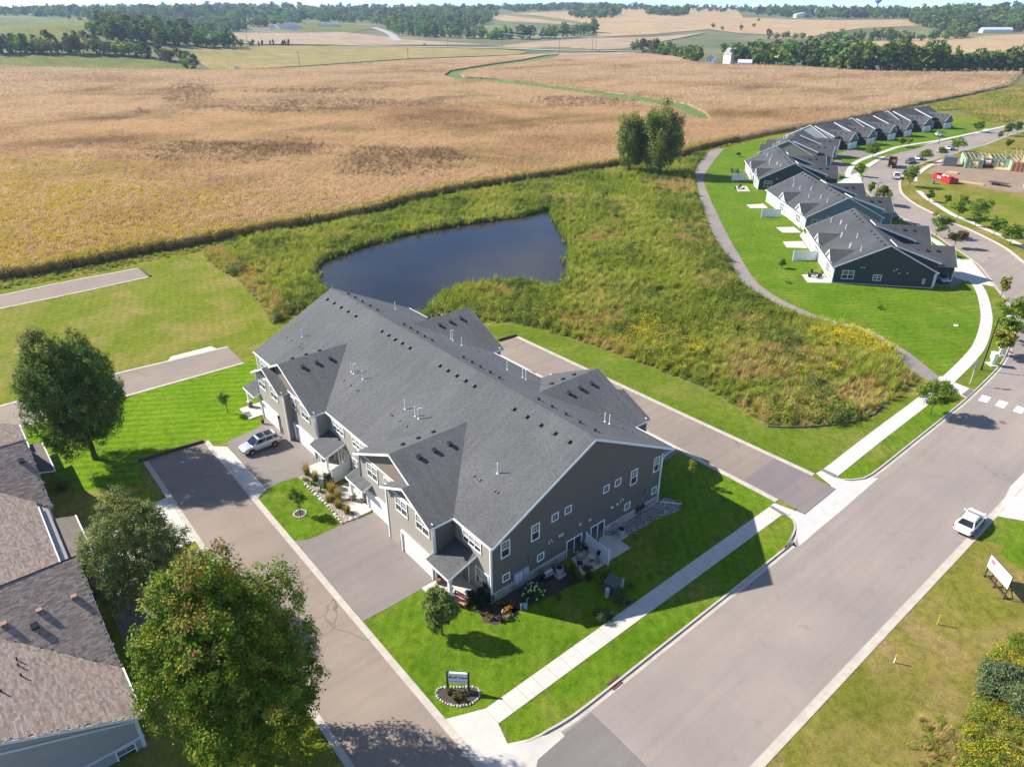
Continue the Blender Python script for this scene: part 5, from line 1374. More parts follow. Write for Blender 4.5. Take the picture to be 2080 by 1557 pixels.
            # recessed main wall beside the wings: porches
            if sx < 0:
                wm = wall_frame('x', -11.86, -1)
                for yy, hh in ((yc + sy * 10.0, 1), (yc - sy * 10.0 , 2)):
                    window(B, wm, yy - 1.32, 4.6, yy + 1.32, 5.85, 'double', 3, (3, 2), blind=True)
                    lo = yy + (sy * 1.35 if hh == 1 else -sy * .9)
                    window(B, wm, lo - .95, .95, lo + .95, 2.85, 'double', 2, (3, 2), blind=True)
                    dy = yy - (sy * 1.1 if hh == 1 else -sy * 1.2)
                    d = MB().box((-11.93, dy, 1.05), (.06, 1.0, 2.1)).build('front_door', MT['gable_brown'], B)
                    fr = MB(); fr.box((-11.95, dy - .58, 1.08), (.09, .14, 2.2)); fr.box((-11.95, dy + .58, 1.08), (.09, .14, 2.2)); fr.box((-11.95, dy, 2.24), (.09, 1.3, .13)); fr.build('door_frame', MT['white'], d)
                    MB().blob((-12.0, dy + .36, 1.0), (.04, .04, .04)).build('handle', MT['black'], d)
    # porch roofs (front side): low shed roofs rising to the wall
    for y0, y1, xl, xh, zl, zh in ((-22.85, -19.35, -14.95, -11.85, 3.02, 4.08), (1.0, 4.75, -14.45, -11.85, 3.0, 3.9), (-7.1, -3.6, -14.4, -11.85, 3.1, 4.0), (19.35, 22.85, -14.95, -11.85, 3.02, 4.08)):
        mb = MB().roof([(xl, y0, zl), (xh, y0, zh), (xh, y1, zh), (xl, y1, zl)], .14)
        pr = mb.build('porch_roof', [MT['shingle'], MT['white']], B)
        f = MB().box((xl - .02, (y0 + y1) / 2, zl - .12), (.04, y1 - y0 + .06, .2))
        for y, e in ((y0, -1), (y1, 1)):
            f.extr([(xl, y, zl - .02), (xh, y, zh - .02), (xh, y, zh - .22), (xl, y, zl - .22)], (0, e * .035, 0))
        f.box((xl + .35, (y0 + y1) / 2, zl - .25), (.25, y1 - y0 - .1, .22))
        f.build('porch_beam', MT['white'], pr)
        yo = y0 + .35 if y0 < -10 or (0 < y0 < 10) else y1 - .35
        p = MB().box((xl + .35, yo, 1.75), (.26, .26, 2.2)); p.box((xl + .35, yo, .98), (.55, .55, .08)); p.build('porch_post', MT['white'], pr)
        st = MB().box((xl + .35, yo, .45), (.5, .5, .98)); st.build('post_base', MT['stone_b'], pr)
    # slabs at the entries
    for y0, y1, x0, x1 in ((-23.2, -19.5, -15.6, -11.9), (0.9, 4.9, -15.4, -11.9), (19.5, 22.9, -15.9, -11.9)):
        MB().box(((x0 + x1) / 2, (y0 + y1) / 2, .04), (x1 - x0, y1 - y0, .20)).build('entry_slab', MT['concrete_new'], B)
    MB().box((-12.6, -4.6, .05), (1.5, 2.4, .2)).build('entry_slab', MT['concrete_new'], B)
    MB().prism([(x - 40, y - 61.27) for x, y in GP([D1(1545, 735), D1(1690, 680), D1(1850, 730), D1(1838, 822), D1(1690, 893)])], -.05, .15).build('entry_slab', MT['concrete_new'], B)
    MB().prism([(x - 40, y - 61.27) for x, y in GP([D1(1420, 600), D1(1640, 500), D1(1720, 640), D1(1540, 715)])], -.05, .09).build('entry_patio', MT['concrete'], B)
    # gable end windows and doors, in street order
    wg = wall_frame('y', -yw - .003, -1)
    dh = [(29.19, 30.22), (32.64, 33.64), (45.67, 46.67), (49.15, 50.06)]
    for a, b_ in dh: window(B, wg, a - 40, 4.36, b_ - 40, 6.13, 'double', 1, (3, 2), blind=True)
    for a, b_, z in ((35.07, 35.93, 5.3), (36.69, 37.56, 5.3), (41.76, 42.59, 5.27), (43.37, 44.23, 5.27), (29.34, 30.2, 1.6), (33.41, 34.27, 1.6), (45.12, 45.99, 1.54), (49.26, 50.08, 1.54)):
        window(B, wg, a - 40, z, b_ - 40, z + .84, 'single', 1, (2, 2))
    for a, b_ in ((37.12, 39.18), (40.34, 42.30)):
        window(B, wg, a - 40, -.12, b_ - 40, 1.98, 'slide', 2, name='patio_door')
    wg2 = wall_frame('y', yw + .003, 1)
    for x in (-10.3, -6.9, 5.6, 9.6): window(B, wg2, x, 4.36, x + 1, 6.13, 'double', 1, (3, 2), blind=True)
    # wall vents
    for x, z in ((36.15, 3.21), (36.49, 3.22), (38.82, 3.2), (40.14, 3.02), (43.22, 2.98), (43.97, 2.99)):
        mb = MB().box((x - 40, -yw - .05, z), (.22, .1, .2)); mb.box((x - 40, -yw - .12, z + .03), (.18, .06, .1)); mb.build('wall_vent', MT['white'], B)
    for x, z in ((34.9, 3.3), (44.46, 3.3)):
        mb = MB().tube([(x - 40 - .1, -yw, z), (x - 40 - .1, -yw - .14, z), (x - 40 - .16, -yw - .17, z - .22)], .045, 8); mb.tube([(x - 40 + .14, -yw, z + .1), (x - 40 + .14, -yw - .14, z + .1), (x - 40 + .24, -yw - .17, z - .14)], .045, 8); mb.build('flue_elbow', MT['pipe'], B)
    for x, z in ((32.52, 2.6), (48.31, 2.58)):
        mb = MB().box((x - 40, -yw - .09, z), (.28, .18, .42)); mb.box((x - 40, -yw - .1, z + .25), (.34, .24, .06)); mb.build('fireplace_vent', MT['gable_brown'], B)
    # electricity meters
    mb = MB().box((31.15 - 40, -yw - .08, 1.15), (1.0, .14, 1.25)); mb.box((32.02 - 40, -yw - .10, 1.2), (.62, .16, 1.3))
    mt = mb.build('meter_panel', plain('grey_steel_box', (.42, .43, .44), .5, .05, 3), B)
    for i in range(2):
        for k in range(3):
            MB().tube([(30.95 - 40 + .42 * i, -yw - .15, .8 + .4 * k), (30.95 - 40 + .42 * i, -yw - .25, .8 + .4 * k)], .13, 12).build('meter', plain('meter_dial', (.6, .62, .64), .2, .05, 3) if (i + k) == 0 else bpy.data.materials['meter_dial'], mt)
    mb = MB()
    for k in range(4): mb.box((46.9 - 40 + .36 * k, -yw - .2, .95), (.24, .18, .3)); mb.tube([(46.9 - 40 + .36 * k, -yw - .2, 0), (46.9 - 40 + .36 * k, -yw - .2, .8)], .03, 6)
    mb.tube([(46.6 - 40, -yw - .2, .62), (48.4 - 40, -yw - .2, .62)], .03, 6); mb.build('gas_meter', MT['dark'], B)
    # stone skirting of the gable end: single stones
    rg = np.random.default_rng(4)
    sk = MB().box((-.72, -yw - .03, .36), (22.1, .05, 1.1)).build('stone_backing', MT['joint'], B)
    ncol = 52; var = [MB().box((0, 0, 0), (1, .1, 1)).mesh('stone', m) for m in (MT['stone'], MT['stone'], MT['stone_b'])]
    for row in range(5):
        x = -11.75
        z = -.15 + row * .215
        while x < 10.35:
            w = min(rg.uniform(.3, .62), 10.36 - x)
            xc = x + w / 2
            if not (-2.95 < xc < -.75 or .25 < xc < 2.35):
                o = link_mesh('stone', var[rg.choice(3, p=[.5, .38, .12])], B, (xc, -yw - .085 + rg.uniform(-.015, .02), z + .105), 0); o.scale = (w - .018, rg.uniform(.6, 1.1), .195 * rg.uniform(.9, 1.0))
            x += w
    MB().box((-7.35, -yw - .10, .98), (8.9, .16, .07)).build('stone_sill', MT['concrete'], B); MB().box((6.4, -yw - .10, .98), (8.0, .16, .07)).build('stone_sill', MT['concrete'], B)
    # front stone strips between the garages
    for sy in (-1, 1):
        for y in (sy * 12.24 + sy * 1.55, sy * 12.24 + sy * 7.25):
            MB().box((-14.09, y, .5), (.10, .5 if abs(y) < 15 else .25, 1.1)).build('stone_pier', MT['stone_b'], B)
    # downspouts
    downspout(B, [(12.05, -yr + .3, EZ - .1), (10.5, -yw - .08, EZ - .75), (10.47, -yw - .08, .45), (10.6, -yw - .25, .2), (12.2, -yw - 1.9, .08)])
    downspout(B, [(-11.95, -yw - .1, EZ - .2), (-11.93, -yw - .1, .1)])
    for sy in (-1, 1): downspout(B, [(-14.2, sy * 19.6, EZ - .25), (-14.12, sy * 19.68, .2)]); downspout(B, [(-13.4, sy * 4.9, EZ - .25), (-13.32, sy * 4.95, .2)])
    # porch lamps
    for y in (-19.4, -10.4, -14.0, 10.4, 14.0, 19.4):
        xq = -14.15 if abs(y) > 12 else -13.35
        mb = MB().box((xq, y, 2.15), (.16, .14, .3)); mb.box((xq - .02, y, 2.33), (.22, .2, .05)); mb.build('wall_lamp', MT['black'], B)
    # roof furniture: ridge vents, plumbing pipes, bath vents
    nf = np.array([-SL, 0, 1]); nr_ = np.array([SL, 0, 1]); p0 = np.array([40, 0, RZ])
    fr = [(717, 187), (771, 217), (826, 250), (880, 283), (941, 318), (1147, 438), (1200, 470), (1252, 503), (1308, 533), (1367, 570), (1605, 710), (1668, 748), (1737, 788), (1807, 828), (1877, 870)]
    pts = [C1(*q) for q in fr] + [C4(*q) for q in ((555, 1052), (657, 1112), (766, 1177), (878, 1243), (992, 1310))]
    for u, v in pts: slope_vent(roof, shift(B, on_plane(u, v, p0, nf)), nf)
    rr = [C1(*q) for q in ((880, 143), (934, 173), (991, 205), (1050, 238), (1109, 271), (1320, 385), (1370, 415), (1425, 447), (1482, 480), (1540, 511), (1787, 645), (1855, 684), (1920, 720), (1997, 762), (2070, 805))] + [C4(*q) for q in ((745, 975), (850, 1033), (960, 1093), (1072, 1157), (1190, 1220))]
    for u, v in rr: slope_vent(roof, shift(B, on_plane(u, v, p0, nr_)), nr_)
    for q, bent in ((C1(522, 483), 0), (C1(911, 760), 0), (C1(930, 774), 1), (C1(1001, 817), 0), (C1(1335, 1053), 0), (C1(1415, 1110), 0), (C1(1441, 1130), 1), (C3(605, 357), 0)):
        vent_pipe(roof, shift(B, on_plane(q[0], q[1], p0, nf)), 1.15, bent)
    for q, bent in ((C1(1257, 265), 0), (C4(62, 500), 1), (C4(77, 512), 0), (C4(147, 550), 0), (C4(507, 743), 0), (C4(630, 805), 0), (C4(655, 820), 1), (C4(1278, 1155), 0), (C4(1315, 1172), 0)):
        vent_pipe(roof, shift(B, on_plane(q[0], q[1], p0, nr_)), 1.1, bent)
    for q in (C1(851, 826), C1(905, 865), C1(950, 900), C1(963, 908), C1(1217, 1093), C1(1232, 1104), C1(1289, 1146), C1(1346, 1187), C3(436, 377), C3(478, 405), C3(585, 483), C3(605, 495), C1(400, 485), C1(435, 510), C1(500, 560), C1(515, 575)):
        turtle(roof, shift(B, on_plane(q[0], q[1], p0, nf)), nf)
    for q in (C1(1375, 310), C1(1820, 545), C4(285, 597), C4(470, 693), C4(1245, 1105), C4(1420, 1200), C4(1490, 1235)):
        turtle(roof, shift(B, on_plane(q[0], q[1], p0, nr_)), nr_, .12)
townhouse()
# ------------------------------------------------------------------ brown roofed house at the left
def piece_mat(name):
    m, nt, b, out = new_mat(name)
    at = nt.nodes.new('ShaderNodeAttribute'); at.attribute_name = 'tint'
    g = maprange(nt, noise(nt, wpos(nt), 9, 3), .3, .7, .82, 1.18)
    nt.links.new(mixc(nt, 1.0, at.outputs['Color'], gray(nt, g), 'MULTIPLY'), b.inputs['Base Color'])
    b.inputs['Roughness'].default_value = .85; b.inputs['Specular IOR Level'].default_value = .25
    return m
MT['shingle_piece'] = piece_mat('brown_shingle')
SH_TINT = [(.265, .205, .168), (.315, .248, .202), (.36, .295, .245), (.225, .172, .144), (.295, .23, .18), (.335, .28, .24), (.275, .22, .187)]
BOXV = np.array([(x, y, z) for z in (-.5, .5) for x, y in ((-.5, -.5), (.5, -.5), (.5, .5), (-.5, .5))])
BOXQ = np.array([(3, 2, 1, 0), (4, 5, 6, 7), (0, 1, 5, 4), (1, 2, 6, 5), (2, 3, 7, 6), (3, 0, 4, 7)])
SH_MESH = [np_mesh('shingle', BOXV, BOXQ, [MT['shingle_piece']], np.repeat(np.array([t]), 6, 0)) for t in SH_TINT]

def lay_shingles(root, poly, parts_left, seed, w0=.40, ex=.155, kx=None):
    """every shingle is a thin slab of its own; the first ones are parts, the rest one part"""
    rg = np.random.default_rng(seed)
    A = [np.asarray(p, float) for p in poly]
    nn = sum((np.cross(A[i] - A[0], A[(i + 1) % len(A)] - A[0]) for i in range(len(A))), np.zeros(3)); nn /= np.linalg.norm(nn)
    if nn[2] < 0: nn = -nn
    up = Z_ - nn * nn[2]; up /= np.linalg.norm(up); al = np.cross(up, nn)
    o = A[0]; p2 = np.array([((p - o) @ al, (p - o) @ up) for p in A])
    V = []; Q = []; Tn = []; made = 0; rl = np.array(root.location)
    base = Matrix((tuple(al), tuple(up), tuple(nn))).transposed(); tilt = base @ Matrix.Rotation(-.055, 3, 'X')
    v = p2[:, 1].min() + ex / 2
    while v < p2[:, 1].max():
        u = p2[:, 0].min() - rg.uniform(0, w0)
        while u < p2[:, 0].max():
            w = w0 * rg.uniform(.6, 1.25); c = np.array([[u + w / 2, v]])
            if inside(p2, c[:, 0], c[:, 1])[0]:
                ps = o + al * c[0, 0] + up * c[0, 1] + nn * .018
                k = rg.integers(0, len(SH_TINT)); pu, pv, dep = P(*ps)
                vis = -40 < pu < 2120 and -40 < pv < 1600
                if parts_left[0] > 0 and vis and (kx is None or kx(pu, pv)):
                    ob = link_mesh('shingle', SH_MESH[k], root, ps - rl); ob.rotation_euler = tilt.to_euler(); ob.scale = (w - .006, ex * 1.12, .013 * rg.uniform(.7, 1.6))
                    parts_left[0] -= 1
                elif vis:
                    b = 8 * len(Q) // 6 if 0 else len(V) * 8
                    V.append((ps - rl) + (BOXV * np.array([w - .006, ex * 1.12, .013 * rg.uniform(.7, 1.6)])) @ np.array(tilt).T); Q.append(BOXQ + b); Tn += [SH_TINT[k]] * 6
            u += w
        v += ex
    return V, Q, Tn

def brown_house():
    B = empty('brown_roof_house', (-10.7, 66.2, 0), 0, 'house with brown mottled shingle roof at the lower left corner', 'house')
    NEG = tuple(-np.array(B.location))
    EZ, SL, WS = 3.2, .516, .625
    xe, xr = 1.25, -10.7; RZ = EZ + SL * (xe - xr)
    sh2 = MT['shingle_under'] = plain('roof_underlay', (.17, .14, .115), .9, .2, 3)
    Y0, Y1 = 41.1, 91.3
    w1 = (46.3, 54.5, 60.9); w2 = (71.2, 78.0, 85.0)
    zr1 = EZ + WS * 8.2; zr2 = 7.7
    xm = .03; zm = EZ + SL * (xe - xm)
    def vx(z): return xe - (z - EZ) / SL
    polys = []
    near = [(xe, Y0, EZ), (xr, Y0, RZ), (xr, w1[1], RZ), (vx(zr1), w1[1], zr1), (xe, w1[0], EZ)]
    mid = [(xm, w1[2] - 1.0, zm), (xm, w2[0] + 1.0, zm), (vx(zr2), w2[1], zr2), (xr, w2[1], RZ), (xr, w1[1], RZ), (vx(zr1), w1[1], zr1)]
    far = [(xe, w2[2], EZ), (xe, Y1, EZ), (xr, Y1, RZ), (xr, w2[1], RZ), (vx(zr2), w2[1], zr2)]
    s2 = (zr2 - EZ) / (w2[1] - w2[0])
    wa = [(xe - .05, w1[0], EZ), (xe - .05, w1[1], zr1), (vx(zr1), w1[1], zr1)]
    wb = [(xe - .05, w1[2], EZ), (xe - .05, w1[1], zr1), (vx(zr1), w1[1], zr1), (xe - .2, w1[2] - .1, EZ)]
    wc = [(xe - .15, w2[0], EZ), (xe - .15, w2[1], zr2), (vx(zr2), w2[1], zr2)]
    wd = [(xe - .15, w2[2], EZ), (xe - .15, w2[1], zr2), (vx(zr2), w2[1], zr2), (xe - .3, w2[2], EZ)]
    back = [(xr, Y0, RZ), (xr, Y1, RZ), (-22.6, Y1, EZ), (-22.6, Y0, EZ)]
    mb = MB()
    for p in (near, mid, far, wa, wb, wc, wd, back): mb.roof([np.array(q) for q in p], .16)
    roof = mb.build('roof', [sh2, MT['white']], B, NEG)
    left = [300]; VV = []; QQ = []; TT = []; nb = 0
    sub = [near, wa, mid, wc, far, wb, wd]
    for i, p in enumerate(sub):
        q = (lambda u, v: v > 1150) if i < 2 else None
        if i == 0: q = lambda u, v: v > 1330
        V, Q, Tn = lay_shingles(B, p, left, 60 + i, kx=q)
        for a, b2 in zip(V, Q):
            VV.append(a); QQ.append(BOXQ + 8 * nb); nb += 1
        TT += Tn
    if VV:
        me = np_mesh('shingle_field', np.concatenate(VV), np.concatenate(QQ), [MT['shingle_piece']], np.array(TT))
        o = link_mesh('shingle_field', me, B); o['kind'] = 'stuff'
    # ridges, rakes, gutters
    MB().extr([(xe, w1[1] - .2, zr1 - .12), (xe, w1[1], zr1 + .05), (xe, w1[1] + .2, zr1 - .12)], (vx(zr1) - xe, 0, 0)).build('ridge_cap', plain('pale_ridge_shingle', (.42, .38, .32), .85, .15, 5), roof, NEG) if 0 else None
    f = MB()
    def rk(x, y0, z0, y1, z1): f.extr([(x, y0, z0 + .0), (x, y1, z1 + .0), (x, y1, z1 - .22), (x, y0, z0 - .22)], (.04, 0, 0))
    rk(xe - .03, w1[0], EZ, w1[1], zr1); rk(xe - .03, w1[2], EZ, w1[1], zr1); rk(xe - .13, w2[0], EZ, w2[1], zr2); rk(xe - .13, w2[2], EZ, w2[1], zr2)
    for y, e in ((Y0, -1), (Y1, 1)): f.extr([(xe, y, EZ), (xr, y, RZ), (xr, y, RZ - .25), (xe, y, EZ - .25)], (0, e * .04, 0))
    f.build('fascia', MT['white'], B, NEG)
    for gx_, ga, gb_, gz in ((xe, Y0, w1[0], EZ), (xm, w1[2], w2[0], zm), (xe, w2[2], Y1, EZ)): MB().box((gx_ + .07, (ga + gb_) / 2, gz - .06), (.14, gb_ - ga, .13)).build('gutter', MT['gutter'], B, NEG)
    g = MB()
    g.tube([(xe + .05, Y0 + .3, EZ - .1), (xe - .35, Y0 + .28, EZ - .5), (xe - .35, Y0 + .28, .1)], .05, 6)
    g.build('downspout', MT['gutter'], B, NEG)
    # the dark valley flashing seen between near slope and wing
    a = np.array([xe, w1[0], EZ + .05]); c = np.array([vx(zr1), w1[1], zr1 + .05]); MB().tube([a, c], .05, 6).build('valley_flashing', plain('brown_flashing', (.09, .05, .045), .5, .1, 3), roof, NEG)
    W = MB(); gs = siding('neutral_grey_siding', (.36, .345, .33))
    pr = [(xe - .45, -.2), (-22.2, -.2), (-22.2, EZ - .1), (xr, RZ - .24), (xe - .45, EZ + SL * .45 - .24)]
    W.extr([(x, Y0 + .35, z) for x, z in pr], (0, Y1 - Y0 - .7, 0)); W.build('wall', gs, B, NEG)
    for (a0, a1, a2), zr in ((w1, zr1), (w2, zr2)):
        W = MB().extr([(xe - .5, a0 + .3, -.2), (xe - .5, a2 - .3, -.2), (xe - .5, a2 - .3, EZ), (xe - .5, a1, zr - .3), (xe - .5, a0 + .3, EZ)], (-3.0, 0, 0)); W.build('wall', gs, B, NEG)
        wf = wall_frame('x', xe - .49 + 10.7, 1); garage_door(B, wf, a0 + 1.0 - 66.2, a0 + 5.9 - 66.2); garage_door(B, wf, a2 - 5.9 - 66.2, a2 - 1.0 - 66.2)
    t = MB(); t.box((xe - .45, Y0 + .34, 1.5), (.2, .08, 3.2))
    A = np.array([xe - .5, Y0 + .31, EZ - .35]); C = np.array([xr, Y0 + .31, RZ - 1.6]); t.extr([A, C, C - [0, 0, .2], A - [0, 0, .2]], (0, -.03, 0))
    t.box((-4.5, Y0 + .29, 1.1), (11, .05, .2)); t.build('trim_board', MT['gutter'], B, NEG)
    window(B, wall_frame('y', Y0 + .34 - 66.2, -1), xe - 2.2 + 10.7, -.2, xe - .9 + 10.7, .95, 'double', 1, (2, 2))
    # lower porch roofs on the alley side
    for (y0, y1, lab) in ((62.2, 69.6, 0), (79.5, 86.6, 1), (55.5, 60.4, 0)):
        m2 = MB().roof([(xe + 1.35, y0, 2.45), (xe + 1.35, y1, 2.45), (xe - 1.2, y1, 3.15), (xe - 1.2, y0, 3.15)], .12); pr = m2.build('porch_roof', [shingles('brown_porch_shingles%d' % lab if lab else 'brown_porch_shingles', ((.13, .105, .09), (.17, .14, .12), (.2, .175, .15))), MT['white']], B, NEG)
        MB().box((xe + 1.42, (y0 + y1) / 2, 2.4), (.12, y1 - y0 + .1, .13)).build('gutter', MT['gutter'], pr, NEG) if 0 else MB().box((xe + 1.42, (y0 + y1) / 2, 2.4), (.12, y1 - y0 + .1, .13)).build('gutter', MT['gutter'], B, NEG)
    # roof vents, dark pipes
    nA = (0, -WS, 1); nN = np.array([SL, 0, 1])
    for q in ((515, 390), (275, 485), (30, 580)):
        p = on_plane(*C6(*q), (0, w1[0], EZ), nA); m3 = MB().box((0, 0, .12), (.34, .34, .24)); m3.box((0, 0, .26), (.40, .40, .04)); o = m3.build('chimney_vent', plain('terracotta_vent', (.26, .16, .12), .8, .15, 4) if 'terracotta_vent' not in bpy.data.materials else bpy.data.materials['terracotta_vent'], B); o.location = Vector(p) - B.location
    for q in ((240, 585),): slope_vent(B, tuple(Vector(on_plane(*C6(*q), (0, w1[0], EZ), nA)) - B.location), nA, (.4, .4, .25))
    for q in ((120, 820), (130, 860), (150, 930), (12, 1040)):
        p = Vector(on_plane(*C6(*q), (xe, 0, EZ), nN)) - B.location
        o = MB().tube([(0, 0, -.05), (0, 0, .35)], .06, 8).build('vent_pipe', MT['vent'], B); o.location = p
    slope_vent(B, tuple(Vector(on_plane(*C5(170, 455), (0, w2[0], EZ), (0, -s2, 1))) - B.location), (0, -s2, 1), (.4, .4, .3))
    sheet('driveway', [(2.2, 61.5), (10.95, 61.5), (10.95, 70.5), (2.2, 70.5)], .034, MT['concrete'], .05, label='concrete driveway of the brown roofed house')
    sheet('driveway', [(2.2, 47), (10.95, 47), (10.95, 60), (2.2, 60)], .034, MT['drive'], .05, label='asphalt driveway behind the maple')
brown_house()

# ------------------------------------------------------------------ the villas along the curving street
def villa(pk, ridge_dir, L, label, wall_c, end_c, nmir=1, detail=True, street_only=False, seed=0):
    """gabled villa: local x along the ridge, local +y towards the street (mirrored by nmir)"""
    B = empty('villa', (pk[0], pk[1], 0), ridge_dir, label, 'villa', 'dark roofed villas along the curving street')
    HWv, EZ, RZ = 9.35, 3.05, 7.8; SL = (RZ - EZ) / HWv; s = -1      # street side is local -y
    dark = end_c; sh = MT['shingle_villa']
    mb = MB(); pr = [(-8.9, -.1), (8.8, -.1), (8.8, EZ + .1), (0, RZ - .25), (-8.9, EZ + .1)]
    mb.extr([(.25, y, z) for y, z in pr], (L - .5, 0, 0)); mb.build('wall', wall_c, B)
    W = MB().extr([(.2, y, z) for y, z in pr], (.06, 0, 0)); W.build('gable_wall', dark, B)
    W = MB().extr([(L - .2, y, z) for y, z in pr], (-.06, 0, 0)); W.build('gable_wall', dark, B)
    R = MB(); R.roof([(0, -HWv, EZ), (0, 0, RZ), (L, 0, RZ), (L, -HWv, EZ)]); R.roof([(0, HWv, EZ), (0, 0, RZ), (L, 0, RZ), (L, HWv, EZ)])
    roof = R.build('roof', [sh, MT['white']], B)
    f = MB()
    for x, e in ((0, -1), (L, 1)):
        for q in (-1, 1):
            f.extr([(x, q * HWv, EZ), (x, 0, RZ), (x, 0, RZ - .2), (x, q * HWv, EZ - .2)], (e * .05, 0, 0))
    f.box((L / 2, HWv + .03, EZ - .1), (L, .05, .2)); f.box((L / 2, -HWv - .03, EZ - .1), (L, .05, .2))
    f.build('fascia', MT['white'], B)
    # two garage wings towards the street
    for gx in (L * .285, L * .80):
        hw, ln = 3.7, 4.6; zt = EZ + hw * .62 + .7; yv = -(RZ - zt) / SL
        ye = -HWv - ln
        W = MB().extr([(gx + a, ye + .35, z) for a, z in ((-hw + .25, -.1), (hw - .25, -.1), (hw - .25, EZ - .05), (0, zt - .3), (-hw + .25, EZ - .05))], (0, ln + 4, 0)); W.build('wall', wall_c, B)
        g = MB().extr([(gx + a, ye + .33, z) for a, z in ((-hw + .5, EZ + .05), (hw - .5, EZ + .05), (0, zt - .42))], (0, -.03, 0)); g.build('gable_panel', MT['villa_gable'], B)
        g = MB(); g.roof([(gx - hw, ye, EZ), (gx, ye, zt), (gx, yv, zt), (gx - hw, -HWv, EZ)]); g.roof([(gx + hw, ye, EZ), (gx, ye, zt), (gx, yv, zt), (gx + hw, -HWv, EZ)])
        wr = g.build('wing_roof', [sh, MT['white']], B)
        r = MB()
        for q in (-1, 1): r.extr([(gx + q * hw, ye, EZ), (gx, ye, zt), (gx, ye, zt - .2), (gx + q * hw, ye, EZ - .2)], (0, -.05, 0))
        r.build('fascia', MT['white'], B)
        wf = wall_frame('y', ye + .34, -1)
        garage_door(B, wf, gx - 3.2, gx - .2, 2.3); garage_door(B, wf, gx + .3, gx + 3.1, 2.3)
        for k in range(4): slope_vent(wr, (gx - 1.0, -5.0 - 1.9 * k, zt - .75), (-.62, 0, 1))
        # raised shed dormer with a white rake over the entry
        x0, x1 = gx - hw - 3.4, gx - hw + .6
        d = MB().roof([(x0, -1.2, RZ - .2), (x1, -1.2, RZ - .2), (x1, -HWv - .4, EZ + 1.6), (x0, -HWv - .4, EZ + 1.6)], .15); dr = d.build('entry_roof', [sh, MT['white']], B)
        w = MB().extr([(x0 + .2, -1.6, RZ - .9), (x0 + .2, -HWv + .1, EZ + 1.45), (x0 + .2, -HWv + .1, EZ - .1)], (x1 - x0 - .3, 0, 0)); w.build('wall', dark, B)
        MB().extr([(x0, -1.2, RZ - .22), (x0, -HWv - .4, EZ + 1.58), (x0, -HWv - .4, EZ + 1.3), (x0, -1.2, RZ - .5)], (-.05, 0, 0)).build('fascia', MT['white'], B)
        p = MB()
        for q in (x0 + .3, x1 - .9): p.box((q, -HWv - .1, 1.35), (.3, .3, 2.7))
        p.build('porch_post', MT['white'], B)
    # two sun room dormers towards the lawn
    for gx in (L * .15, L * .55) if detail else (L * .3,):
        if gx in (L * .17, L * .40) or True:
            hw = 2.3; zt = EZ + hw * .8 + .5; yv = (RZ - zt) / SL
            W = MB().extr([(gx + a, HWv - .25, z) for a, z in ((-hw + .15, -.1), (hw - .15, -.1), (hw - .15, EZ + .45), (0, zt - .22), (-hw + .15, EZ + .45))], (0, -2.5, 0)); W.build('dormer_wall', MT['villa_white'], B)
            g = MB(); g.roof([(gx - hw, HWv + .15, EZ + .5), (gx, HWv + .15, zt), (gx, yv, zt), (gx - hw, HWv - 1.1, EZ + .5)]); g.roof([(gx + hw, HWv + .15, EZ + .5), (gx, HWv + .15, zt), (gx, yv, zt), (gx + hw, HWv - 1.1, EZ + .5)])
            g.build('dormer_roof', [sh, MT['white']], B)
            wf = wall_frame('y', HWv - .25, 1)
            for k in (-1.0, 0, 1.0): window(B, wf, gx + k - .42, .9, gx + k + .42, 2.6, 'double', 1, (1, 1), .07)
    wl = wall_frame('y', 8.84, 1)
    for gx in (L * .285, L * .5, L * .72): window(B, wl, gx - .9, .1, gx + .9, 2.2, 'slide', 2, (1, 1), .08, name='patio_door')
    MB().box((L / 2, 8.85, 1.45), (L - .5, .1, 2.9)).build('wall', MT['villa_white'], B)
    if detail:
        wg = wall_frame('y', 0, 1); pt = lambda a, z, o: (.2 - o, a, z); dm = lambda da, dz, do: (do, da, dz)
        window(B, (pt, dm), 5.2, .9, 7.4, 2.6, 'double', 2, (1, 1), .1, blind=True); window(B, (pt, dm), .3, .9, 1.8, 2.1, 'double', 2, (1, 1), .1, blind=True)
        for y, z in ((4.2, 3.3), (3.7, 3.3), (-1.6, 3.0), (-2.0, 3.3), (-4.0, 2.7), (-2.6, 2.6)): MB().box((.14, y, z), (.12, .2, .18)).build('wall_vent', MT['white'], B)
        MB().box((.10, -7.1, 1.3), (.16, .5, 1.1)).build('meter_panel', bpy.data.materials['grey_steel_box'], B)
        MB().box((.13, 0, .06), (.16, 17.7, .22)).build('foundation', MT['concrete'], B)
        MB().box((.2, 8.9, 1.5), (.2, .2, 3.0)).build('corner_board', MT['white'], B); MB().box((.2, -8.8, 1.4), (.2, .2, 2.9)).build('corner_board', MT['white'], B)
    # roof vents beside the ridge, white pipes
    for k in range(12):
        if k in (5, 6): continue
        slope_vent(roof, (1.4 + (L - 2.8) * k / 11, .75, RZ - .75 * SL), (0, SL, 1), (.3, .34, .16))
    rg = np.random.default_rng(seed)
    for k in range(7 if detail else 3):
        x = 3 + (L - 6) * k / 6; y = 3.4 + rg.uniform(-.5, 2.0); vent_pipe(roof, (x, y, RZ - y * SL), .9, False, .06); 
        if k % 2: vent_pipe(roof, (x + .5, y - .3, RZ - (y - .3) * SL), .7, False, .06)
    for k in range(4): turtle(roof, (4 + 5.2 * k, 5.4, RZ - 5.4 * SL), (0, SL, 1), .16)
    return B
MT['shingle_villa'] = shingles('villa_charcoal_shingles', ((.058, .06, .064), (.074, .076, .08), (.095, .097, .10)), blotch=.25)
MT['villa_white'] = siding('white_lap_siding', (.62, .61, .585))
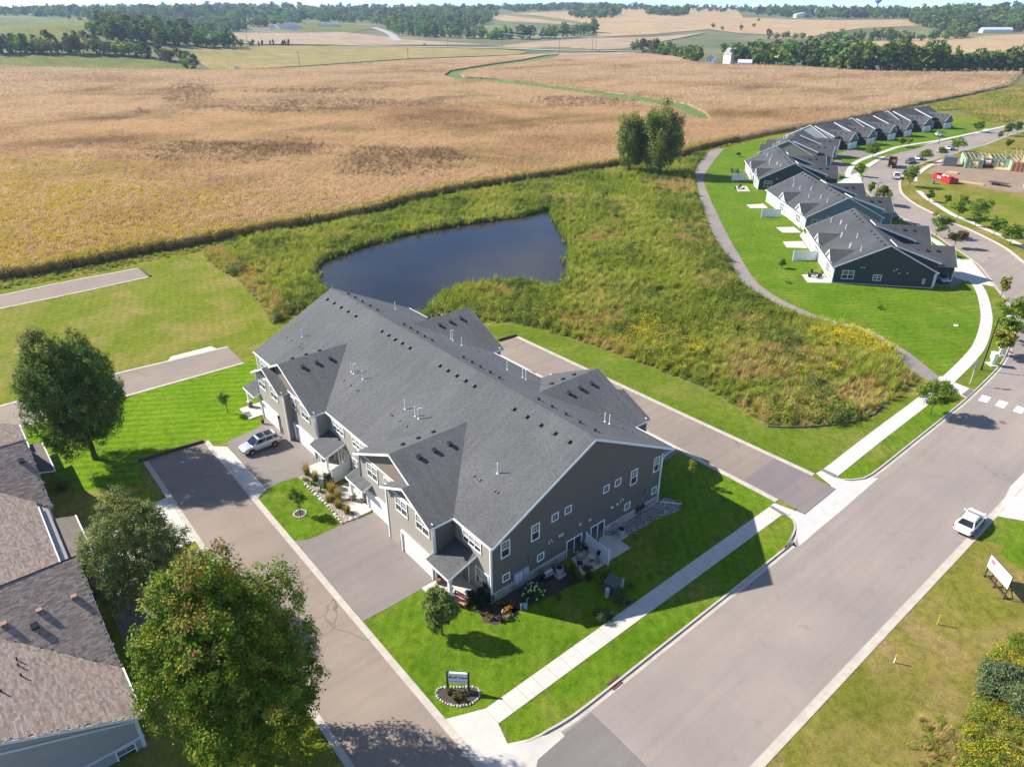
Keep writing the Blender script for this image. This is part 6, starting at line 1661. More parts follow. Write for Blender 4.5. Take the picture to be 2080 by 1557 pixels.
MT['villa_gable'] = siding('grey_shake_siding', (.13, .135, .13))
VC = [siding('charcoal_siding', (.043, .041, .039)), siding('slate_blue_siding', (.165, .20, .225)), siding('dark_teal_siding', (.042, .052, .058)), siding('olive_grey_siding', (.17, .18, .15))]
AD = math.radians
villa((135.0, 52.5), AD(39.7), 28.4, 'nearest villa with charcoal gable wall facing the lawn', VC[0], VC[0], seed=1)
villa((165.6, 76.3), AD(49.7), 29.6, 'second villa from the crosswalk, with slate blue gable', VC[1], VC[1], seed=2)
villa((193.8, 106.8), AD(41.0), 29.0, 'third villa from the crosswalk, with dark teal gable', VC[2], VC[2], seed=3)
villa((228.6, 129.5), AD(22.0), 29.0, 'villa at the bend with olive grey gable', VC[3], VC[3], seed=4)
villa((267.5, 143.8), AD(0.5), 28.4, 'first of the three villas past the bend, by the bushy tree', VC[0], VC[1], detail=False, seed=5)
villa((299.2, 143.7), AD(.5), 28.4, 'middle villa of the three past the bend, white car before it', VC[0], VC[0], detail=False, seed=6)
villa((333.2, 145.2), AD(-6.0), 33.0, 'last villa of the street, next to the scrub', VC[0], VC[0], detail=False, seed=7)
# patios and privacy screens on the lawn side
def screen(p0, p1, h, label, group=None, n=None):
    p0, p1 = np.array(p0[:2]), np.array(p1[:2]); d = p1 - p0; L = np.linalg.norm(d); ang = math.atan2(d[1], d[0])
    e = empty('privacy_screen', (p0[0], p0[1], 0), ang, label, 'fence', group)
    n = n or max(4, int(L / .16))
    var = MB().box((0, 0, h / 2 + .03), (L / n - .008, .04, h - .14)).mesh('board', MT['vinyl'])
    for i in range(n): link_mesh('board', var, e, (L * (i + .5) / n, 0, 0))
    MB().box((L / 2, 0, .08), (L, .06, .12)).build('rail', MT['vinyl'], e); MB().box((L / 2, 0, h), (L, .06, .1)).build('rail', MT['vinyl'], e)
    for x in (0, L): MB().box((x, 0, h / 2 + .05), (.13, .13, h + .1)).box((x, 0, h + .13), (.17, .17, .06)).build('post', MT['vinyl'], e)
    return e
for q, lab in (((1610, 529), (1658, 529), ), 'white privacy screen beside the furnished patio of the nearest villa'), (((1546, 441), (1584, 441)), 'white privacy screen on the lawn of the second villa'), (((1486, 367), (1515, 366)), 'white privacy screen at the third villa patio'):
    screen(G(*q[0]), G(*q[1]), 2.0, lab, 'privacy screens on the villa lawn')
for q, lab in ((((1629, 558), (1640, 574), (1689, 575), (1672, 556)), 'pale patio slab with table at the near villa corner'), (((1590, 491), (1598, 503), (1640, 504), (1630, 490)), 'pale patio slab with shadows by the near villa'), (((1576, 462), (1590, 473), (1628, 473), (1612, 461)), 'empty pale patio slab of the second villa'),
               (((1516, 416), (1524, 423), (1560, 423), (1550, 414)), 'pale patio slab of the second villa near the path'), (((1494, 378), (1498, 389), (1524, 389), (1516, 378)), 'patio slab with grill at the third villa'), (((1632, 470), (1700, 560), (1689, 572), (1624, 478)), 'narrow paved strip along the villa wall')):
    o = sheet('patio', GP(q), .05, MT['concrete'], .1, label=lab)
screen(G(*C3(1240, 900)), G(*D8(805, 885)), 1.85, 'white vinyl privacy fence between the two gable patios')
screen(G(*C2(935, 480)), G(*C2(770, 575)), 1.85, 'white privacy fence behind the grasses at the middle porch')
# ------------------------------------------------------------------ vehicles
def paint(name, c, metal=0.0, rough=.28):
    return plain(name, c, rough, .02, 1, metal=metal, spec=.5, coat=.7)
PT = {'silver': paint('silver_car_paint', (.52, .53, .53), .35), 'white': paint('white_car_paint', (.78, .78, .78)), 'grey': paint('grey_car_paint', (.16, .165, .17), .3), 'red': paint('maroon_paint', (.09, .02, .02)), 'dark': paint('dark_car_paint', (.05, .055, .06), .2)}
MT['tyre'] = plain('tyre_rubber', (.018, .018, .018), .85, .1, 6)
MT['rim'] = plain('alloy_rim', (.55, .55, .56), .25, .05, 3, metal=.8)
MT['red_lamp'] = plain('red_lamp_glass', (.28, .012, .012), .15, .1, 3)
MT['clear_lamp'] = plain('clear_lamp_glass', (.62, .64, .66), .12, .05, 3)

def loft(st, mi=0):
    mb = MB(); V = []; F = []; m = 0
    st = [st[0], (st[0][0] + .015,) + tuple(st[0][1:])] + list(st[1:-1]) + [(st[-1][0] - .015,) + tuple(st[-1][1:]), st[-1]]
    for x, w, zb, zt in st:
        h = zt - zb
        half = [(0, zb), (w * .82, zb), (w * .97, zb + .12 * h), (w, zb + .45 * h), (w * .985, zb + .72 * h), (w * .93, zt - .06 * h), (w * .80, zt), (0, zt + .015)]
        ring = half + [(-y, z) for y, z in half[-2:0:-1]]; m = len(ring)
        V += [(x, y, z) for y, z in ring]
    n = len(st)
    for i in range(n - 1):
        for k in range(m): F.append((i * m + k, i * m + (k + 1) % m, (i + 1) * m + (k + 1) % m, (i + 1) * m + k))
    F.append(tuple(range(m))); F.append(tuple(range(n * m - 1, (n - 1) * m - 1, -1)))
    return mb.add(V, [f[::-1] for f in F], mi)

CARS = {
 'suv': dict(st=[(-2.38, .78, .48, .98), (-2.28, .90, .36, 1.08), (-1.6, .945, .27, 1.12), (-.4, .95, .26, 1.10), (.9, .95, .26, 1.07), (1.45, .94, .27, 1.03), (2.0, .90, .30, .93), (2.28, .80, .36, .82), (2.38, .62, .42, .70)],
             cab=[(1.30, 1.04), (.42, 1.63), (-1.85, 1.66), (-2.27, 1.10)], wb=.88, wt=.68, wx=(-1.36, 1.40), r=.365, roof_glass=True),
 'sedan': dict(st=[(-2.42, .74, .45, .90), (-2.30, .86, .33, 1.02), (-1.7, .92, .26, 1.03), (-.4, .92, .24, .94), (.9, .92, .24, .93), (1.5, .91, .25, .88), (2.05, .86, .28, .76), (2.32, .74, .33, .66), (2.42, .56, .38, .58)],
               cab=[(1.35, .91), (.20, 1.42), (-1.2, 1.42), (-2.02, 1.0)], wb=.86, wt=.60, wx=(-1.42, 1.42), r=.33, roof_glass=False),
 'pickup': dict(st=[(-2.85, .90, .55, 1.12), (-2.75, .95, .48, 1.14), (-1.5, .98, .42, 1.14), (-.2, .98, .40, 1.14), (1.2, .98, .40, 1.14), (1.9, .97, .42, 1.10), (2.5, .94, .45, 1.05), (2.75, .86, .50, .95), (2.85, .74, .55, .85)],
               cab=[(1.45, 1.12), (.75, 1.80), (-.85, 1.82), (-1.05, 1.15)], wb=.90, wt=.74, wx=(-1.75, 1.75), r=.40, roof_glass=False, bed=(-2.7, -1.15)),
}
def car(name, label, cat, loc, rz, kind, pt, detail=True, group=None):
    S = CARS[kind]; root = empty(name, loc, rz, label, cat, group); M = PT[pt]
    body = loft(S['st']).build('body', M, root, smooth=True)
    md = body.modifiers.new('round', 'SUBSURF'); md.levels = 2; md.render_levels = 2
    c = S['cab']; wb, wt = S['wb'], S['wt']; wbs = [wb, wt, wt, wb]
    V = []; 
    for (x, z), w in zip(c, wbs): V += [(x, -w, z - .02 if w == wb else z), (x, w, z - .02 if w == wb else z)]
    cm = MB().add(V, [(1, 0, 2, 3), (3, 2, 4, 5), (5, 4, 6, 7), (0, 6, 4, 2), (1, 3, 5, 7)])
    cb = cm.build('cabin', M, root, smooth=True); bv = cb.modifiers.new('round', 'BEVEL'); bv.width = .13; bv.segments = 3; bv.limit_method = 'ANGLE'; bv.angle_limit = .3
    def pane(nm, q, off, mat=None):
        q = [np.array(p, float) for p in q]; n = np.cross(q[1] - q[0], q[2] - q[0]); n /= np.linalg.norm(n); cc = sum(q) / len(q)
        if n @ (cc - np.array([-.3, 0, 1.1])) < 0: n = -n
        MB().extr([p + n * off for p in q], n * .008).build(nm, mat or MT['car_glass'], root)
    def lerp(a, b, t): return np.array(a) + (np.array(b) - np.array(a)) * t
    def quad(a, b, c2, d, m=.08, n=.08):
        ab0, ab1 = lerp(a, b, m), lerp(a, b, 1 - m); dc0, dc1 = lerp(d, c2, m), lerp(d, c2, 1 - m)
        return [lerp(ab0, dc0, n), lerp(ab1, dc1, n), lerp(ab1, dc1, 1 - n), lerp(ab0, dc0, 1 - n)]
    pane('windscreen', quad(V[0], V[1], V[3], V[2], .05, .05), .006); pane('rear_window', quad(V[6], V[7], V[5], V[4], .09, .10), .006)
    for s in (0, 1):
        A, B_, C_, D_ = np.array(V[0 + s]), np.array(V[6 + s]), np.array(V[4 + s]), np.array(V[2 + s])
        q = quad(A, B_, C_, D_, .07, .16)
        for t0, t1 in ((0.02, .42), (.46, .78), (.81, .985)) if kind == 'suv' else ((.03, .47), (.52, .97)):
            pane('side_window', [lerp(q[0], q[1], t0), lerp(q[0], q[1], t1), lerp(q[3], q[2], t1), lerp(q[3], q[2], t0)], .006)
    if S['roof_glass']:
        z = c[2][1] + .034
        for x0, x1 in ((.25, -.55), (-.62, -1.5)): MB().box(((x0 + x1) / 2, 0, z), (x0 - x1, 1.05, .012)).build('sunroof', MT['car_glass'], root)
        for s in (-1, 1): MB().tube([(.3, s * .66, z + .02), (-1.8, s * .66, z + .02)], .02, 6).build('roof_rail', MT['rim'], root)
    if S.get('bed'):
        x0, x1 = S['bed']; MB().box(((x0 + x1) / 2, 0, 1.145), (x1 - x0, 1.6, .03)).build('bed_shade_panel', MT['dark'], root)  # dark panel laid on top stands in for the shaded open bed
    r = S['r']; zt = S['st'][4][1]
    for x in S['wx']:
        for s in (-1, 1):
            MB().tube([(x, s * (zt - .10), r + .04), (x, s * (zt + .004), r + .04)], r + .065, 20).build('wheel_arch', MT['dark'], root)
            t = MB().tube([(x, s * (zt - .2), r), (x, s * (zt + .02), r)], r, 20).build('wheel', MT['tyre'], root)
            rm = MB().tube([(x, s * (zt + .015), r), (x, s * (zt + .026), r)], r * .70, 16)
            rm.build('rim_back', MT['dark'], t); q = MB()
            q.tube([(x, s * (zt + .02), r), (x, s * (zt + .035), r)], r * .16, 10)
            for k in range(5):
                a = 2 * PI * k / 5; q.tube([(x, s * (zt + .031), r), (x + math.cos(a) * r * .66, s * (zt + .031), r + math.sin(a) * r * .66)], r * .085, 5)
            q.build('rim', MT['rim'], t)
    xf, xb = S['st'][-2][0], S['st'][1][0]; wf, wr = S['st'][-2][1], S['st'][1][1]; zf, zr = S['st'][-2][3], S['st'][1][3]
    for s in (-1, 1):
        MB().box((xf - .06, s * wf * .82, zf - .10), (.34, .26, .12), rz=-s * .5).build('headlight', MT['clear_lamp'], root)
        MB().box((xb + .02, s * wr * .84, zr - .16), (.20, .30, .14), rz=s * .25).build('tail_light', MT['red_lamp'], root)
        MB().box((c[0][0] - .28, s * (wb + .10), c[0][1] + .06), (.13, .15, .11)).build('mirror', M, root)
    MB().box((S['st'][-1][0] - .02, 0, .50), (.08, 1.0, .18)).build('grille', MT['dark'], root)
    MB().box((S['st'][0][0] + .12, 0, .42), (.16, 1.3, .14)).build('bumper', MT['dark'], root)
    MB().box((S['st'][0][0] + .012, 0, .70), (.03, .45, .12)).build('licence_plate', MT['clear_lamp'], root)
    if detail:
        for s in (-1, 1):
            d = MB()
            for x in ((1.02, .02, -1.0) if kind != 'pickup' else (1.2, .1, -1.0)): d.box((x, s * (zt + .001), .68), (.012, .012, .62))
            d.box((0, s * (zt - .005), .33), (2.5, .03, .09)); d.build('door_line', MT['dark'], root)
            for x in (.35, -.65): MB().box((x, s * (zt + .012), .86), (.18, .03, .03)).build('door_handle', MT['rim'], root)
    return root

def vehicles():
    SV = crop(480, 840, 12.975)
    f, r = G(*SV(410, 1105), .03)[:2], G(*SV(1075, 852), .03)[:2]
    d = f - r; ang = math.atan2(d[1], d[0]); left = np.array([-math.sin(ang), math.cos(ang)])
    c = (f + r) / 2 - left * .93
    car('parked_suv', 'silver car with glass roof parked on the far front driveway', 'car', (c[0], c[1], .035), ang, 'suv', 'silver')
    a, b_ = G(*F5(290, 555), -.1)[:2], G(*F5(490, 640), -.1)[:2]; m = (a + b_) / 2; ang = math.radians(2.0)
    c = m + np.array([math.cos(ang), math.sin(ang)]) * 2.35 
    car('parked_sedan', 'white sedan parked at the right kerb of the near street', 'car', (c[0], c[1], -.1), ang, 'sedan', 'white')
    def at(u, v, u2, v2): 
        p, q = G(u, v, -.1), G(u2, v2, -.1); return p, math.atan2(q[1] - p[1], q[0] - p[0])
    for nm, lab, u, v, u2, v2, kind, pt, z in (('parked_pickup', 'white pickup parked on the right side of the bend', 1820, 362, 1822, 330, 'pickup', 'white', -.1), ('parked_pickup', 'grey pickup facing the dark red dump trailer', 1849, 331, 1882, 318, 'pickup', 'grey', -.1),
            ('parked_car', 'white car half hidden by the bushy yellow green tree', 1866, 324, 1890, 314, 'suv', 'white', -.1), ('parked_car', 'white car beside the building site, left of two', 1911, 309, 1935, 302, 'suv', 'white', -.1), ('parked_car', 'white car beside the building site, right of two', 1929, 304, 1950, 297, 'suv', 'white', -.1),
            ('parked_car', 'white car on the driveway of the middle villa past the bend', 1904, 277, 1896, 270, 'suv', 'white', .05), ('parked_car', 'dark car on the apron behind the near villa roof', 1808, 443, 1830, 452, 'suv', 'dark', .06), ('parked_car', 'pale car in the shade beside the porch of the nearest villa', 1906, 571, 1925, 581, 'sedan', 'silver', .06)):
        p, an = at(u, v, u2, v2); car(nm, lab, 'car' if kind != 'pickup' else 'pickup', (p[0], p[1], z), an, kind, pt, detail=False)
    # dump trailer
    p, an = at(1811, 340, 1812, 318)
    t = empty('dump_trailer', (p[0], p[1], -.1), an, 'dark red dump trailer with raised walls and folded ramps', 'trailer')
    mb = MB(); mb.box((1.2, 0, 1.0), (6.0, 2.3, .15)); mb.box((1.2, 1.12, 1.8), (6.0, .08, 1.6)); mb.box((1.2, -1.12, 1.8), (6.0, .08, 1.6)); mb.box((4.2, 0, 1.9), (.08, 2.3, 1.9))
    for k in range(6):
        for s in (-1, 1): mb.box((-1.5 + 1.1 * k, s * 1.19, 1.8), (.1, .08, 1.6))
    mb.build('box', PT['red'], t)
    MB().box((1.5, 0, 1.5), (4.6, 2.0, .9)).build('load', plain('rusty_load', (.13, .07, .045), .9, .4, 2), t)
    for s in (-1, 1): MB().box((-2.6, s * .85, .75), (1.9, .35, .10), ry=.45).build('ramp', MT['dark'], t)
    for x in (.6, 1.6):
        for s in (-1, 1): MB().tube([(x, s * 1.02, .4), (x, s * 1.28, .4)], .4, 14).build('wheel', MT['tyre'], t)
vehicles()

# ------------------------------------------------------------------ building site
def site():
    gs = plain('green_sheathing', (.26, .40, .27), .8, .12, 1.5); osb = plain('orange_sheathing', (.55, .26, .13), .8, .12, 1.5); wd = MT['wood']
    p0 = G(1958, 341); p1 = G(2112, 352); d = (p1 - p0)[:2]; L = np.linalg.norm(d); an = math.atan2(d[1], d[0])
    H_ = empty('unfinished_house', (p0[0], p0[1], 0), an, 'wooden house under construction with green and orange sheathing', 'house')
    def wall(x0, y0, x1, y1, h, m, openings=()):
        a = np.array([x0, y0]); b2 = np.array([x1, y1]); LL = np.linalg.norm(b2 - a); r = math.atan2(y1 - y0, x1 - x0); u = (b2 - a) / LL
        mb = MB(); s = 0
        for (o0, o1, z0, z1) in list(openings) + [(LL, LL, 0, 0)]:
            if o0 - s > .05: c = a + u * (s + o0) / 2; mb.box((c[0], c[1], h / 2), (o0 - s, .16, h), rz=r)
            if o1 > o0:
                c = a + u * (o0 + o1) / 2
                if z0 > .05: mb.box((c[0], c[1], z0 / 2), (o1 - o0, .16, z0), rz=r)
                mb.box((c[0], c[1], (z1 + h) / 2), (o1 - o0, .16, h - z1), rz=r)
            s = o1
        mb.build('wall', m, H_)
        st = MB()
        for k in range(int(LL / 1.2)): c = a + u * (k * 1.2 + .3); st.box((c[0] + u[1] * .14, c[1] - u[0] * .14, h / 2), (.09, .09, h), rz=r)
        st.build('studs', wd, H_)
    wall(0, 0, 5, 0, 2.9, gs, [(1.2, 3.6, .8, 2.3)]); wall(5, 0, 5, 5, 2.9, gs); wall(5, 5, 13, 4.5, 2.9, gs, [(2, 4, 0, 2.2), (5, 6.6, .9, 2.2)]); wall(13, 0, 18, 0, 2.9, osb); wall(13, 0, 13, 5, 2.9, gs); wall(18, 0, 30, 0, 2.9, osb, [(3, 7.9, 0, 2.4)])
    wall(0, 0, 0, 14, 2.9, gs, [(4, 6, .9, 2.2)]); wall(0, 14, 30, 14, 2.9, gs, [(5, 7, .9, 2.2), (15, 17, .9, 2.2)]); wall(8, 5, 8, 14, 2.8, wd); wall(18, 0, 18, 14, 2.8, wd)
    MB().box((15, 7, .12), (30, 14, .24)).build('floor_deck', wd, H_)
    for k in range(24):
        mb = MB(); x = .4 + k * 1.25; y0 = -.3 if (x < 5 or x > 13) else 4.6
        if k % 7 == 3: continue
        mb.box((x, (y0 + 14.2) / 2, 3.0), (.07, 14.2 - y0, .14)); 
        if 8 < k: a = .33; ln = (14.2 - y0) / 2; mb.tube([(x, y0, 3.05), (x, y0 + ln, 3.05 + ln * .42)], .06, 4); mb.tube([(x, y0 + ln, 3.05 + ln * .42), (x, 14.2, 3.05)], .06, 4)
        mb.build('roof_truss', wd, H_)
    MB().box((22, 7, 4.5), (6, 5, .06), ry=.05, rx=.35).build('roof_sheet', osb, H_); MB().box((-4.2, 3.2, 1.5), (4.0, 4.5, 2.9)).build('wall', MT['villa_gable'], H_)
    def pile(u, v, u2, v2, h, w, label, mat='wood', n=4):
        a, b2 = G(u, v)[:2], G(u2, v2)[:2]; c = (a + b2) / 2; d2 = b2 - a; e = empty('lumber_pile', (c[0], c[1], 0), math.atan2(d2[1], d2[0]), label, 'lumber'); L2 = np.linalg.norm(d2)
        for k in range(n): MB().box((RNG.uniform(-.3, .3), (k - (n - 1) / 2) * w / n, h / 2 + RNG.uniform(-.05, .08)), (L2 * RNG.uniform(.85, 1), w / n * .9, h)).build('plank', MT[mat], e)
    pile(1922, 350, 1946, 353, .4, 2.4, 'pale lumber stack on the bare dirt behind the red container'); pile(1949, 370, 1998, 377, .5, 1.3, 'long lumber stack right of the red container'); pile(1902, 337, 1922, 330, .25, 1.6, 'boards lying at the corner of the site'); pile(1962, 341, 1976, 334, .5, 1.5, 'boards leaning before the green wall')
    a, b2 = G(1902, 362)[:2], G(1936, 374)[:2]; d2 = b2 - a; e = empty('waste_container', ((a + b2)[0] / 2, (a + b2)[1] / 2, 0), math.atan2(d2[1], d2[0]), 'bright red open waste container on the lot', 'container')
    rd = plain('red_container_paint', (.50, .022, .03), .45, .08, 1.5); L2 = np.linalg.norm(d2); w = 2.6; h = 1.5; mb = MB()
    mb.box((0, 0, .15), (L2, w, .2)); mb.box((0, w / 2, h / 2 + .1), (L2, .08, h)); mb.box((0, -w / 2, h / 2 + .1), (L2, .08, h)); mb.box((-L2 / 2, 0, h / 2 + .1), (.08, w, h)); mb.box((L2 / 2, 0, h / 2 + .1), (.08, w, h))
    for k in range(8): mb.box((-L2 / 2 + L2 * (k + .5) / 8, -w / 2 - .06, h / 2 + .1), (.12, .08, h)); mb.box((-L2 / 2 + L2 * (k + .5) / 8, w / 2 + .06, h / 2 + .1), (.12, .08, h))
    mb.build('shell', rd, e)
    for k in range(9): MB().blob((RNG.uniform(-.4, .4) * L2, RNG.uniform(-.8, .8), 1.35), (.6, .5, .35), seed=k).build('debris', (MT['white'], MT['wood'], MT['dark'])[k % 3], e)
    MB().box((-L2 * .12, -w / 2 - .11, 1.0), (1.7, .02, .6)).build('label_plate', MT['white'], e)
    p = G(1893, 373); mb = MB().box((0, 0, .5), (1.1, 1.0, 1.0)); mb.box((0, 0, 1.02), (1.2, 1.1, .06)); thing_mesh('utility_box', mb, plain('green_utility_paint', (.16, .21, .15), .5, .06, 2), 'green utility box left of the red container', 'utility box', None, (p[0], p[1], 0))
    p = G(2078, 384); e = empty('notice_board', (p[0], p[1], 0), .3, 'white board standing on the lot at the picture edge', 'sign'); MB().box((0, 0, 1.5), (3.2, .08, 2.0)).build('panel', MT['white'], e); MB().box((-1.4, .06, .7), (.12, .12, 1.5)).build('post', MT['wood'], e); MB().box((1.4, .06, .7), (.12, .12, 1.5)).build('post', MT['wood'], e)
    a, b2 = G(2008, 373)[:2], G(2046, 379)[:2]; d2 = b2 - a; L2 = np.linalg.norm(d2); e = empty('flat_trailer', ((a + b2)[0] / 2, (a + b2)[1] / 2, 0), math.atan2(d2[1], d2[0]), 'flat equipment trailer at the edge of the lot', 'trailer'); MB().box((0, 0, .7), (L2, 2.2, .15)).build('deck', MT['wood_dark'], e)
    for x in (-1, 0): 
        for s in (-1, 1): MB().tube([(x, s * 1.0, .4), (x, s * 1.25, .4)], .4, 12).build('wheel', MT['tyre'], e)
    p = G(2003, 341); e = empty('skid_loader', (p[0], p[1], 0), an + .4, 'small red and white loader in front of the green wall', 'loader'); MB().box((0, 0, .9), (2.4, 1.3, .9)).build('body', rd, e); MB().box((-.2, 0, 1.75), (1.2, 1.1, .9)).build('cab', MT['white'], e); MB().box((1.7, 0, .4), (.7, 1.7, .6)).build('bucket', MT['dark'], e)
    for x in (-.8, .8):
        for s in (-1, 1): MB().tube([(x, s * .6, .42), (x, s * .9, .42)], .42, 12).build('wheel', MT['tyre'], e)
site()
# ------------------------------------------------------------------ small things near the houses
def text_mesh(name, s, size, mat, parent, loc, rot, italic=0.0, bold=0.0):
    cu = bpy.data.curves.new(name, 'FONT'); cu.body = s; cu.size = size; cu.align_x = 'CENTER'; cu.align_y = 'CENTER'; cu.extrude = .006; cu.shear = italic; cu.offset = bold; cu.space_character = 1.02; cu.resolution_u = 2
    tmp = bpy.data.objects.new(name, cu); COL.objects.link(tmp)
    dg = bpy.context.evaluated_depsgraph_get(); me = bpy.data.meshes.new_from_object(tmp.evaluated_get(dg))
    bpy.data.objects.remove(tmp)
    me.materials.clear(); me.materials.append(mat)
    o = link_mesh(name, me, parent, loc); o.rotation_euler = rot
    return o

def bluff_sign():
    a, b_ = G(*F7(728, 820))[:2], G(*F7(1170, 850))[:2]; c = (a + b_) / 2; d = b_ - a; an = math.atan2(d[1], d[0]); L = np.linalg.norm(d)
    S = empty('name_sign', (c[0], c[1], 0), an, 'white Bluff View name sign on black posts in a stone ringed bed', 'sign')
    zt = height_at(c, F7(0, 485)[1]); zb = height_at(c, F7(0, 690)[1])
    MB().box((0, 0, (zt + zb) / 2), (L, .10, zt - zb)).build('panel', MT['vinyl'], S)
    MB().box((0, 0, zt + .02), (L - .06, .14, .05)).build('cap', MT['white'], S)
    for s in (-1, 1):
        MB().box((s * L / 2, 0, zt / 2 + .02), (.13, .13, zt + .06)).build('post', MT['black'], S)
        MB().box((s * L / 2, 0, zt + .08), (.18, .18, .05)).build('post_cap', MT['black'], S)
    ink = plain('sign_ink', (.012, .014, .03), .5, .05, 2)
    hh = zt - zb
    text_mesh('lettering', 'Bluff View', .36, ink, S, (0, -.054, zb + hh * .60), (PI / 2, 0, 0), .32, .006)
    text_mesh('small_lettering', '~~~~~~~~~~~~~', .12, ink, S, (0, -.054, zb + hh * .22), (PI / 2, 0, 0), .2) if 0 else None
    m = MB()
    rg = np.random.default_rng(3); x = -L * .40
    while x < L * .40:                                   # the small second line is not legible: short strokes
        w = rg.uniform(.03, .075); m.box((x + w / 2, -.054, zb + hh * .20), (w, .01, .05)); x += w + .025
    m.build('small_lettering', ink, S)
    # bed
    pts = GP([F7(470, 920), F7(520, 830), F7(640, 785), F7(900, 790), F7(1180, 780), F7(1330, 800), F7(1390, 870), F7(1390, 960), F7(1330, 1060), F7(1200, 1140), F7(1000, 1185), F7(820, 1165), F7(650, 1110), F7(530, 1020)])
    ring = smooth_line(pts + pts[:1], .2)
    cc = ring.mean(0)
    bed = sheet('planting_bed', [tuple(p) for p in ring[:-1]], .05, MT['mulch'], .05, label='bed of dark mulch under the name sign')
    var = [MB().blob((0, 0, 0), (.5, .5, .5), 7, jit=.3, seed=k).mesh('stone', MT['rock'], smooth=False) for k in range(4)]
    ringo = empty('stone_edging', (cc[0], cc[1], 0), 0, 'ring of pale field stones around the sign bed', 'edging')
    q = resample(ring, .24)
    for i, p in enumerate(q[:-1]):
        o = link_mesh('stone', var[i % 4], ringo, (p[0] - cc[0], p[1] - cc[1], .07), rg.uniform(0, 6)); o.scale = (rg.uniform(.17, .30), rg.uniform(.14, .22), rg.uniform(.13, .2))
    shrub('sign_shrub', 'round clipped shrub before the name sign', tuple(G(*F7(930, 1010))[:2]), .75, .46, 2600, .07, [(.13, .12, .03), (.10, .105, .025), (.16, .14, .04)], 301, parts=False)
    shrub('sign_shrub', 'small yellow shrub at the left post of the name sign', tuple(G(*F7(745, 915))[:2]), .45, .27, 700, .07, [(.22, .16, .03), (.16, .13, .03)], 302)
    shrub('sign_shrub', 'small shrub at the right post of the name sign', tuple(G(*F7(1135, 930))[:2]), .45, .27, 700, .07, [(.19, .15, .03), (.13, .12, .03)], 303)
bluff_sign()

def land_sign():
    a, b_ = G(*F5(760, 1185))[:2], G(*F5(985, 1310))[:2]
    pl, pr = G(*F5(655, 1060))[:2], G(*F5(870, 1310))[:2]; c = (pl + pr) / 2; d = pr - pl; an = math.atan2(d[1], d[0]); L = np.linalg.norm(d)
    S = empty('land_sign', (c[0], c[1], 0), an, 'large white notice board on a dark timber frame beside the street', 'sign')
    zb = height_at(pl, F5(0, 950)[1]); zt = zb + 1.35
    MB().box((0, 0, (zt + zb) / 2), (L * 1.05, .05, zt - zb)).build('panel', MT['white'], S)
    fr = MB()
    for z in (zb, zt): fr.box((0, .03, z), (L * 1.08, .06, .06))
    for s in (-1, 1): fr.box((s * L * .53, .03, (zt + zb) / 2), (.06, .06, zt - zb))
    fr.build('frame', MT['black'], S)
    for x in (-L / 2, 0, L / 2):
        p = MB().box((x, .06, zt / 2), (.09, .09, zt)); p.tube([(x, .06, zt * .75), (x, .9, .05)], .045, 5); p.tube([(x, -.05, .1), (x, .95, .06)], .045, 5); p.build('post', MT['wood_dark'], S)
    MB().box((0, .06, .35), (L, .07, .1)).build('rail', MT['wood_dark'], S)
    g1 = plain('print_grey', (.36, .36, .38), .5, .1, 3); g2 = plain('print_plum', (.30, .17, .2), .5, .1, 3); zc = (zt + zb) / 2
    rg = np.random.default_rng(8)
    m = MB(); m.box((-L * .34, -.03, zc + .25), (.55, .008, .42)); m.build('print_block', g2, S)
    m = MB()
    for k in range(9): m.box((-L * .12 + rg.uniform(-.25, .5) * L, -.03 - .001 * k, zc + rg.uniform(-.45, .42)), (rg.uniform(.25, .7), .008, rg.uniform(.05, .24)))
    m.build('print_line', g1, S)
land_sign()

def post_sign(u, v, ut, vt, plates, label, name='traffic_sign'):
    p = G(u, v); h = height_at(p, vt); e = empty(name, (p[0], p[1], 0), YAW * -1 + PI * .1, label, 'sign')
    MB().tube([(0, 0, -.1), (0, 0, h)], .035, 6).build('post', MT['gutter'], e)
    st = plain('sign_back_metal', (.48, .44, .41), .5, .05, 3) if 'sign_back_metal' not in bpy.data.materials else bpy.data.materials['sign_back_metal']
    for (z, w, hh, rot) in plates: MB().box((0, -.04, h - z), (w, .012, hh), ry=rot).build('plate', st, e)
post_sign(*D6(580, 1557), *D6(685, 1245), [(.45, .75, .75, PI / 4), (1.25, .6, .45, 0)], 'back of a diamond crossing sign by the path ramp')
post_sign(*E7(820, 862), *E7(850, 682), [(.4, .7, .8, 0)], 'small grey square sign seen from behind on the verge')

def lamp(u, v, vt, label, arm=1.2):
    p = G(u, v); h = height_at(p, vt); e = empty('street_lamp', (p[0], p[1], 0), -YAW + .2, label, 'street lamp', 'street lamps')
    MB().cyl((0, 0, 0), .16, .35, 10).tube([(0, 0, 0), (0, 0, h)], [.10, .07], 8).build('pole', MT['black'], e)
    m = MB().tube([(0, 0, h), (0, 0, h + .1), (arm * .5, 0, h + .2), (arm, 0, h + .15)], .035, 6); m.build('arm', MT['black'], e)
    MB().box((arm + .25, 0, h + .13), (.6, .28, .12)).build('lamp_head', MT['gutter'] if arm > 1 else MT['black'], e)
lamp(1993, 751, 646, 'tall black street lamp beside the white mailboxes', 1.3); lamp(*E1(1915, 945), E1(0, 665)[1], 'black street lamp behind the second villa', .5); lamp(*E4(950, 730), E4(0, 625)[1], 'street lamp in front of the middle villa past the bend', .5)

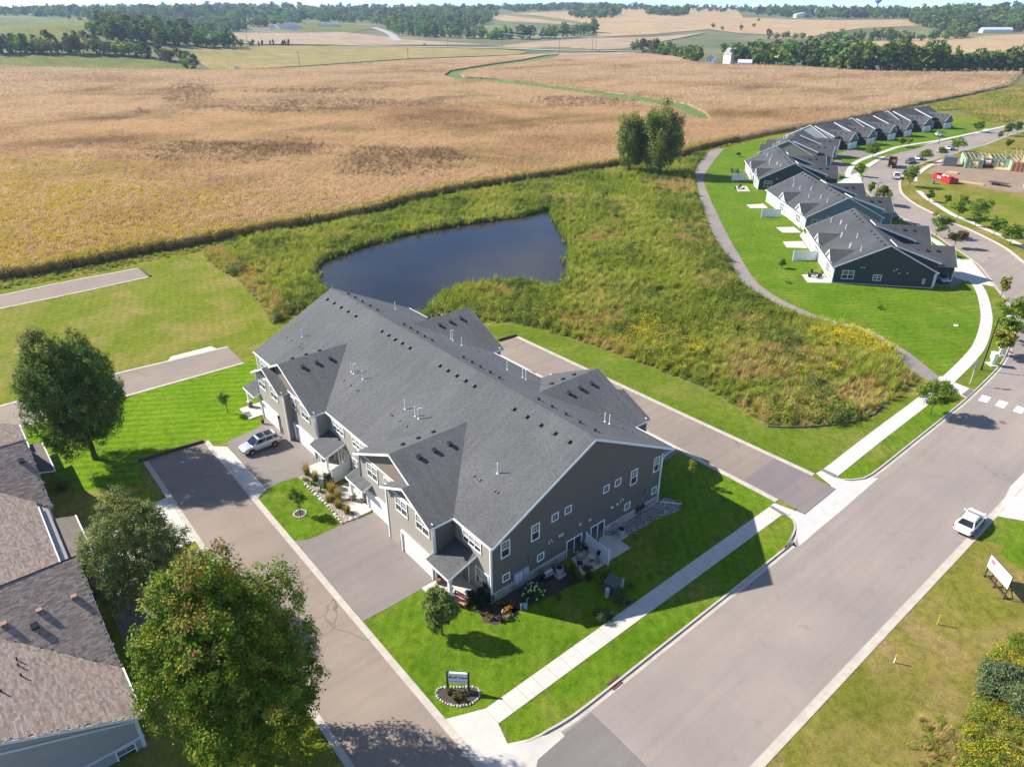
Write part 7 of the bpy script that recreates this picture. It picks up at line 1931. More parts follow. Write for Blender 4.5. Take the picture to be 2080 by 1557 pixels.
def mailboxes():
    for (u, v, lab) in ((D6(868, 1300)[0], D6(868, 1300)[1], 'white cluster mailbox nearest to the street lamp'), (D6(985, 1165)[0], D6(985, 1165)[1], 'second white cluster mailbox, behind the first')):
        p = G(u, v); e = empty('mailbox', (p[0], p[1], 0), .9, lab, 'mailbox', 'cluster mailboxes')
        MB().box((0, 0, .05), (1.5, 1.1, .12)).build('base_slab', MT['concrete_new'], e); MB().box((0, 0, .55), (.4, .4, .9)).build('pedestal', MT['white'], e)
        MB().box((0, 0, 1.4), (.85, .55, .95)).build('box', MT['white'], e); MB().box((0, 0, 1.92), (.95, .65, .08)).build('lid', MT['white'], e)
        for i in range(2):
            for k in range(4): MB().box((-.2 + .4 * i, -.285, 1.07 + .22 * k), (.34, .02, .19)).build('door', MT['gutter'], e)
mailboxes()

MT['manhole'] = plain('manhole_iron', (.15, .11, .095), .7, .2, 6)
def drains():
    a = G(*D3(1040, 865), -.1); e = empty('storm_drain', (a[0], a[1], -.085), 0, 'rusty storm drain grate in the kerb of the near street', 'drain')
    rust = plain('rusty_iron', (.22, .075, .05), .8, .3, 6); MB().box((0, 0, .0), (1.1, .55, .02)).build('pit', MT['black'], e)
    for k in range(9): MB().box((-.48 + .12 * k, 0, .02), (.06, .5, .03)).build('bar', rust, e)
    MB().box((0, .38, .075), (1.3, .2, .13)).build('hood', MT['wood_dark'], e)
    a = G(*D6(1105, 1130), -.1); e = empty('storm_drain', (a[0], a[1], -.085), .9, 'reddish storm drain grate by the mailboxes', 'drain'); MB().box((0, 0, .02), (1.0, .6, .05)).build('grate', rust, e)
    for (u, v, lab) in ((2036.6, 857.5, 'round manhole cover near the crosswalk'), (2009, 524, 'manhole cover in the curve before the villas')):
        a = G(u, v, -.1); thing_mesh('manhole_cover', MB().cyl((0, 0, -.01), .40, .02, 20), MT['manhole'], lab, 'manhole', None, (a[0], a[1], -.1))
drains()

def stakes():
    a = G(*F6(540, 292)); thing_mesh('marker_post', MB().cyl((0, 0, 0), .05, 1.1, 8), plain('yellow_marker', (.62, .42, .02), .5, .05, 3), 'tall yellow marker post standing in the dry verge', 'marker', None, (a[0], a[1], 0))
    a = G(*F6(158, 632)); e = empty('marker_post', (a[0], a[1], 0), 0, 'short white and yellow marker post with a bare patch of soil', 'marker'); MB().cyl((0, 0, 0), .05, .55, 8).build('post', MT['white'], e); MB().cyl((0, 0, .55), .055, .35, 8).build('cap', bpy.data.materials['yellow_marker'], e)
    a = G(*C8(1485, 315)); thing_mesh('cleanout_cover', MB().cyl((0, 0, 0), .35, .08, 12), MT['white'], 'small white cover in the villa lawn', 'cover', None, (a[0], a[1], 0))
    a = G(*C8(885, 185)); shrub('rock_shrub', 'tiny dark shrub alone on the striped villa lawn', (a[0], a[1]), .9, .7, 300, .16, PAL_DARK, 310)
    a = G(1600, 575); shrub('rock_shrub', 'tiny dark shrub on the lawn left of the furnished patio', (a[0], a[1]), .8, .7, 300, .16, PAL_DARK, 311)
stakes()

def gable_side():
    # patios
    sheet('patio', GP([D8(360, 805), D8(480, 720), D8(540, 640), D8(830, 840), D8(640, 950), D8(500, 1010)]), .06, MT['concrete'], .1, label='paved patio with shrubs left of the privacy fence')
    sheet('patio', GP([D8(690, 570), D8(760, 520), D8(890, 530), D8(1080, 675), D8(825, 830)]), .06, MT['concrete'], .1, label='bare concrete patio right of the privacy fence')
    pv = empty('paver_circle', tuple(G(*D8(500, 830))[:2]) + (.06,), 0, 'loose flagstones on the left gable patio', 'paving')
    rg = np.random.default_rng(12); o0 = G(*D8(500, 830))[:2]
    for (x, y) in ((430, 720), (500, 800), (460, 850), (560, 760), (610, 830), (680, 870), (560, 880), (640, 790), (700, 840), (430, 790)):
        q = G(*D8(x, y))[:2] - o0; n = 7; MB().prism([(q[0] + .32 * rg.uniform(.8, 1.1) * math.cos(2 * PI * k / n), q[1] + .26 * rg.uniform(.8, 1.1) * math.sin(2 * PI * k / n)) for k in range(n)], 0, .03).build('flagstone', MT['stone'], pv)
    # gravel bed at the right part of the wall
    gb = GP([D8(770, 500), D8(900, 400), D8(1240, 215), D8(1440, 120), D8(1490, 60), D8(1590, 80), D8(1690, 170), D8(1680, 220), D8(1400, 330), D8(1060, 520), D8(980, 560)])
    sheet('gravel_bed', gb, .03, plain('grey_gravel', (.22, .215, .205), .9, .4, 5, c2=(.12, .115, .11), world_space=True, bmp=.8, bscale=18), .02, label='grey gravel bed along the gable wall')
    X, Y = in_poly_points(gb, 26, rg); k = len(X); s = rg.uniform(.06, .17, k)
    gv = [MB().blob((0, 0, 0), (1, .8, .6), 6, jit=.3, seed=k2).mesh('pebble', MT['rock'] if k2 else MT['stone']) for k2 in range(3)]
    scatter('gravel', np.c_[X, Y, np.full(k, .04)], np.c_[np.zeros((k, 2)), rg.uniform(0, 6.28, k)], np.repeat(s[:, None], 3, 1) * .6, gv, rg.choice(3, k, p=[.6, .2, .2]), 'loose gravel stones along the gable wall')
    sheet('planting_bed', [(28.6, 36.3), (28.6, 34.3), (33.5, 33.6), (36.3, 33.2), (36.4, 36.3)], .03, MT['mulch'], .02, label='dark planting bed below the meters')
    def ac(u, v, label):
        a = G(u, v); e = empty('air_conditioner', (a[0], a[1], 0), 0, label, 'air conditioner', 'outdoor air conditioners'); g = bpy.data.materials['grey_steel_box']
        MB().box((0, 0, .04), (1.0, 1.0, .08)).build('pad', MT['concrete'], e); b = MB().tube([(0, 0, .08), (0, 0, .88)], .40, 20).build('housing', g, e)
        MB().tube([(0, 0, .88), (0, 0, .90)], .33, 20).build('fan_grille', MT['black'], e); t = MB()
        for k in range(20): t.box((.405 * math.cos(k * PI / 10), .405 * math.sin(k * PI / 10), .47), (.02, .03, .7), rz=k * PI / 10)
        t.build('louvres', plain('louvre_grey', (.25, .255, .26), .5, .05, 3) if 'louvre_grey' not in bpy.data.materials else bpy.data.materials['louvre_grey'], e)
    ac(*D8(965, 525), 'round air conditioner beside the bare patio'); ac(*D8(215, 995), 'air conditioner next to the black grill')
    a = G(*D8(70, 1060)); e = empty('grill', (a[0], a[1], 0), 0, 'black gas grill with silver lid under the meters', 'grill')
    MB().box((0, 0, .45), (1.1, .5, .8)).build('cabinet', MT['black'], e); MB().tube([(-.45, 0, .95), (.45, 0, .95)], .26, 14).build('lid', plain('grill_steel', (.35, .36, .37), .3, .05, 3, metal=.7), e)
    MB().box((0, -.28, .82), (1.3, .12, .06)).build('shelf', bpy.data.materials['grill_steel'], e)
    for k in range(4): MB().tube([(-.3 + .2 * k, -.34, .82), (-.3 + .2 * k, -.38, .82)], .035, 8).build('knob', MT['white'], e)
    # patio furniture
    def chair(x, y, rz, lab):
        a = G(*D8(x, y)); e = empty('patio_chair', (a[0], a[1], .06), rz, lab, 'chair', 'patio chairs')
        MB().box((0, 0, .42), (.5, .5, .06)).build('seat', MT['black'], e); MB().box((0, .25, .75), (.5, .06, .62), rx=-.15).build('backrest', MT['black'], e)
        for sx in (-1, 1):
            for sy in (-1, 1): MB().box((sx * .22, sy * .22, .2), (.04, .04, .42)).build('leg', MT['black'], e)
            MB().box((sx * .26, 0, .62), (.05, .45, .04)).build('armrest', MT['black'], e)
    chair(530, 715, .6, 'black patio chair by the sliding door'); chair(705, 790, 2.2, 'black patio chair against the privacy fence'); chair(465, 900, 1.0, 'black patio chair behind the column shrubs')
    a = G(*D8(610, 840)); e = empty('patio_table', (a[0], a[1], .06), 0, 'small round pale table on the gable patio', 'table'); MB().tube([(0, 0, .62), (0, 0, .66)], .4, 16).build('table_top', MT['concrete'], e); MB().tube([(0, 0, 0), (0, 0, .62)], .05, 8).build('stem', MT['black'], e)
    # shrubs
    shrub('column_shrub', 'upright green shrub left of two on the gable patio', tuple(G(*D8(390, 1080))[:2]), 1.9, .62, 2600, .10, [(.05, .075, .015), (.07, .1, .02)], 321, shape='oval')
    shrub('column_shrub', 'upright green shrub right of two on the gable patio', tuple(G(*D8(570, 1060))[:2]), 1.8, .6, 2400, .10, [(.045, .07, .015), (.06, .09, .02)], 322, shape='oval')
    shrub('hosta_plant', 'bright green leafy plant behind the green transformer box', tuple(G(*D8(800, 1060))[:2]), .9, .8, 900, .2, [(.10, .2, .03), (.13, .24, .04)], 323, 'plant')
    hy = shrub('hydrangea_bush', 'bush with pale green flower heads below the meters', tuple(G(*E8(1715, 480))[:2]), 1.5, 1.15, 2600, .14, [(.05, .09, .02), (.07, .12, .025)], 324, 'bush')
    rg = np.random.default_rng(5); pm = plain('pale_green_petals', (.30, .42, .18), .8, .2, 6)
    for k in range(26):
        t = rg.uniform(0, 2 * PI); ph = rg.uniform(.15, 1.25); MB().blob((1.1 * math.sin(ph) * math.cos(t), 1.1 * math.sin(ph) * math.sin(t), .25 + 1.2 * math.cos(ph)), (.12, .12, .10), 6, seed=k).build('flower_head', pm, hy)
    shrub('flower_bush', 'low bush with small pink blossoms right of the transformer box', tuple(G(*D8(975, 1330))[:2]), .9, .95, 1500, .10, [(.05, .08, .025), (.07, .1, .03), (.22, .16, .14)], 325, 'bush')
    shrub('grey_bush', 'grey green bush at the shadow tip beside the sidewalk', tuple(G(*D8(725, 1530))[:2]), 1.1, 1.0, 1800, .11, [(.06, .085, .04), (.08, .105, .05)], 326, 'bush')
    shrub('low_plant', 'reddish low plant on the shaded lawn', tuple(G(*D8(205, 1280))[:2]), .5, .45, 260, .11, [(.14, .08, .04), (.09, .09, .03)], 327, 'plant')
    shrub('low_plant', 'reddish low plant beside the beige pedestal', tuple(G(*D8(1080, 1140))[:2]), .45, .4, 220, .11, [(.14, .09, .05), (.09, .09, .03)], 328, 'plant')
    # transformer and pedestals
    gp = plain('transformer_green', (.075, .10, .08), .5, .06, 2)
    a = G(*D8(850, 1170)); e = empty('transformer_box', (a[0], a[1], 0), .35, 'dark green transformer box on the shaded lawn', 'utility box'); MB().box((0, 0, .5), (1.35, 1.1, 1.0)).build('cabinet', gp, e); MB().box((0, -.1, 1.03), (1.42, 1.3, .1), rx=.06).build('lid', gp, e); MB().box((.35, -.57, .7), (.3, .03, .16)).build('label_plate', MT['white'], e)
    bp = plain('beige_pedestal', (.42, .43, .36), .5, .05, 2)
    for (x, y, lab) in ((795, 1265, 'beige utility pedestal left of the transformer box'), (970, 1145, 'beige utility pedestal right of the transformer box')):
        a = G(*D8(x, y)); e = empty('utility_pedestal', (a[0], a[1], 0), .3, lab, 'pedestal'); MB().box((0, 0, .42), (.34, .3, .84)).build('housing', bp, e); MB().box((0, 0, .87), (.38, .34, .08)).build('cap', bp, e)
gable_side()

def corner_garden():
    # bench
    a, b_ = G(*E8(690, 560))[:2], G(*E8(840, 640))[:2]; c = (a + b_) / 2; d = b_ - a; an = math.atan2(d[1], d[0])
    e = empty('garden_bench', (c[0] + .1, c[1] + .35, 0), an, 'garden bench with pink cushion at the house corner', 'bench'); pk = plain('pink_cushion', (.55, .24, .18), .85, .08, 4)
    MB().box((0, 0, .48), (1.5, .55, .12)).build('cushion', pk, e); fr = MB().box((0, 0, .40), (1.6, .58, .05)); fr.build('seat', MT['wood_dark'], e)
    for k in range(9): MB().box((-.7 + .175 * k, .32, .72), (.05, .04, .5)).build('slat', PT['red'], e)
    MB().box((0, .32, .98), (1.6, .06, .08)).build('top_rail', PT['red'], e)
    for sx in (-1, 1):
        for sy in (-1, 1): MB().box((sx * .74, sy * .25, .3 if sy < 0 else .48), (.06, .06, .6 if sy < 0 else .96)).build('leg', MT['wood_dark'], e)
        MB().box((sx * .74, 0, .64), (.07, .55, .05)).build('armrest', MT['wood_dark'], e)
    def pot(u, v, label, plant=True, z=.14, c=(.16, .09, .07), r=.26):
        a = G(u, v, z); e = empty('plant_pot', (a[0], a[1], z), 0, label, 'plant pot'); MB().tube([(0, 0, 0), (0, 0, .5)], [r * .7, r], 14).build('pot', plain('pot_clay', c, .7, .1, 4) if 'pot_clay' not in bpy.data.materials else bpy.data.materials['pot_clay'], e)
        if plant: me, _ = crown_mesh('plant', .4, 1.0, .36, 260, .10, [(.10, .12, .03), (.14, .13, .05), (.06, .09, .02)], 7, 'round', 6, None, 10); link_mesh('plant', me, e)
        else: MB().tube([(0, 0, .44), (0, 0, .47)], r * .9, 12).build('soil', MT['mulch'], e)
    pot(*E8(462, 285), 'brown plant pot at the garage corner of the near porch', False); pot(*E8(615, 415), 'plant pot with a round plant before the near porch post')
    dk = [(.014, .03, .010), (.02, .04, .013)]
    shrub('dark_shrub', 'large dark green shrub at the corner of the gable wall', tuple(G(*E8(1040, 560))[:2]), 1.7, 1.15, 3600, .11, dk, 331)
    shrub('dark_shrub', 'smaller dark shrub under the near porch post', tuple(G(*E8(880, 520))[:2]), 1.0, .8, 1500, .10, dk + [(.05, .06, .03)], 332)
    gb = GP([E8(900, 600), E8(1010, 690), E8(1060, 800), E8(1200, 840), E8(1340, 800), E8(1500, 700), E8(1540, 640), E8(1300, 560), E8(1150, 560)])
    sheet('planting_bed', gb, .03, MT['mulch'], .03, label='flower bed at the house corner')
    for i, (x, y, h, r, pal, lab) in enumerate(((1075, 690, .7, .42, [(.34, .13, .06), (.22, .12, .05), (.09, .10, .03)], 'salmon flowering plant at the left of the corner bed'), (1380, 690, .8, .5, [(.52, .22, .01), (.40, .20, .02), (.12, .13, .02)], 'orange flowering plant at the right of the corner bed'), (1270, 770, .55, .4, [(.10, .025, .03), (.07, .03, .025), (.06, .06, .02)], 'dark red plant at the front of the corner bed'), (1250, 600, .8, .5, [(.09, .12, .05), (.12, .15, .07)], 'grey green plant at the back of the corner bed'), (1390, 760, .5, .5, [(.14, .18, .05), (.10, .14, .03), (.3, .3, .15)], 'leafy light green plant at the front of the corner bed'), (1150, 760, .45, .45, [(.25, .22, .10), (.16, .16, .05)], 'straw coloured grass plant in the corner bed'), (1180, 650, .6, .4, [(.12, .08, .04), (.16, .12, .05)], 'brown seed head plant in the middle of the corner bed'), (1430, 590, .9, .4, [(.16, .19, .05), (.1, .14, .03)], 'tall light plant at the gable side of the corner bed'), (940, 610, .6, .45, [(.16, .12, .05), (.08, .10, .03)], 'plant with reddish tips beside the bench'))):
        shrub('flower_plant', lab, tuple(G(*E8(x, y))[:2]), h, r, 420, .11, pal, 340 + i, 'plant', 'plants of the corner bed')
    a = G(*E8(1625, 640)); e = thing_mesh('shepherd_hook', MB().tube([(0, 0, 0), (0, 0, 1.15), (.05, 0, 1.3), (.18, 0, 1.33), (.26, 0, 1.2)], .018, 6), MT['gutter'], 'thin white shepherd hook at the shadow edge', 'hook', None, (a[0], a[1], 0))
    a = G(*E8(1548, 640)); thing_mesh('garden_post', MB().box((0, 0, .35), (.12, .1, .7)).box((0, 0, .72), (.2, .16, .08)), MT['concrete'], 'short pale garden ornament post', 'ornament', None, (a[0], a[1], 0))
    a = G(*E8(1600, 610)); thing_mesh('garden_bucket', MB().tube([(0, 0, 0), (0, 0, .4)], [.16, .22], 12), plain('pale_blue_bucket', (.35, .48, .55), .5, .05, 2), 'pale blue bucket beside the shepherd hook', 'bucket', None, (a[0], a[1], 0))
    a = G(*E8(1310, 690)); thing_mesh('pale_stone', MB().blob((0, 0, .2), (.13, .1, .32), 7, seed=4), MT['rock'], 'upright pale stone in the corner bed', 'stone', None, (a[0], a[1], 0))
    # island bed with grasses
    ib = GP([D1(1060, 460), D1(1180, 420), D1(1300, 480), D1(1440, 590), D1(1570, 720), D1(1690, 890), D1(1530, 955), D1(1400, 780), D1(1150, 540)])
    sheet('rock_bed', ib, .06, plain('tan_gravel', (.34, .28, .21), .9, .3, 6, c2=(.2, .165, .13), world_space=True, bmp=.7, bscale=15), .08, label='tan rock bed beside the island lawn')
    rg = np.random.default_rng(22); X, Y = in_poly_points(ib, 14, rg); k = len(X)
    gv = [MB().blob((0, 0, 0), (1, .8, .6), 6, jit=.3, seed=k2).mesh('pebble', MT['rock']) for k2 in range(3)]
    scatter('bed_rocks', np.c_[X, Y, np.full(k, .06)], np.c_[np.zeros((k, 2)), rg.uniform(0, 6.28, k)], np.repeat(rg.uniform(.05, .14, k)[:, None], 3, 1), gv, rg.integers(0, 3, k), 'loose pale rocks in the island bed')
    big = empty('boulder_edging', (ib[0][0], ib[0][1], .05), 0, 'row of pale boulders along the island lawn', 'edging'); o0 = np.array(ib[0])
    for i, p in enumerate(resample(GP([D1(1150, 545), D1(1400, 785), D1(1530, 950), D1(1680, 885)]), .55)):
        o = link_mesh('boulder', gv[i % 3], big, (p[0] - o0[0], p[1] - o0[1], .05), rg.uniform(0, 6)); o.scale = tuple(rg.uniform(.15, .3, 3))
    def ograss(x, y, h, lab, i):
        a = G(*D1(x, y)); e = empty('ornamental_grass', (a[0], a[1], .05), 0, lab, 'ornamental grass', 'ornamental grasses of the island bed')
        V, Q, Tn = blades(190, .30, h * 1.05, .02, .5, np.random.default_rng(400 + i)); link_mesh('leaves', np_mesh('leaves', V, Q, [MT['leaf']], np.array(Tn) * np.array([.17, .21, .04])), e)
        V, Q, Tn = blades(90, .26, h * 1.4, .028, .3, np.random.default_rng(430 + i)); V = np.array(V); 
        link_mesh('plumes', np_mesh('plumes', V, Q, [MT['leaf']], np.array(Tn) * np.array([.55, .38, .16])), e)
    for i, (x, y, h, lab) in enumerate(((1165, 440, 1.15, 'plumed grass nearest the far driveway'), (1250, 500, 1.05, 'plumed grass second from the far driveway'), (1420, 630, 1.15, 'plumed grass before the dark arborvitae'), (1490, 700, 1.15, 'plumed grass left of the entry walk'), (1395, 720, .8, 'low grass tuft at the front of the rock bed'), (1585, 840, .9, 'grass tuft nearest the wide driveway'), (1490, 780, .75, 'low green tuft beside the boulders'))): ograss(x, y, h, lab, i)
    shrub('arborvitae', 'dark green conical arborvitae before the white privacy fence', tuple(G(*D1(1385, 568))[:2]), 2.7, .85, 5000, .09, [(.014, .035, .012), (.02, .045, .015)], 351, 'shrub', shape='cone')
    for i, (x, y, h, r, lab) in enumerate(((1255, 545, .6, .5, 'low olive shrub behind the plumed grasses'), (1440, 690, .6, .5, 'low olive shrub between the plumed grasses'), (1550, 790, .6, .5, 'low olive shrub near the entry walk'), (1200, 540, .5, .45, 'low green shrub near the far end of the rock bed'), (1300, 620, .5, .5, 'low green shrub in the middle of the rock bed'), (1330, 580, .5, .45, 'low green shrub under the arborvitae'), (1140, 500, .45, .4, 'low green shrub at the corner of the island lawn'))):
        shrub('low_shrub', lab, tuple(G(*D1(x, y))[:2]), h, r, 420, .10, PAL_GREEN, 360 + i, 'shrub', 'low shrubs of the island bed')
    a = G(*D1(1090, 850)); e = empty('stone_edging', (a[0], a[1], .05), 0, 'ring of pale stones around the island sapling', 'edging')
    for k in range(15): o = link_mesh('stone', gv[k % 3], e, (.62 * math.cos(k * 2 * PI / 15), .62 * math.sin(k * 2 * PI / 15), .05), k); o.scale = (.15, .13, .12)
    MB().tube([(0, 0, .0), (0, 0, .03)], .58, 16).build('mulch', MT['mulch'], e)
    # dark shrubs by the brown house and the far porch
    shrub('dark_shrub', 'dark shrub against the brown roofed house', tuple(G(*C5(500, 690))[:2]), 1.6, 1.1, 2200, .13, PAL_DARK, 371)
    shrub('porch_shrub', 'dark shrub under the small roof at the far house corner', tuple(G(*C7(1, 1) if 0 else (520, 800))[:2]), 1.2, 1.2, 1600, .13, PAL_DARK, 372)
    a = G(*crop(480, 840, 12.975)(700, 240), .14); e = empty('plant_pot', (a[0], a[1], .14), 0, 'pot with a yellow grass plant at the far entry slab', 'plant pot'); MB().tube([(0, 0, 0), (0, 0, .4)], [.16, .22], 12).build('pot', MT['dark'], e)
    V, Q, Tn = blades(50, .1, .8, .016, .5, np.random.default_rng(470)); o = link_mesh('plant', np_mesh('plant', V, Q, [MT['leaf']], np.array(Tn) * np.array([.35, .28, .08])), e, (0, 0, .38))
    # landscape edging of the meadow tip
    ed = resample(GP([(1545, 858), (1560, 867), (1600, 869), (1650, 867), (1700, 862), (1750, 852), (1775, 840), (1790, 826)]), 1.2); e = empty('timber_edging', (ed[0][0], ed[0][1], 0), 0, 'weathered edging boards along the tip of the meadow', 'edging')
    for i in range(len(ed) - 1):
        c = (ed[i] + ed[i + 1]) / 2 - ed[0]; d = ed[i + 1] - ed[i]; MB().box((c[0], c[1], .1), (np.linalg.norm(d) - .02, .1, .28), rz=math.atan2(d[1], d[0])).build('board', MT['stone_b'], e)
    # furniture on the villa patios
    for i, (u, v, lab) in enumerate(((1655, 562, 'dark dining set on the patio of the nearest villa'), (1502, 384, 'grill and table on the patio of the third villa'), (1492, 350, 'blue seating on the farthest villa patio'))):
        a = G(u, v); e = empty('patio_set', (a[0], a[1], .05), .6 + i, lab, 'patio furniture'); MB().tube([(0, 0, .7), (0, 0, .74)], .7, 16).build('table_top', MT['dark'], e); MB().tube([(0, 0, 0), (0, 0, .7)], .06, 8).build('stem', MT['dark'], e)
        for k in range(4):
            t = k * PI / 2 + .4; x, y = 1.15 * math.cos(t), 1.15 * math.sin(t); ch = MB().box((x, y, .42), (.5, .5, .06), rz=t); ch.box((x * 1.22, y * 1.22, .75), (.06, .5, .6), rz=t)
            for q in (-1, 1): ch.box((x + .2 * q * math.sin(t), y - .2 * q * math.cos(t), .2), (.4, .04, .4), rz=t)
            ch.build('chair', MT['dark'], e)
    # a few stems of shrub behind the near garages
corner_garden()
# ------------------------------------------------------------------ far country
def far_fields():
    def fm(name, a, b2, sc=.02, rows=None):
        m, nt, b, out = new_mat(name); v = wpos(nt)
        f = maprange(nt, noise(nt, v, sc, 5, .6), .3, .7); col = mixc(nt, f, a, b2)
        f2 = maprange(nt, noise(nt, scaled(nt, v, (.12, .03, .1), .4), 1.0, 4, .7), .3, .7, .78, 1.22)
        nt.links.new(mixc(nt, 1.0, col, gray(nt, f2), 'MULTIPLY'), b.inputs['Base Color']); b.inputs['Roughness'].default_value = .95; b.inputs['Specular IOR Level'].default_value = .1
        return m
    tan = fm('tan_stubble', (.33, .23, .12), (.42, .30, .165)); gold = fm('dry_pasture', (.22, .185, .06), (.30, .235, .09)); green = fm('green_pasture', (.10, .125, .022), (.165, .165, .04), .012); pink = fm('bare_field', (.30, .22, .15), (.38, .27, .175))
    F = [('tan_field', [(1035, 28), (1150, 24), (1300, 17), (1480, 17), (1510, 36), (1600, 40), (1700, 42), (1860, 40), (1905, 43), (1900, 52), (1840, 54), (1750, 58), (1640, 76), (1500, 68), (1440, 60), (1330, 70), (1215, 76), (1205, 50), (1100, 33)], tan, 'wide tan field sloping up to the horizon'),
         ('tan_field', [(1745, 86), (1880, 79), (2120, 68), (2120, 108), (2000, 116), (1880, 118), (1870, 95), (1752, 95)], tan, 'tan field with pale barn at the right'),
         ('bare_field', [(1010, 96), (1060, 88), (1140, 82), (1210, 78), (1330, 76), (1440, 66), (1330, 88), (1290, 96), (1240, 101), (1100, 100)], pink, 'pinkish bare field behind the highway'),
         ('dry_field', [(392, 101), (500, 95), (600, 93), (760, 95), (900, 98), (1000, 100), (1075, 106), (1050, 112), (830, 120), (600, 136), (430, 146), (396, 122)], gold, 'dry yellow field left of the highway'),
         ('bare_field', [(440, 68), (600, 67), (700, 66), (830, 81), (1000, 92), (700, 92), (520, 90), (450, 75)], pink, 'bare field below the wooded slope'),
         ('pasture', [(-60, 118), (130, 112), (300, 120), (380, 136), (420, 146), (140, 157), (-60, 158)], green, 'green pasture left of the county road'),
         ('hill_pasture', [(-60, 36), (70, 37), (150, 37), (195, 55), (200, 80), (140, 96), (60, 92), (-60, 90)], green, 'grassy hill at the upper left'),
         ('pasture', [(560, 54), (640, 47), (720, 50), (760, 58), (720, 66), (620, 66)], green, 'green lots around the farm buildings'),
         ('green_strip', [(1050, 95), (1150, 96), (1290, 98), (1300, 103), (1130, 102), (1020, 98)], green, 'green strip along the highway'),
         ('tan_field', [(1005, 30), (1035, 33), (1100, 40), (1190, 52), (1030, 44), (985, 36)], tan, 'strip of tan field behind the woods')]
    for nm, px, m, lab in F:
        sheet(nm, GP(px), .35, m, 0, grid=45, zfun=T, label=lab)
    cm = plain('road_gravel', (.34, .32, .29), .9, .1, .05, world_space=True)
    def road(px, w, lab, z=.6):
        l = smooth_line(GP(px), 12.0); a = offset(l, w / 2); b2 = offset(l, -w / 2)
        sheet('county_road', [tuple(p) for p in a] + [tuple(p) for p in b2[::-1]], z, cm, 0, zfun=T, label=lab)
    road([(-60, 161), (0, 159.5), (200, 157.5), (420, 150.5), (600, 142), (830, 125), (1000, 116.5), (1130, 110.5), (1290, 108)], 9, 'pale county road behind the corn field')
    road([(470, 87), (620, 91), (760, 94), (1000, 98.5), (1130, 103), (1300, 105.5), (1420, 109)], 15, 'highway crossing the valley')
    road([(758, 57), (775, 62), (795, 71), (803, 80), (810, 84)], 14, 'side road climbing towards the woods')
    road([(520, 64), (560, 66), (620, 66)], 8, 'farm track on the left')
far_fields()

FAR_VAR = []
def far_variants():
    specs = [('round', 9, PAL_FAR, 900), ('oval', 10, PAL_FAR, 900), ('dome', 9, PAL_GREEN, 900), ('round', 8, [(.055, .07, .02), (.075, .085, .024), (.10, .10, .03)], 850), ('oval', 9, [(.10, .11, .022), (.13, .125, .026), (.075, .09, .02)], 850), ('cone', 12, [(.016, .036, .014), (.022, .045, .018)], 900), ('oval', 11, PAL_DARK, 900), ('dome', 9, [(.16, .14, .02), (.20, .16, .022), (.13, .13, .02)], 800)]
    for i, (sh, lb, pal, n) in enumerate(specs):
        # unit tree: 1 m tall, half width .42; leaf size in the same unit
        cm, lc = crown_mesh('tree', .02 if sh != 'cone' else .0, 1.0, .44 if sh not in ('cone',) else .28, n, .10 if sh != 'cone' else .075, pal, 500 + i, sh, lb + 4, None, 12, 'leaf_far', sprd=.16)
        tm = MB().tube([(0, 0, -.05), (0, 0, .35)], [.03, .02], 5)
        bm = bmesh.new(); bm.from_mesh(cm); k = len(bm.faces)
        lay = bm.faces.layers.float_color.get('tint') if hasattr(bm.faces.layers, 'float_color') else None
        vs = [bm.verts.new(v) for v in tm.v]
        for f in tm.f:
            fc = bm.faces.new([vs[j] for j in f]); fc.material_index = 0
            if lay is not None: fc[lay] = (.05, .04, .03, 1)
        bm.to_mesh(cm); bm.free(); FAR_VAR.append(cm)
far_variants()
FAR_LAB = ['round green tree', 'oval green tree', 'broad mid green tree', 'olive tree', 'yellow green tree', 'dark conical evergreen', 'dark tall tree', 'yellow autumn tree']
ORD = 'first second third fourth fifth sixth seventh eighth ninth tenth eleventh twelfth thirteenth fourteenth fifteenth sixteenth seventeenth eighteenth nineteenth twentieth'.split()
ORD += ['twenty-' + q for q in ORD[:9]] + ['thirtieth'] + ['thirty-' + q for q in ORD[:9]]
N_FAR = [0]
def far_tree(pos, h, k, label, group, w=1.0):
    o = link_mesh('tree', FAR_VAR[k], None, (pos[0], pos[1], pos[2]), RNG.uniform(0, 6.28)); o.scale = (h * w, h * w * RNG.uniform(.85, 1.15), h)
    tag(o, label, 'tree', group); N_FAR[0] += 1
    return o

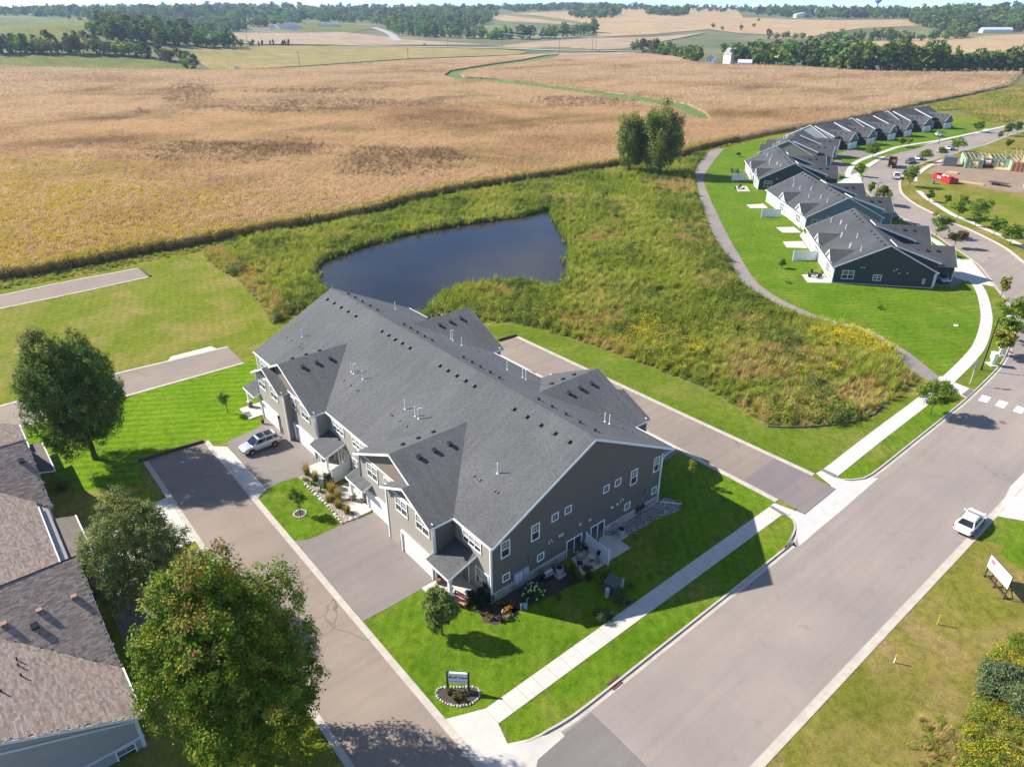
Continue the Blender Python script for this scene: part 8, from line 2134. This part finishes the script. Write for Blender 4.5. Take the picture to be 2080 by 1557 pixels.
def groves():
    rg = np.random.default_rng(31)
    # each: polyline of bases in the picture, count, heights, kinds, label, depth spread in picture rows
    L = [([(1290, 107), (1330, 112), (1380, 120), (1420, 128)], 14, (17, 25), [0, 1, 2, 6, 4], 'in the grove left of the white farmhouse', 5),
         ([(1500, 132), (1560, 134), (1640, 138), (1700, 142)], 22, (22, 34), [6, 1, 0, 5, 6], 'in the dark grove right of the white farmhouse', 4),
         ([(1700, 142), (1760, 147), (1830, 149), (1890, 152)], 24, (24, 36), [6, 1, 6, 0, 5], 'in the tall dark belt behind the corn', 4),
         ([(1890, 153), (1960, 157), (2030, 160), (2090, 162)], 22, (20, 32), [6, 1, 0, 6], 'in the dark belt at the right picture edge', 5),
         ([(1470, 112), (1540, 116), (1600, 112), (1680, 110)], 14, (16, 26), [5, 6, 1, 4, 7], 'between the farmhouse and the middle tree belt', 3),
         ([(1680, 85), (1740, 84), (1800, 84), (1880, 84), (1935, 80), (1965, 76)], 24, (16, 28), [0, 1, 2, 6], 'in the tree belt beside the tan fields', 3),
         ([(1560, 82), (1610, 83), (1660, 84)], 7, (14, 22), [4, 2, 0, 7], 'at the foot of the tan slope', 3),
         ([(800, 70), (850, 76), (900, 78), (960, 80)], 16, (20, 32), [0, 1, 2, 6, 3], 'in the woods left of the highway bend', 3),
         ([(960, 79), (1030, 82), (1100, 80), (1160, 76), (1205, 68)], 22, (22, 34), [2, 0, 1, 6], 'in the wood behind the highway', 3),
         ([(380, 140), (405, 141)], 2, (15, 18), [4, 2], 'standing alone beside the county road', 1),
         ([(300, 118), (330, 124), (350, 128), (375, 130)], 8, (13, 20), [4, 2, 0], 'at the lower end of the hillside wood', 3),
         ([(0, 110), (60, 110), (120, 112), (180, 112), (240, 114), (280, 116)], 30, (13, 24), [3, 4, 0, 2, 7], 'at the lower edge of the left hillside', 4),
         ([(20, 96), (80, 98), (140, 98), (190, 88)], 12, (12, 20), [0, 3, 4, 5], 'on the slope of the left hill', 5),
         ([(190, 70), (230, 80), (280, 88), (330, 92), (390, 96)], 30, (15, 27), [0, 1, 6, 3, 4], 'on the wooded left hillside', 6),
         ([(150, 42), (175, 44), (190, 52), (205, 50)], 6, (12, 18), [7, 7, 4], 'turning yellow at the top of the left hill', 2),
         ([(400, 96), (440, 96), (480, 96)], 12, (14, 24), [6, 1, 0, 6], 'at the end of the left woods', 2),
         ([(490, 95), (520, 95), (560, 93), (590, 92)], 12, (7, 13), [5, 5, 5, 0], 'in the evergreen row by the dry field', 1),
         ([(1440, 60), (1520, 62), (1560, 36)], 6, (9, 14), [0, 2, 4], 'scattered along the tan slope', 4)]
    for px, n, hr, ks, lab, sp in L:
        t = np.linspace(0, 1, n) ; q = np.array(px, float); s = np.linspace(0, 1, len(q))
        mine = []
        for ti in t:
            u = np.interp(ti, s, q[:, 0]) + rg.normal() * 4; v = np.interp(ti, s, q[:, 1]) + rg.uniform(-sp, sp * .25)
            p = G(u, v); k = int(ks[rg.integers(0, len(ks))]); h = rg.uniform(*hr) * .72
            mine.append((u, far_tree(p, h, k, FAR_LAB[k], 'trees ' + lab, rg.uniform(.85, 1.25))))
        mine.sort(key=lambda q_: q_[0])
        for i, (u, o) in enumerate(mine): o['label'] = '%s, %s from left %s' % (o['label'], ORD[i], lab)
    print('far trees', N_FAR[0])
    # far-off woods reading as one mass
    W = [([(180, 40), (330, 20), (480, 14), (620, 16), (760, 14), (860, 18), (1000, 12), (1000, 28), (900, 44), (800, 52), (740, 48), (640, 44), (560, 52), (470, 66), (420, 76), (330, 84), (240, 70), (200, 52)], 900, (11, 19)),
         ([(780, 22), (900, 20), (1010, 30), (1000, 44), (930, 66), (870, 70), (800, 64), (770, 50)], 420, (12, 20)),
         ([(1000, 12), (1100, 8), (1200, 8), (1300, 12), (1290, 17), (1150, 22), (1050, 26)], 260, (10, 17)),
         ([(1300, 12), (1460, 14), (1500, 24), (1560, 34), (1660, 38), (1780, 38), (1900, 38), (1860, 26), (1700, 22), (1500, 18)], 300, (9, 16)),
         ([(1850, 36), (1900, 30), (1960, 24), (2120, 14), (2120, 62), (2050, 66), (1990, 62), (1930, 66), (1880, 56), (1850, 48)], 480, (11, 20)),
         ([(-60, 30), (60, 24), (180, 22), (330, 19), (480, 15), (620, 14), (480, 22), (330, 28), (180, 36), (60, 34)], 300, (9, 15)),
         ([(1150, 32), (1210, 28), (1260, 30), (1240, 38), (1160, 38)], 60, (10, 16)), ([(1310, 30), (1370, 26), (1400, 30), (1370, 34)], 60, (10, 16)),
         ([(1250, 44), (1330, 42), (1400, 46)], 0, (9, 14))]
    P_ = []; S_ = []
    for px, n, hr in W:
        q = np.array(px, float)
        if not n: continue
        c = 0; x0, y0 = q.min(0); x1, y1 = q.max(0)
        while c < n:
            u, v = rg.uniform(x0, x1), rg.uniform(y0, y1)
            if not inside(q, np.array([u]), np.array([v]))[0]: continue
            p = G(u, max(v, 17)); c += 1
            P_.append(p); S_.append(rg.uniform(*hr) * (1 + .25 * (math.hypot(p[0], p[1]) > 2000)))
    # the skyline: trees along the crest
    for az in np.linspace(-.82, .82, 900):
        r = rg.uniform(2500, 3150); dx = FH * math.cos(az) + R_ * math.sin(az); x, y = dx[0] * r, dx[1] * r
        if -.05 < math.sin(az * 9.0 + 1) * .5 + rg.uniform(0, .9): P_.append(np.array([x, y, float(T(x, y))])); S_.append(rg.uniform(9, 19))
    P_ = np.array(P_); S_ = np.array(S_); n = len(P_)
    scatter('far_woods', P_, np.c_[np.zeros((n, 2)), rg.uniform(0, 6.28, n)], np.c_[S_ * rg.uniform(.9, 1.5, n), S_ * rg.uniform(.9, 1.5, n), S_], [FAR_VAR[i] for i in (0, 1, 2, 3, 4, 6)], rg.choice(6, n, p=[.24, .2, .2, .12, .08, .16]), 'far off woods on the hills to the horizon')
groves()

def farm():
    wsd = plain('white_farm_paint', (.74, .74, .72), .6, .05, .5); rf = plain('grey_farm_roof', (.22, .225, .24), .6, .08, .5); pr = plain('pale_metal_roof', (.62, .64, .66), .4, .05, .5)
    def gable_house(u, v, w, d, h, rh, rz, label, roofm, cat='house', wallm=None, wins=6):
        p = G(u, v); e = empty('farm_house' if cat == 'house' else 'barn', p, rz, label, cat)
        W = MB().extr([(-w / 2, -d / 2, -1), (w / 2, -d / 2, -1), (w / 2, -d / 2, h), (0, -d / 2, h + rh), (-w / 2, -d / 2, h)], (0, d, 0)); W.build('wall', wallm or wsd, e)
        R = MB()
        for s in (-1, 1): R.roof([(s * (w / 2 + .4), -d / 2 - .4, h - .1), (0, -d / 2 - .4, h + rh + .25), (0, d / 2 + .4, h + rh + .25), (s * (w / 2 + .4), d / 2 + .4, h - .1)], .2)
        R.build('roof', [roofm, MT['white']], e)
        for k in range(wins):
            x = -w / 2 + w * (k % 3 + .5) / 3; z = 1.2 + 2.8 * (k // 3)
            if z + 1.4 > h + .6: continue
            f = MB().box((x, -d / 2 - .04, z + .6), (1.1, .08, 1.5)).build('window', MT['white'], e); MB().box((x, -d / 2 - .09, z + .6), (.8, .04, 1.2)).build('pane', MT['glass'], f)
        return e
    H_ = -YAW
    gable_house(1482, 131, 9, 10, 8.5, 5.5, H_ + .5, 'white two storey farmhouse before the dark grove', rf, wins=6)
    gable_house(1444, 127, 10, 8, 4.2, 3, H_ - .4, 'white low farm building left of the farmhouse', pr, 'barn', wins=3)
    gable_house(1512, 134, 13, 12, 3.2, 2.0, H_ + 1.3, 'pale roofed shed right of the farmhouse', pr, 'barn', wins=0)
    gable_house(2022, 66, 12, 52, 4.5, 3, H_ + 1.57, 'long pale barn above the right tan field', pr, 'barn', wins=0)
    gable_house(590, 58, 40, 18, 5, 6, H_ + .1, 'dark roofed farm hall at the left', rf, 'barn', wins=3)
    gable_house(556, 58, 14, 9, 4, 3, H_, 'small white building left of the farm hall', pr, 'barn', wins=2)
    for i, u in enumerate((655, 664, 673, 682)): gable_house(u, 54, 16, 26, 3, 4, H_ + .2, ('leftmost', 'second', 'third', 'rightmost')[i] + ' white greenhouse on the green farm lot', pr, 'greenhouse', wins=0)
    gable_house(878, 74, 16, 12, 4, 3, H_, 'white house half hidden by the left woods', pr, wins=3); gable_house(1030, 78, 10, 9, 4, 3, H_, 'pale house in the woods behind the highway', pr, wins=3)
    gable_house(1630, 36, 40, 20, 7, 4, H_, 'wide pale building under the water tower ridge', pr, 'building', wins=3)
    rg = np.random.default_rng(9)
    for i in range(12): gable_house(1640 + i * 9, 21 + (i % 3) * 1.5, 16, 12, 5, 4, H_ + rg.uniform(-.5, .5), ORD[i] + ' house from the left in the far subdivision on the ridge', pr if i % 2 else rf, 'house', wins=2)['group'] = 'far subdivision houses'
    # water tower
    p = G(1780, 22); e = empty('water_tower', p, 0, 'blue water tower rising over the right horizon', 'water tower'); bl = plain('tower_blue', (.12, .26, .55), .5, .05, .1)
    s = np.hypot(p[0], p[1]) / 1000
    MB().tube([(0, 0, -2), (0, 0, 4), (0, 0, 22)], [5, 2.2, 2.2], 16).build('stem', bl, e); MB().tube([(0, 0, 20), (0, 0, 25), (0, 0, 30), (0, 0, 34), (0, 0, 36)], [2.4, 9, 11, 8, 1], 20).build('tank', bl, e)
    # poles along the roads
    n = 0
    for (u, v, vt, lab) in ((1203, 105, 78, 'tall double pole at the road crossing'), (1136, 108, 86, 'utility pole left of the road crossing'), (1020, 96, 80, 'utility pole before the highway wood'), (909, 95, 80, 'utility pole left of the highway wood'), (609, 138, 114, 'utility pole at the dry field'), (504, 97, 66, 'utility pole at the evergreen row'), (829, 123, 105, 'utility pole by the county road'), (1210, 105, 84, 'second pole at the road crossing'), (8, 157, 143, 'post at the pasture fence')):
        p = G(u, v); d = math.hypot(p[0], p[1]); h = max(3, (v - vt) * d / FPX * 1.12); e = empty('utility_pole', p, H_, lab, 'pole', 'utility poles of the valley')
        MB().tube([(0, 0, -.5), (0, 0, h)], [.22, .16], 6).build('pole', MT['wood_dark'], e); MB().box((0, 0, h * .93), (3.0, .16, .2)).build('crossarm', MT['wood_dark'], e)
    p0, p1, p2 = G(1020, 96), G(1203, 105), G(1420, 108)
    for (a, b2, lab) in ((p0, p1, 'sagging power line left of the crossing'), (p1, p2, 'sagging power line right of the crossing')):
        pts = [a + (b2 - a) * t + np.array([0, 0, 17 - 9 * t * (1 - t)]) for t in np.linspace(0, 1, 12)]
        o = MB().tube(pts, .16, 4).build('power_line', MT['gutter']); tag(o, lab, 'power line')
    for (u, v, lab) in ((862, 92.5, 'small silver car on the highway'), (1215, 104.5, 'small white van on the highway')):
        p = G(u, v); car('distant_car', lab, 'car', (p[0], p[1], p[2] + .6), H_ + PI, 'suv', 'silver' if u < 1000 else 'white', detail=False)
    p = G(482, 141.5); car('distant_car', 'tiny white car on the county road', 'car', (p[0], p[1], p[2] + .6), H_ + .3, 'suv', 'white', detail=False)
farm()

# ------------------------------------------------------------------ air
hm = bpy.data.materials.new('haze_air'); hm.use_nodes = True
for n in list(hm.node_tree.nodes): hm.node_tree.nodes.remove(n)
ho = hm.node_tree.nodes.new('ShaderNodeOutputMaterial'); hv = hm.node_tree.nodes.new('ShaderNodeVolumePrincipled')
hv.inputs['Color'].default_value = (.55, .74, 1.0, 1); hv.inputs['Density'].default_value = .000095; hv.inputs['Anisotropy'].default_value = .2
hm.node_tree.links.new(hv.outputs[0], ho.inputs['Volume'])
def haze():
    mb = MB().box((0, 0, 52), (8700, 8700, 108)); o = mb.build('haze', hm); o['kind'] = 'stuff'; o['label'] = 'thin bluish haze over the far hills'
haze()
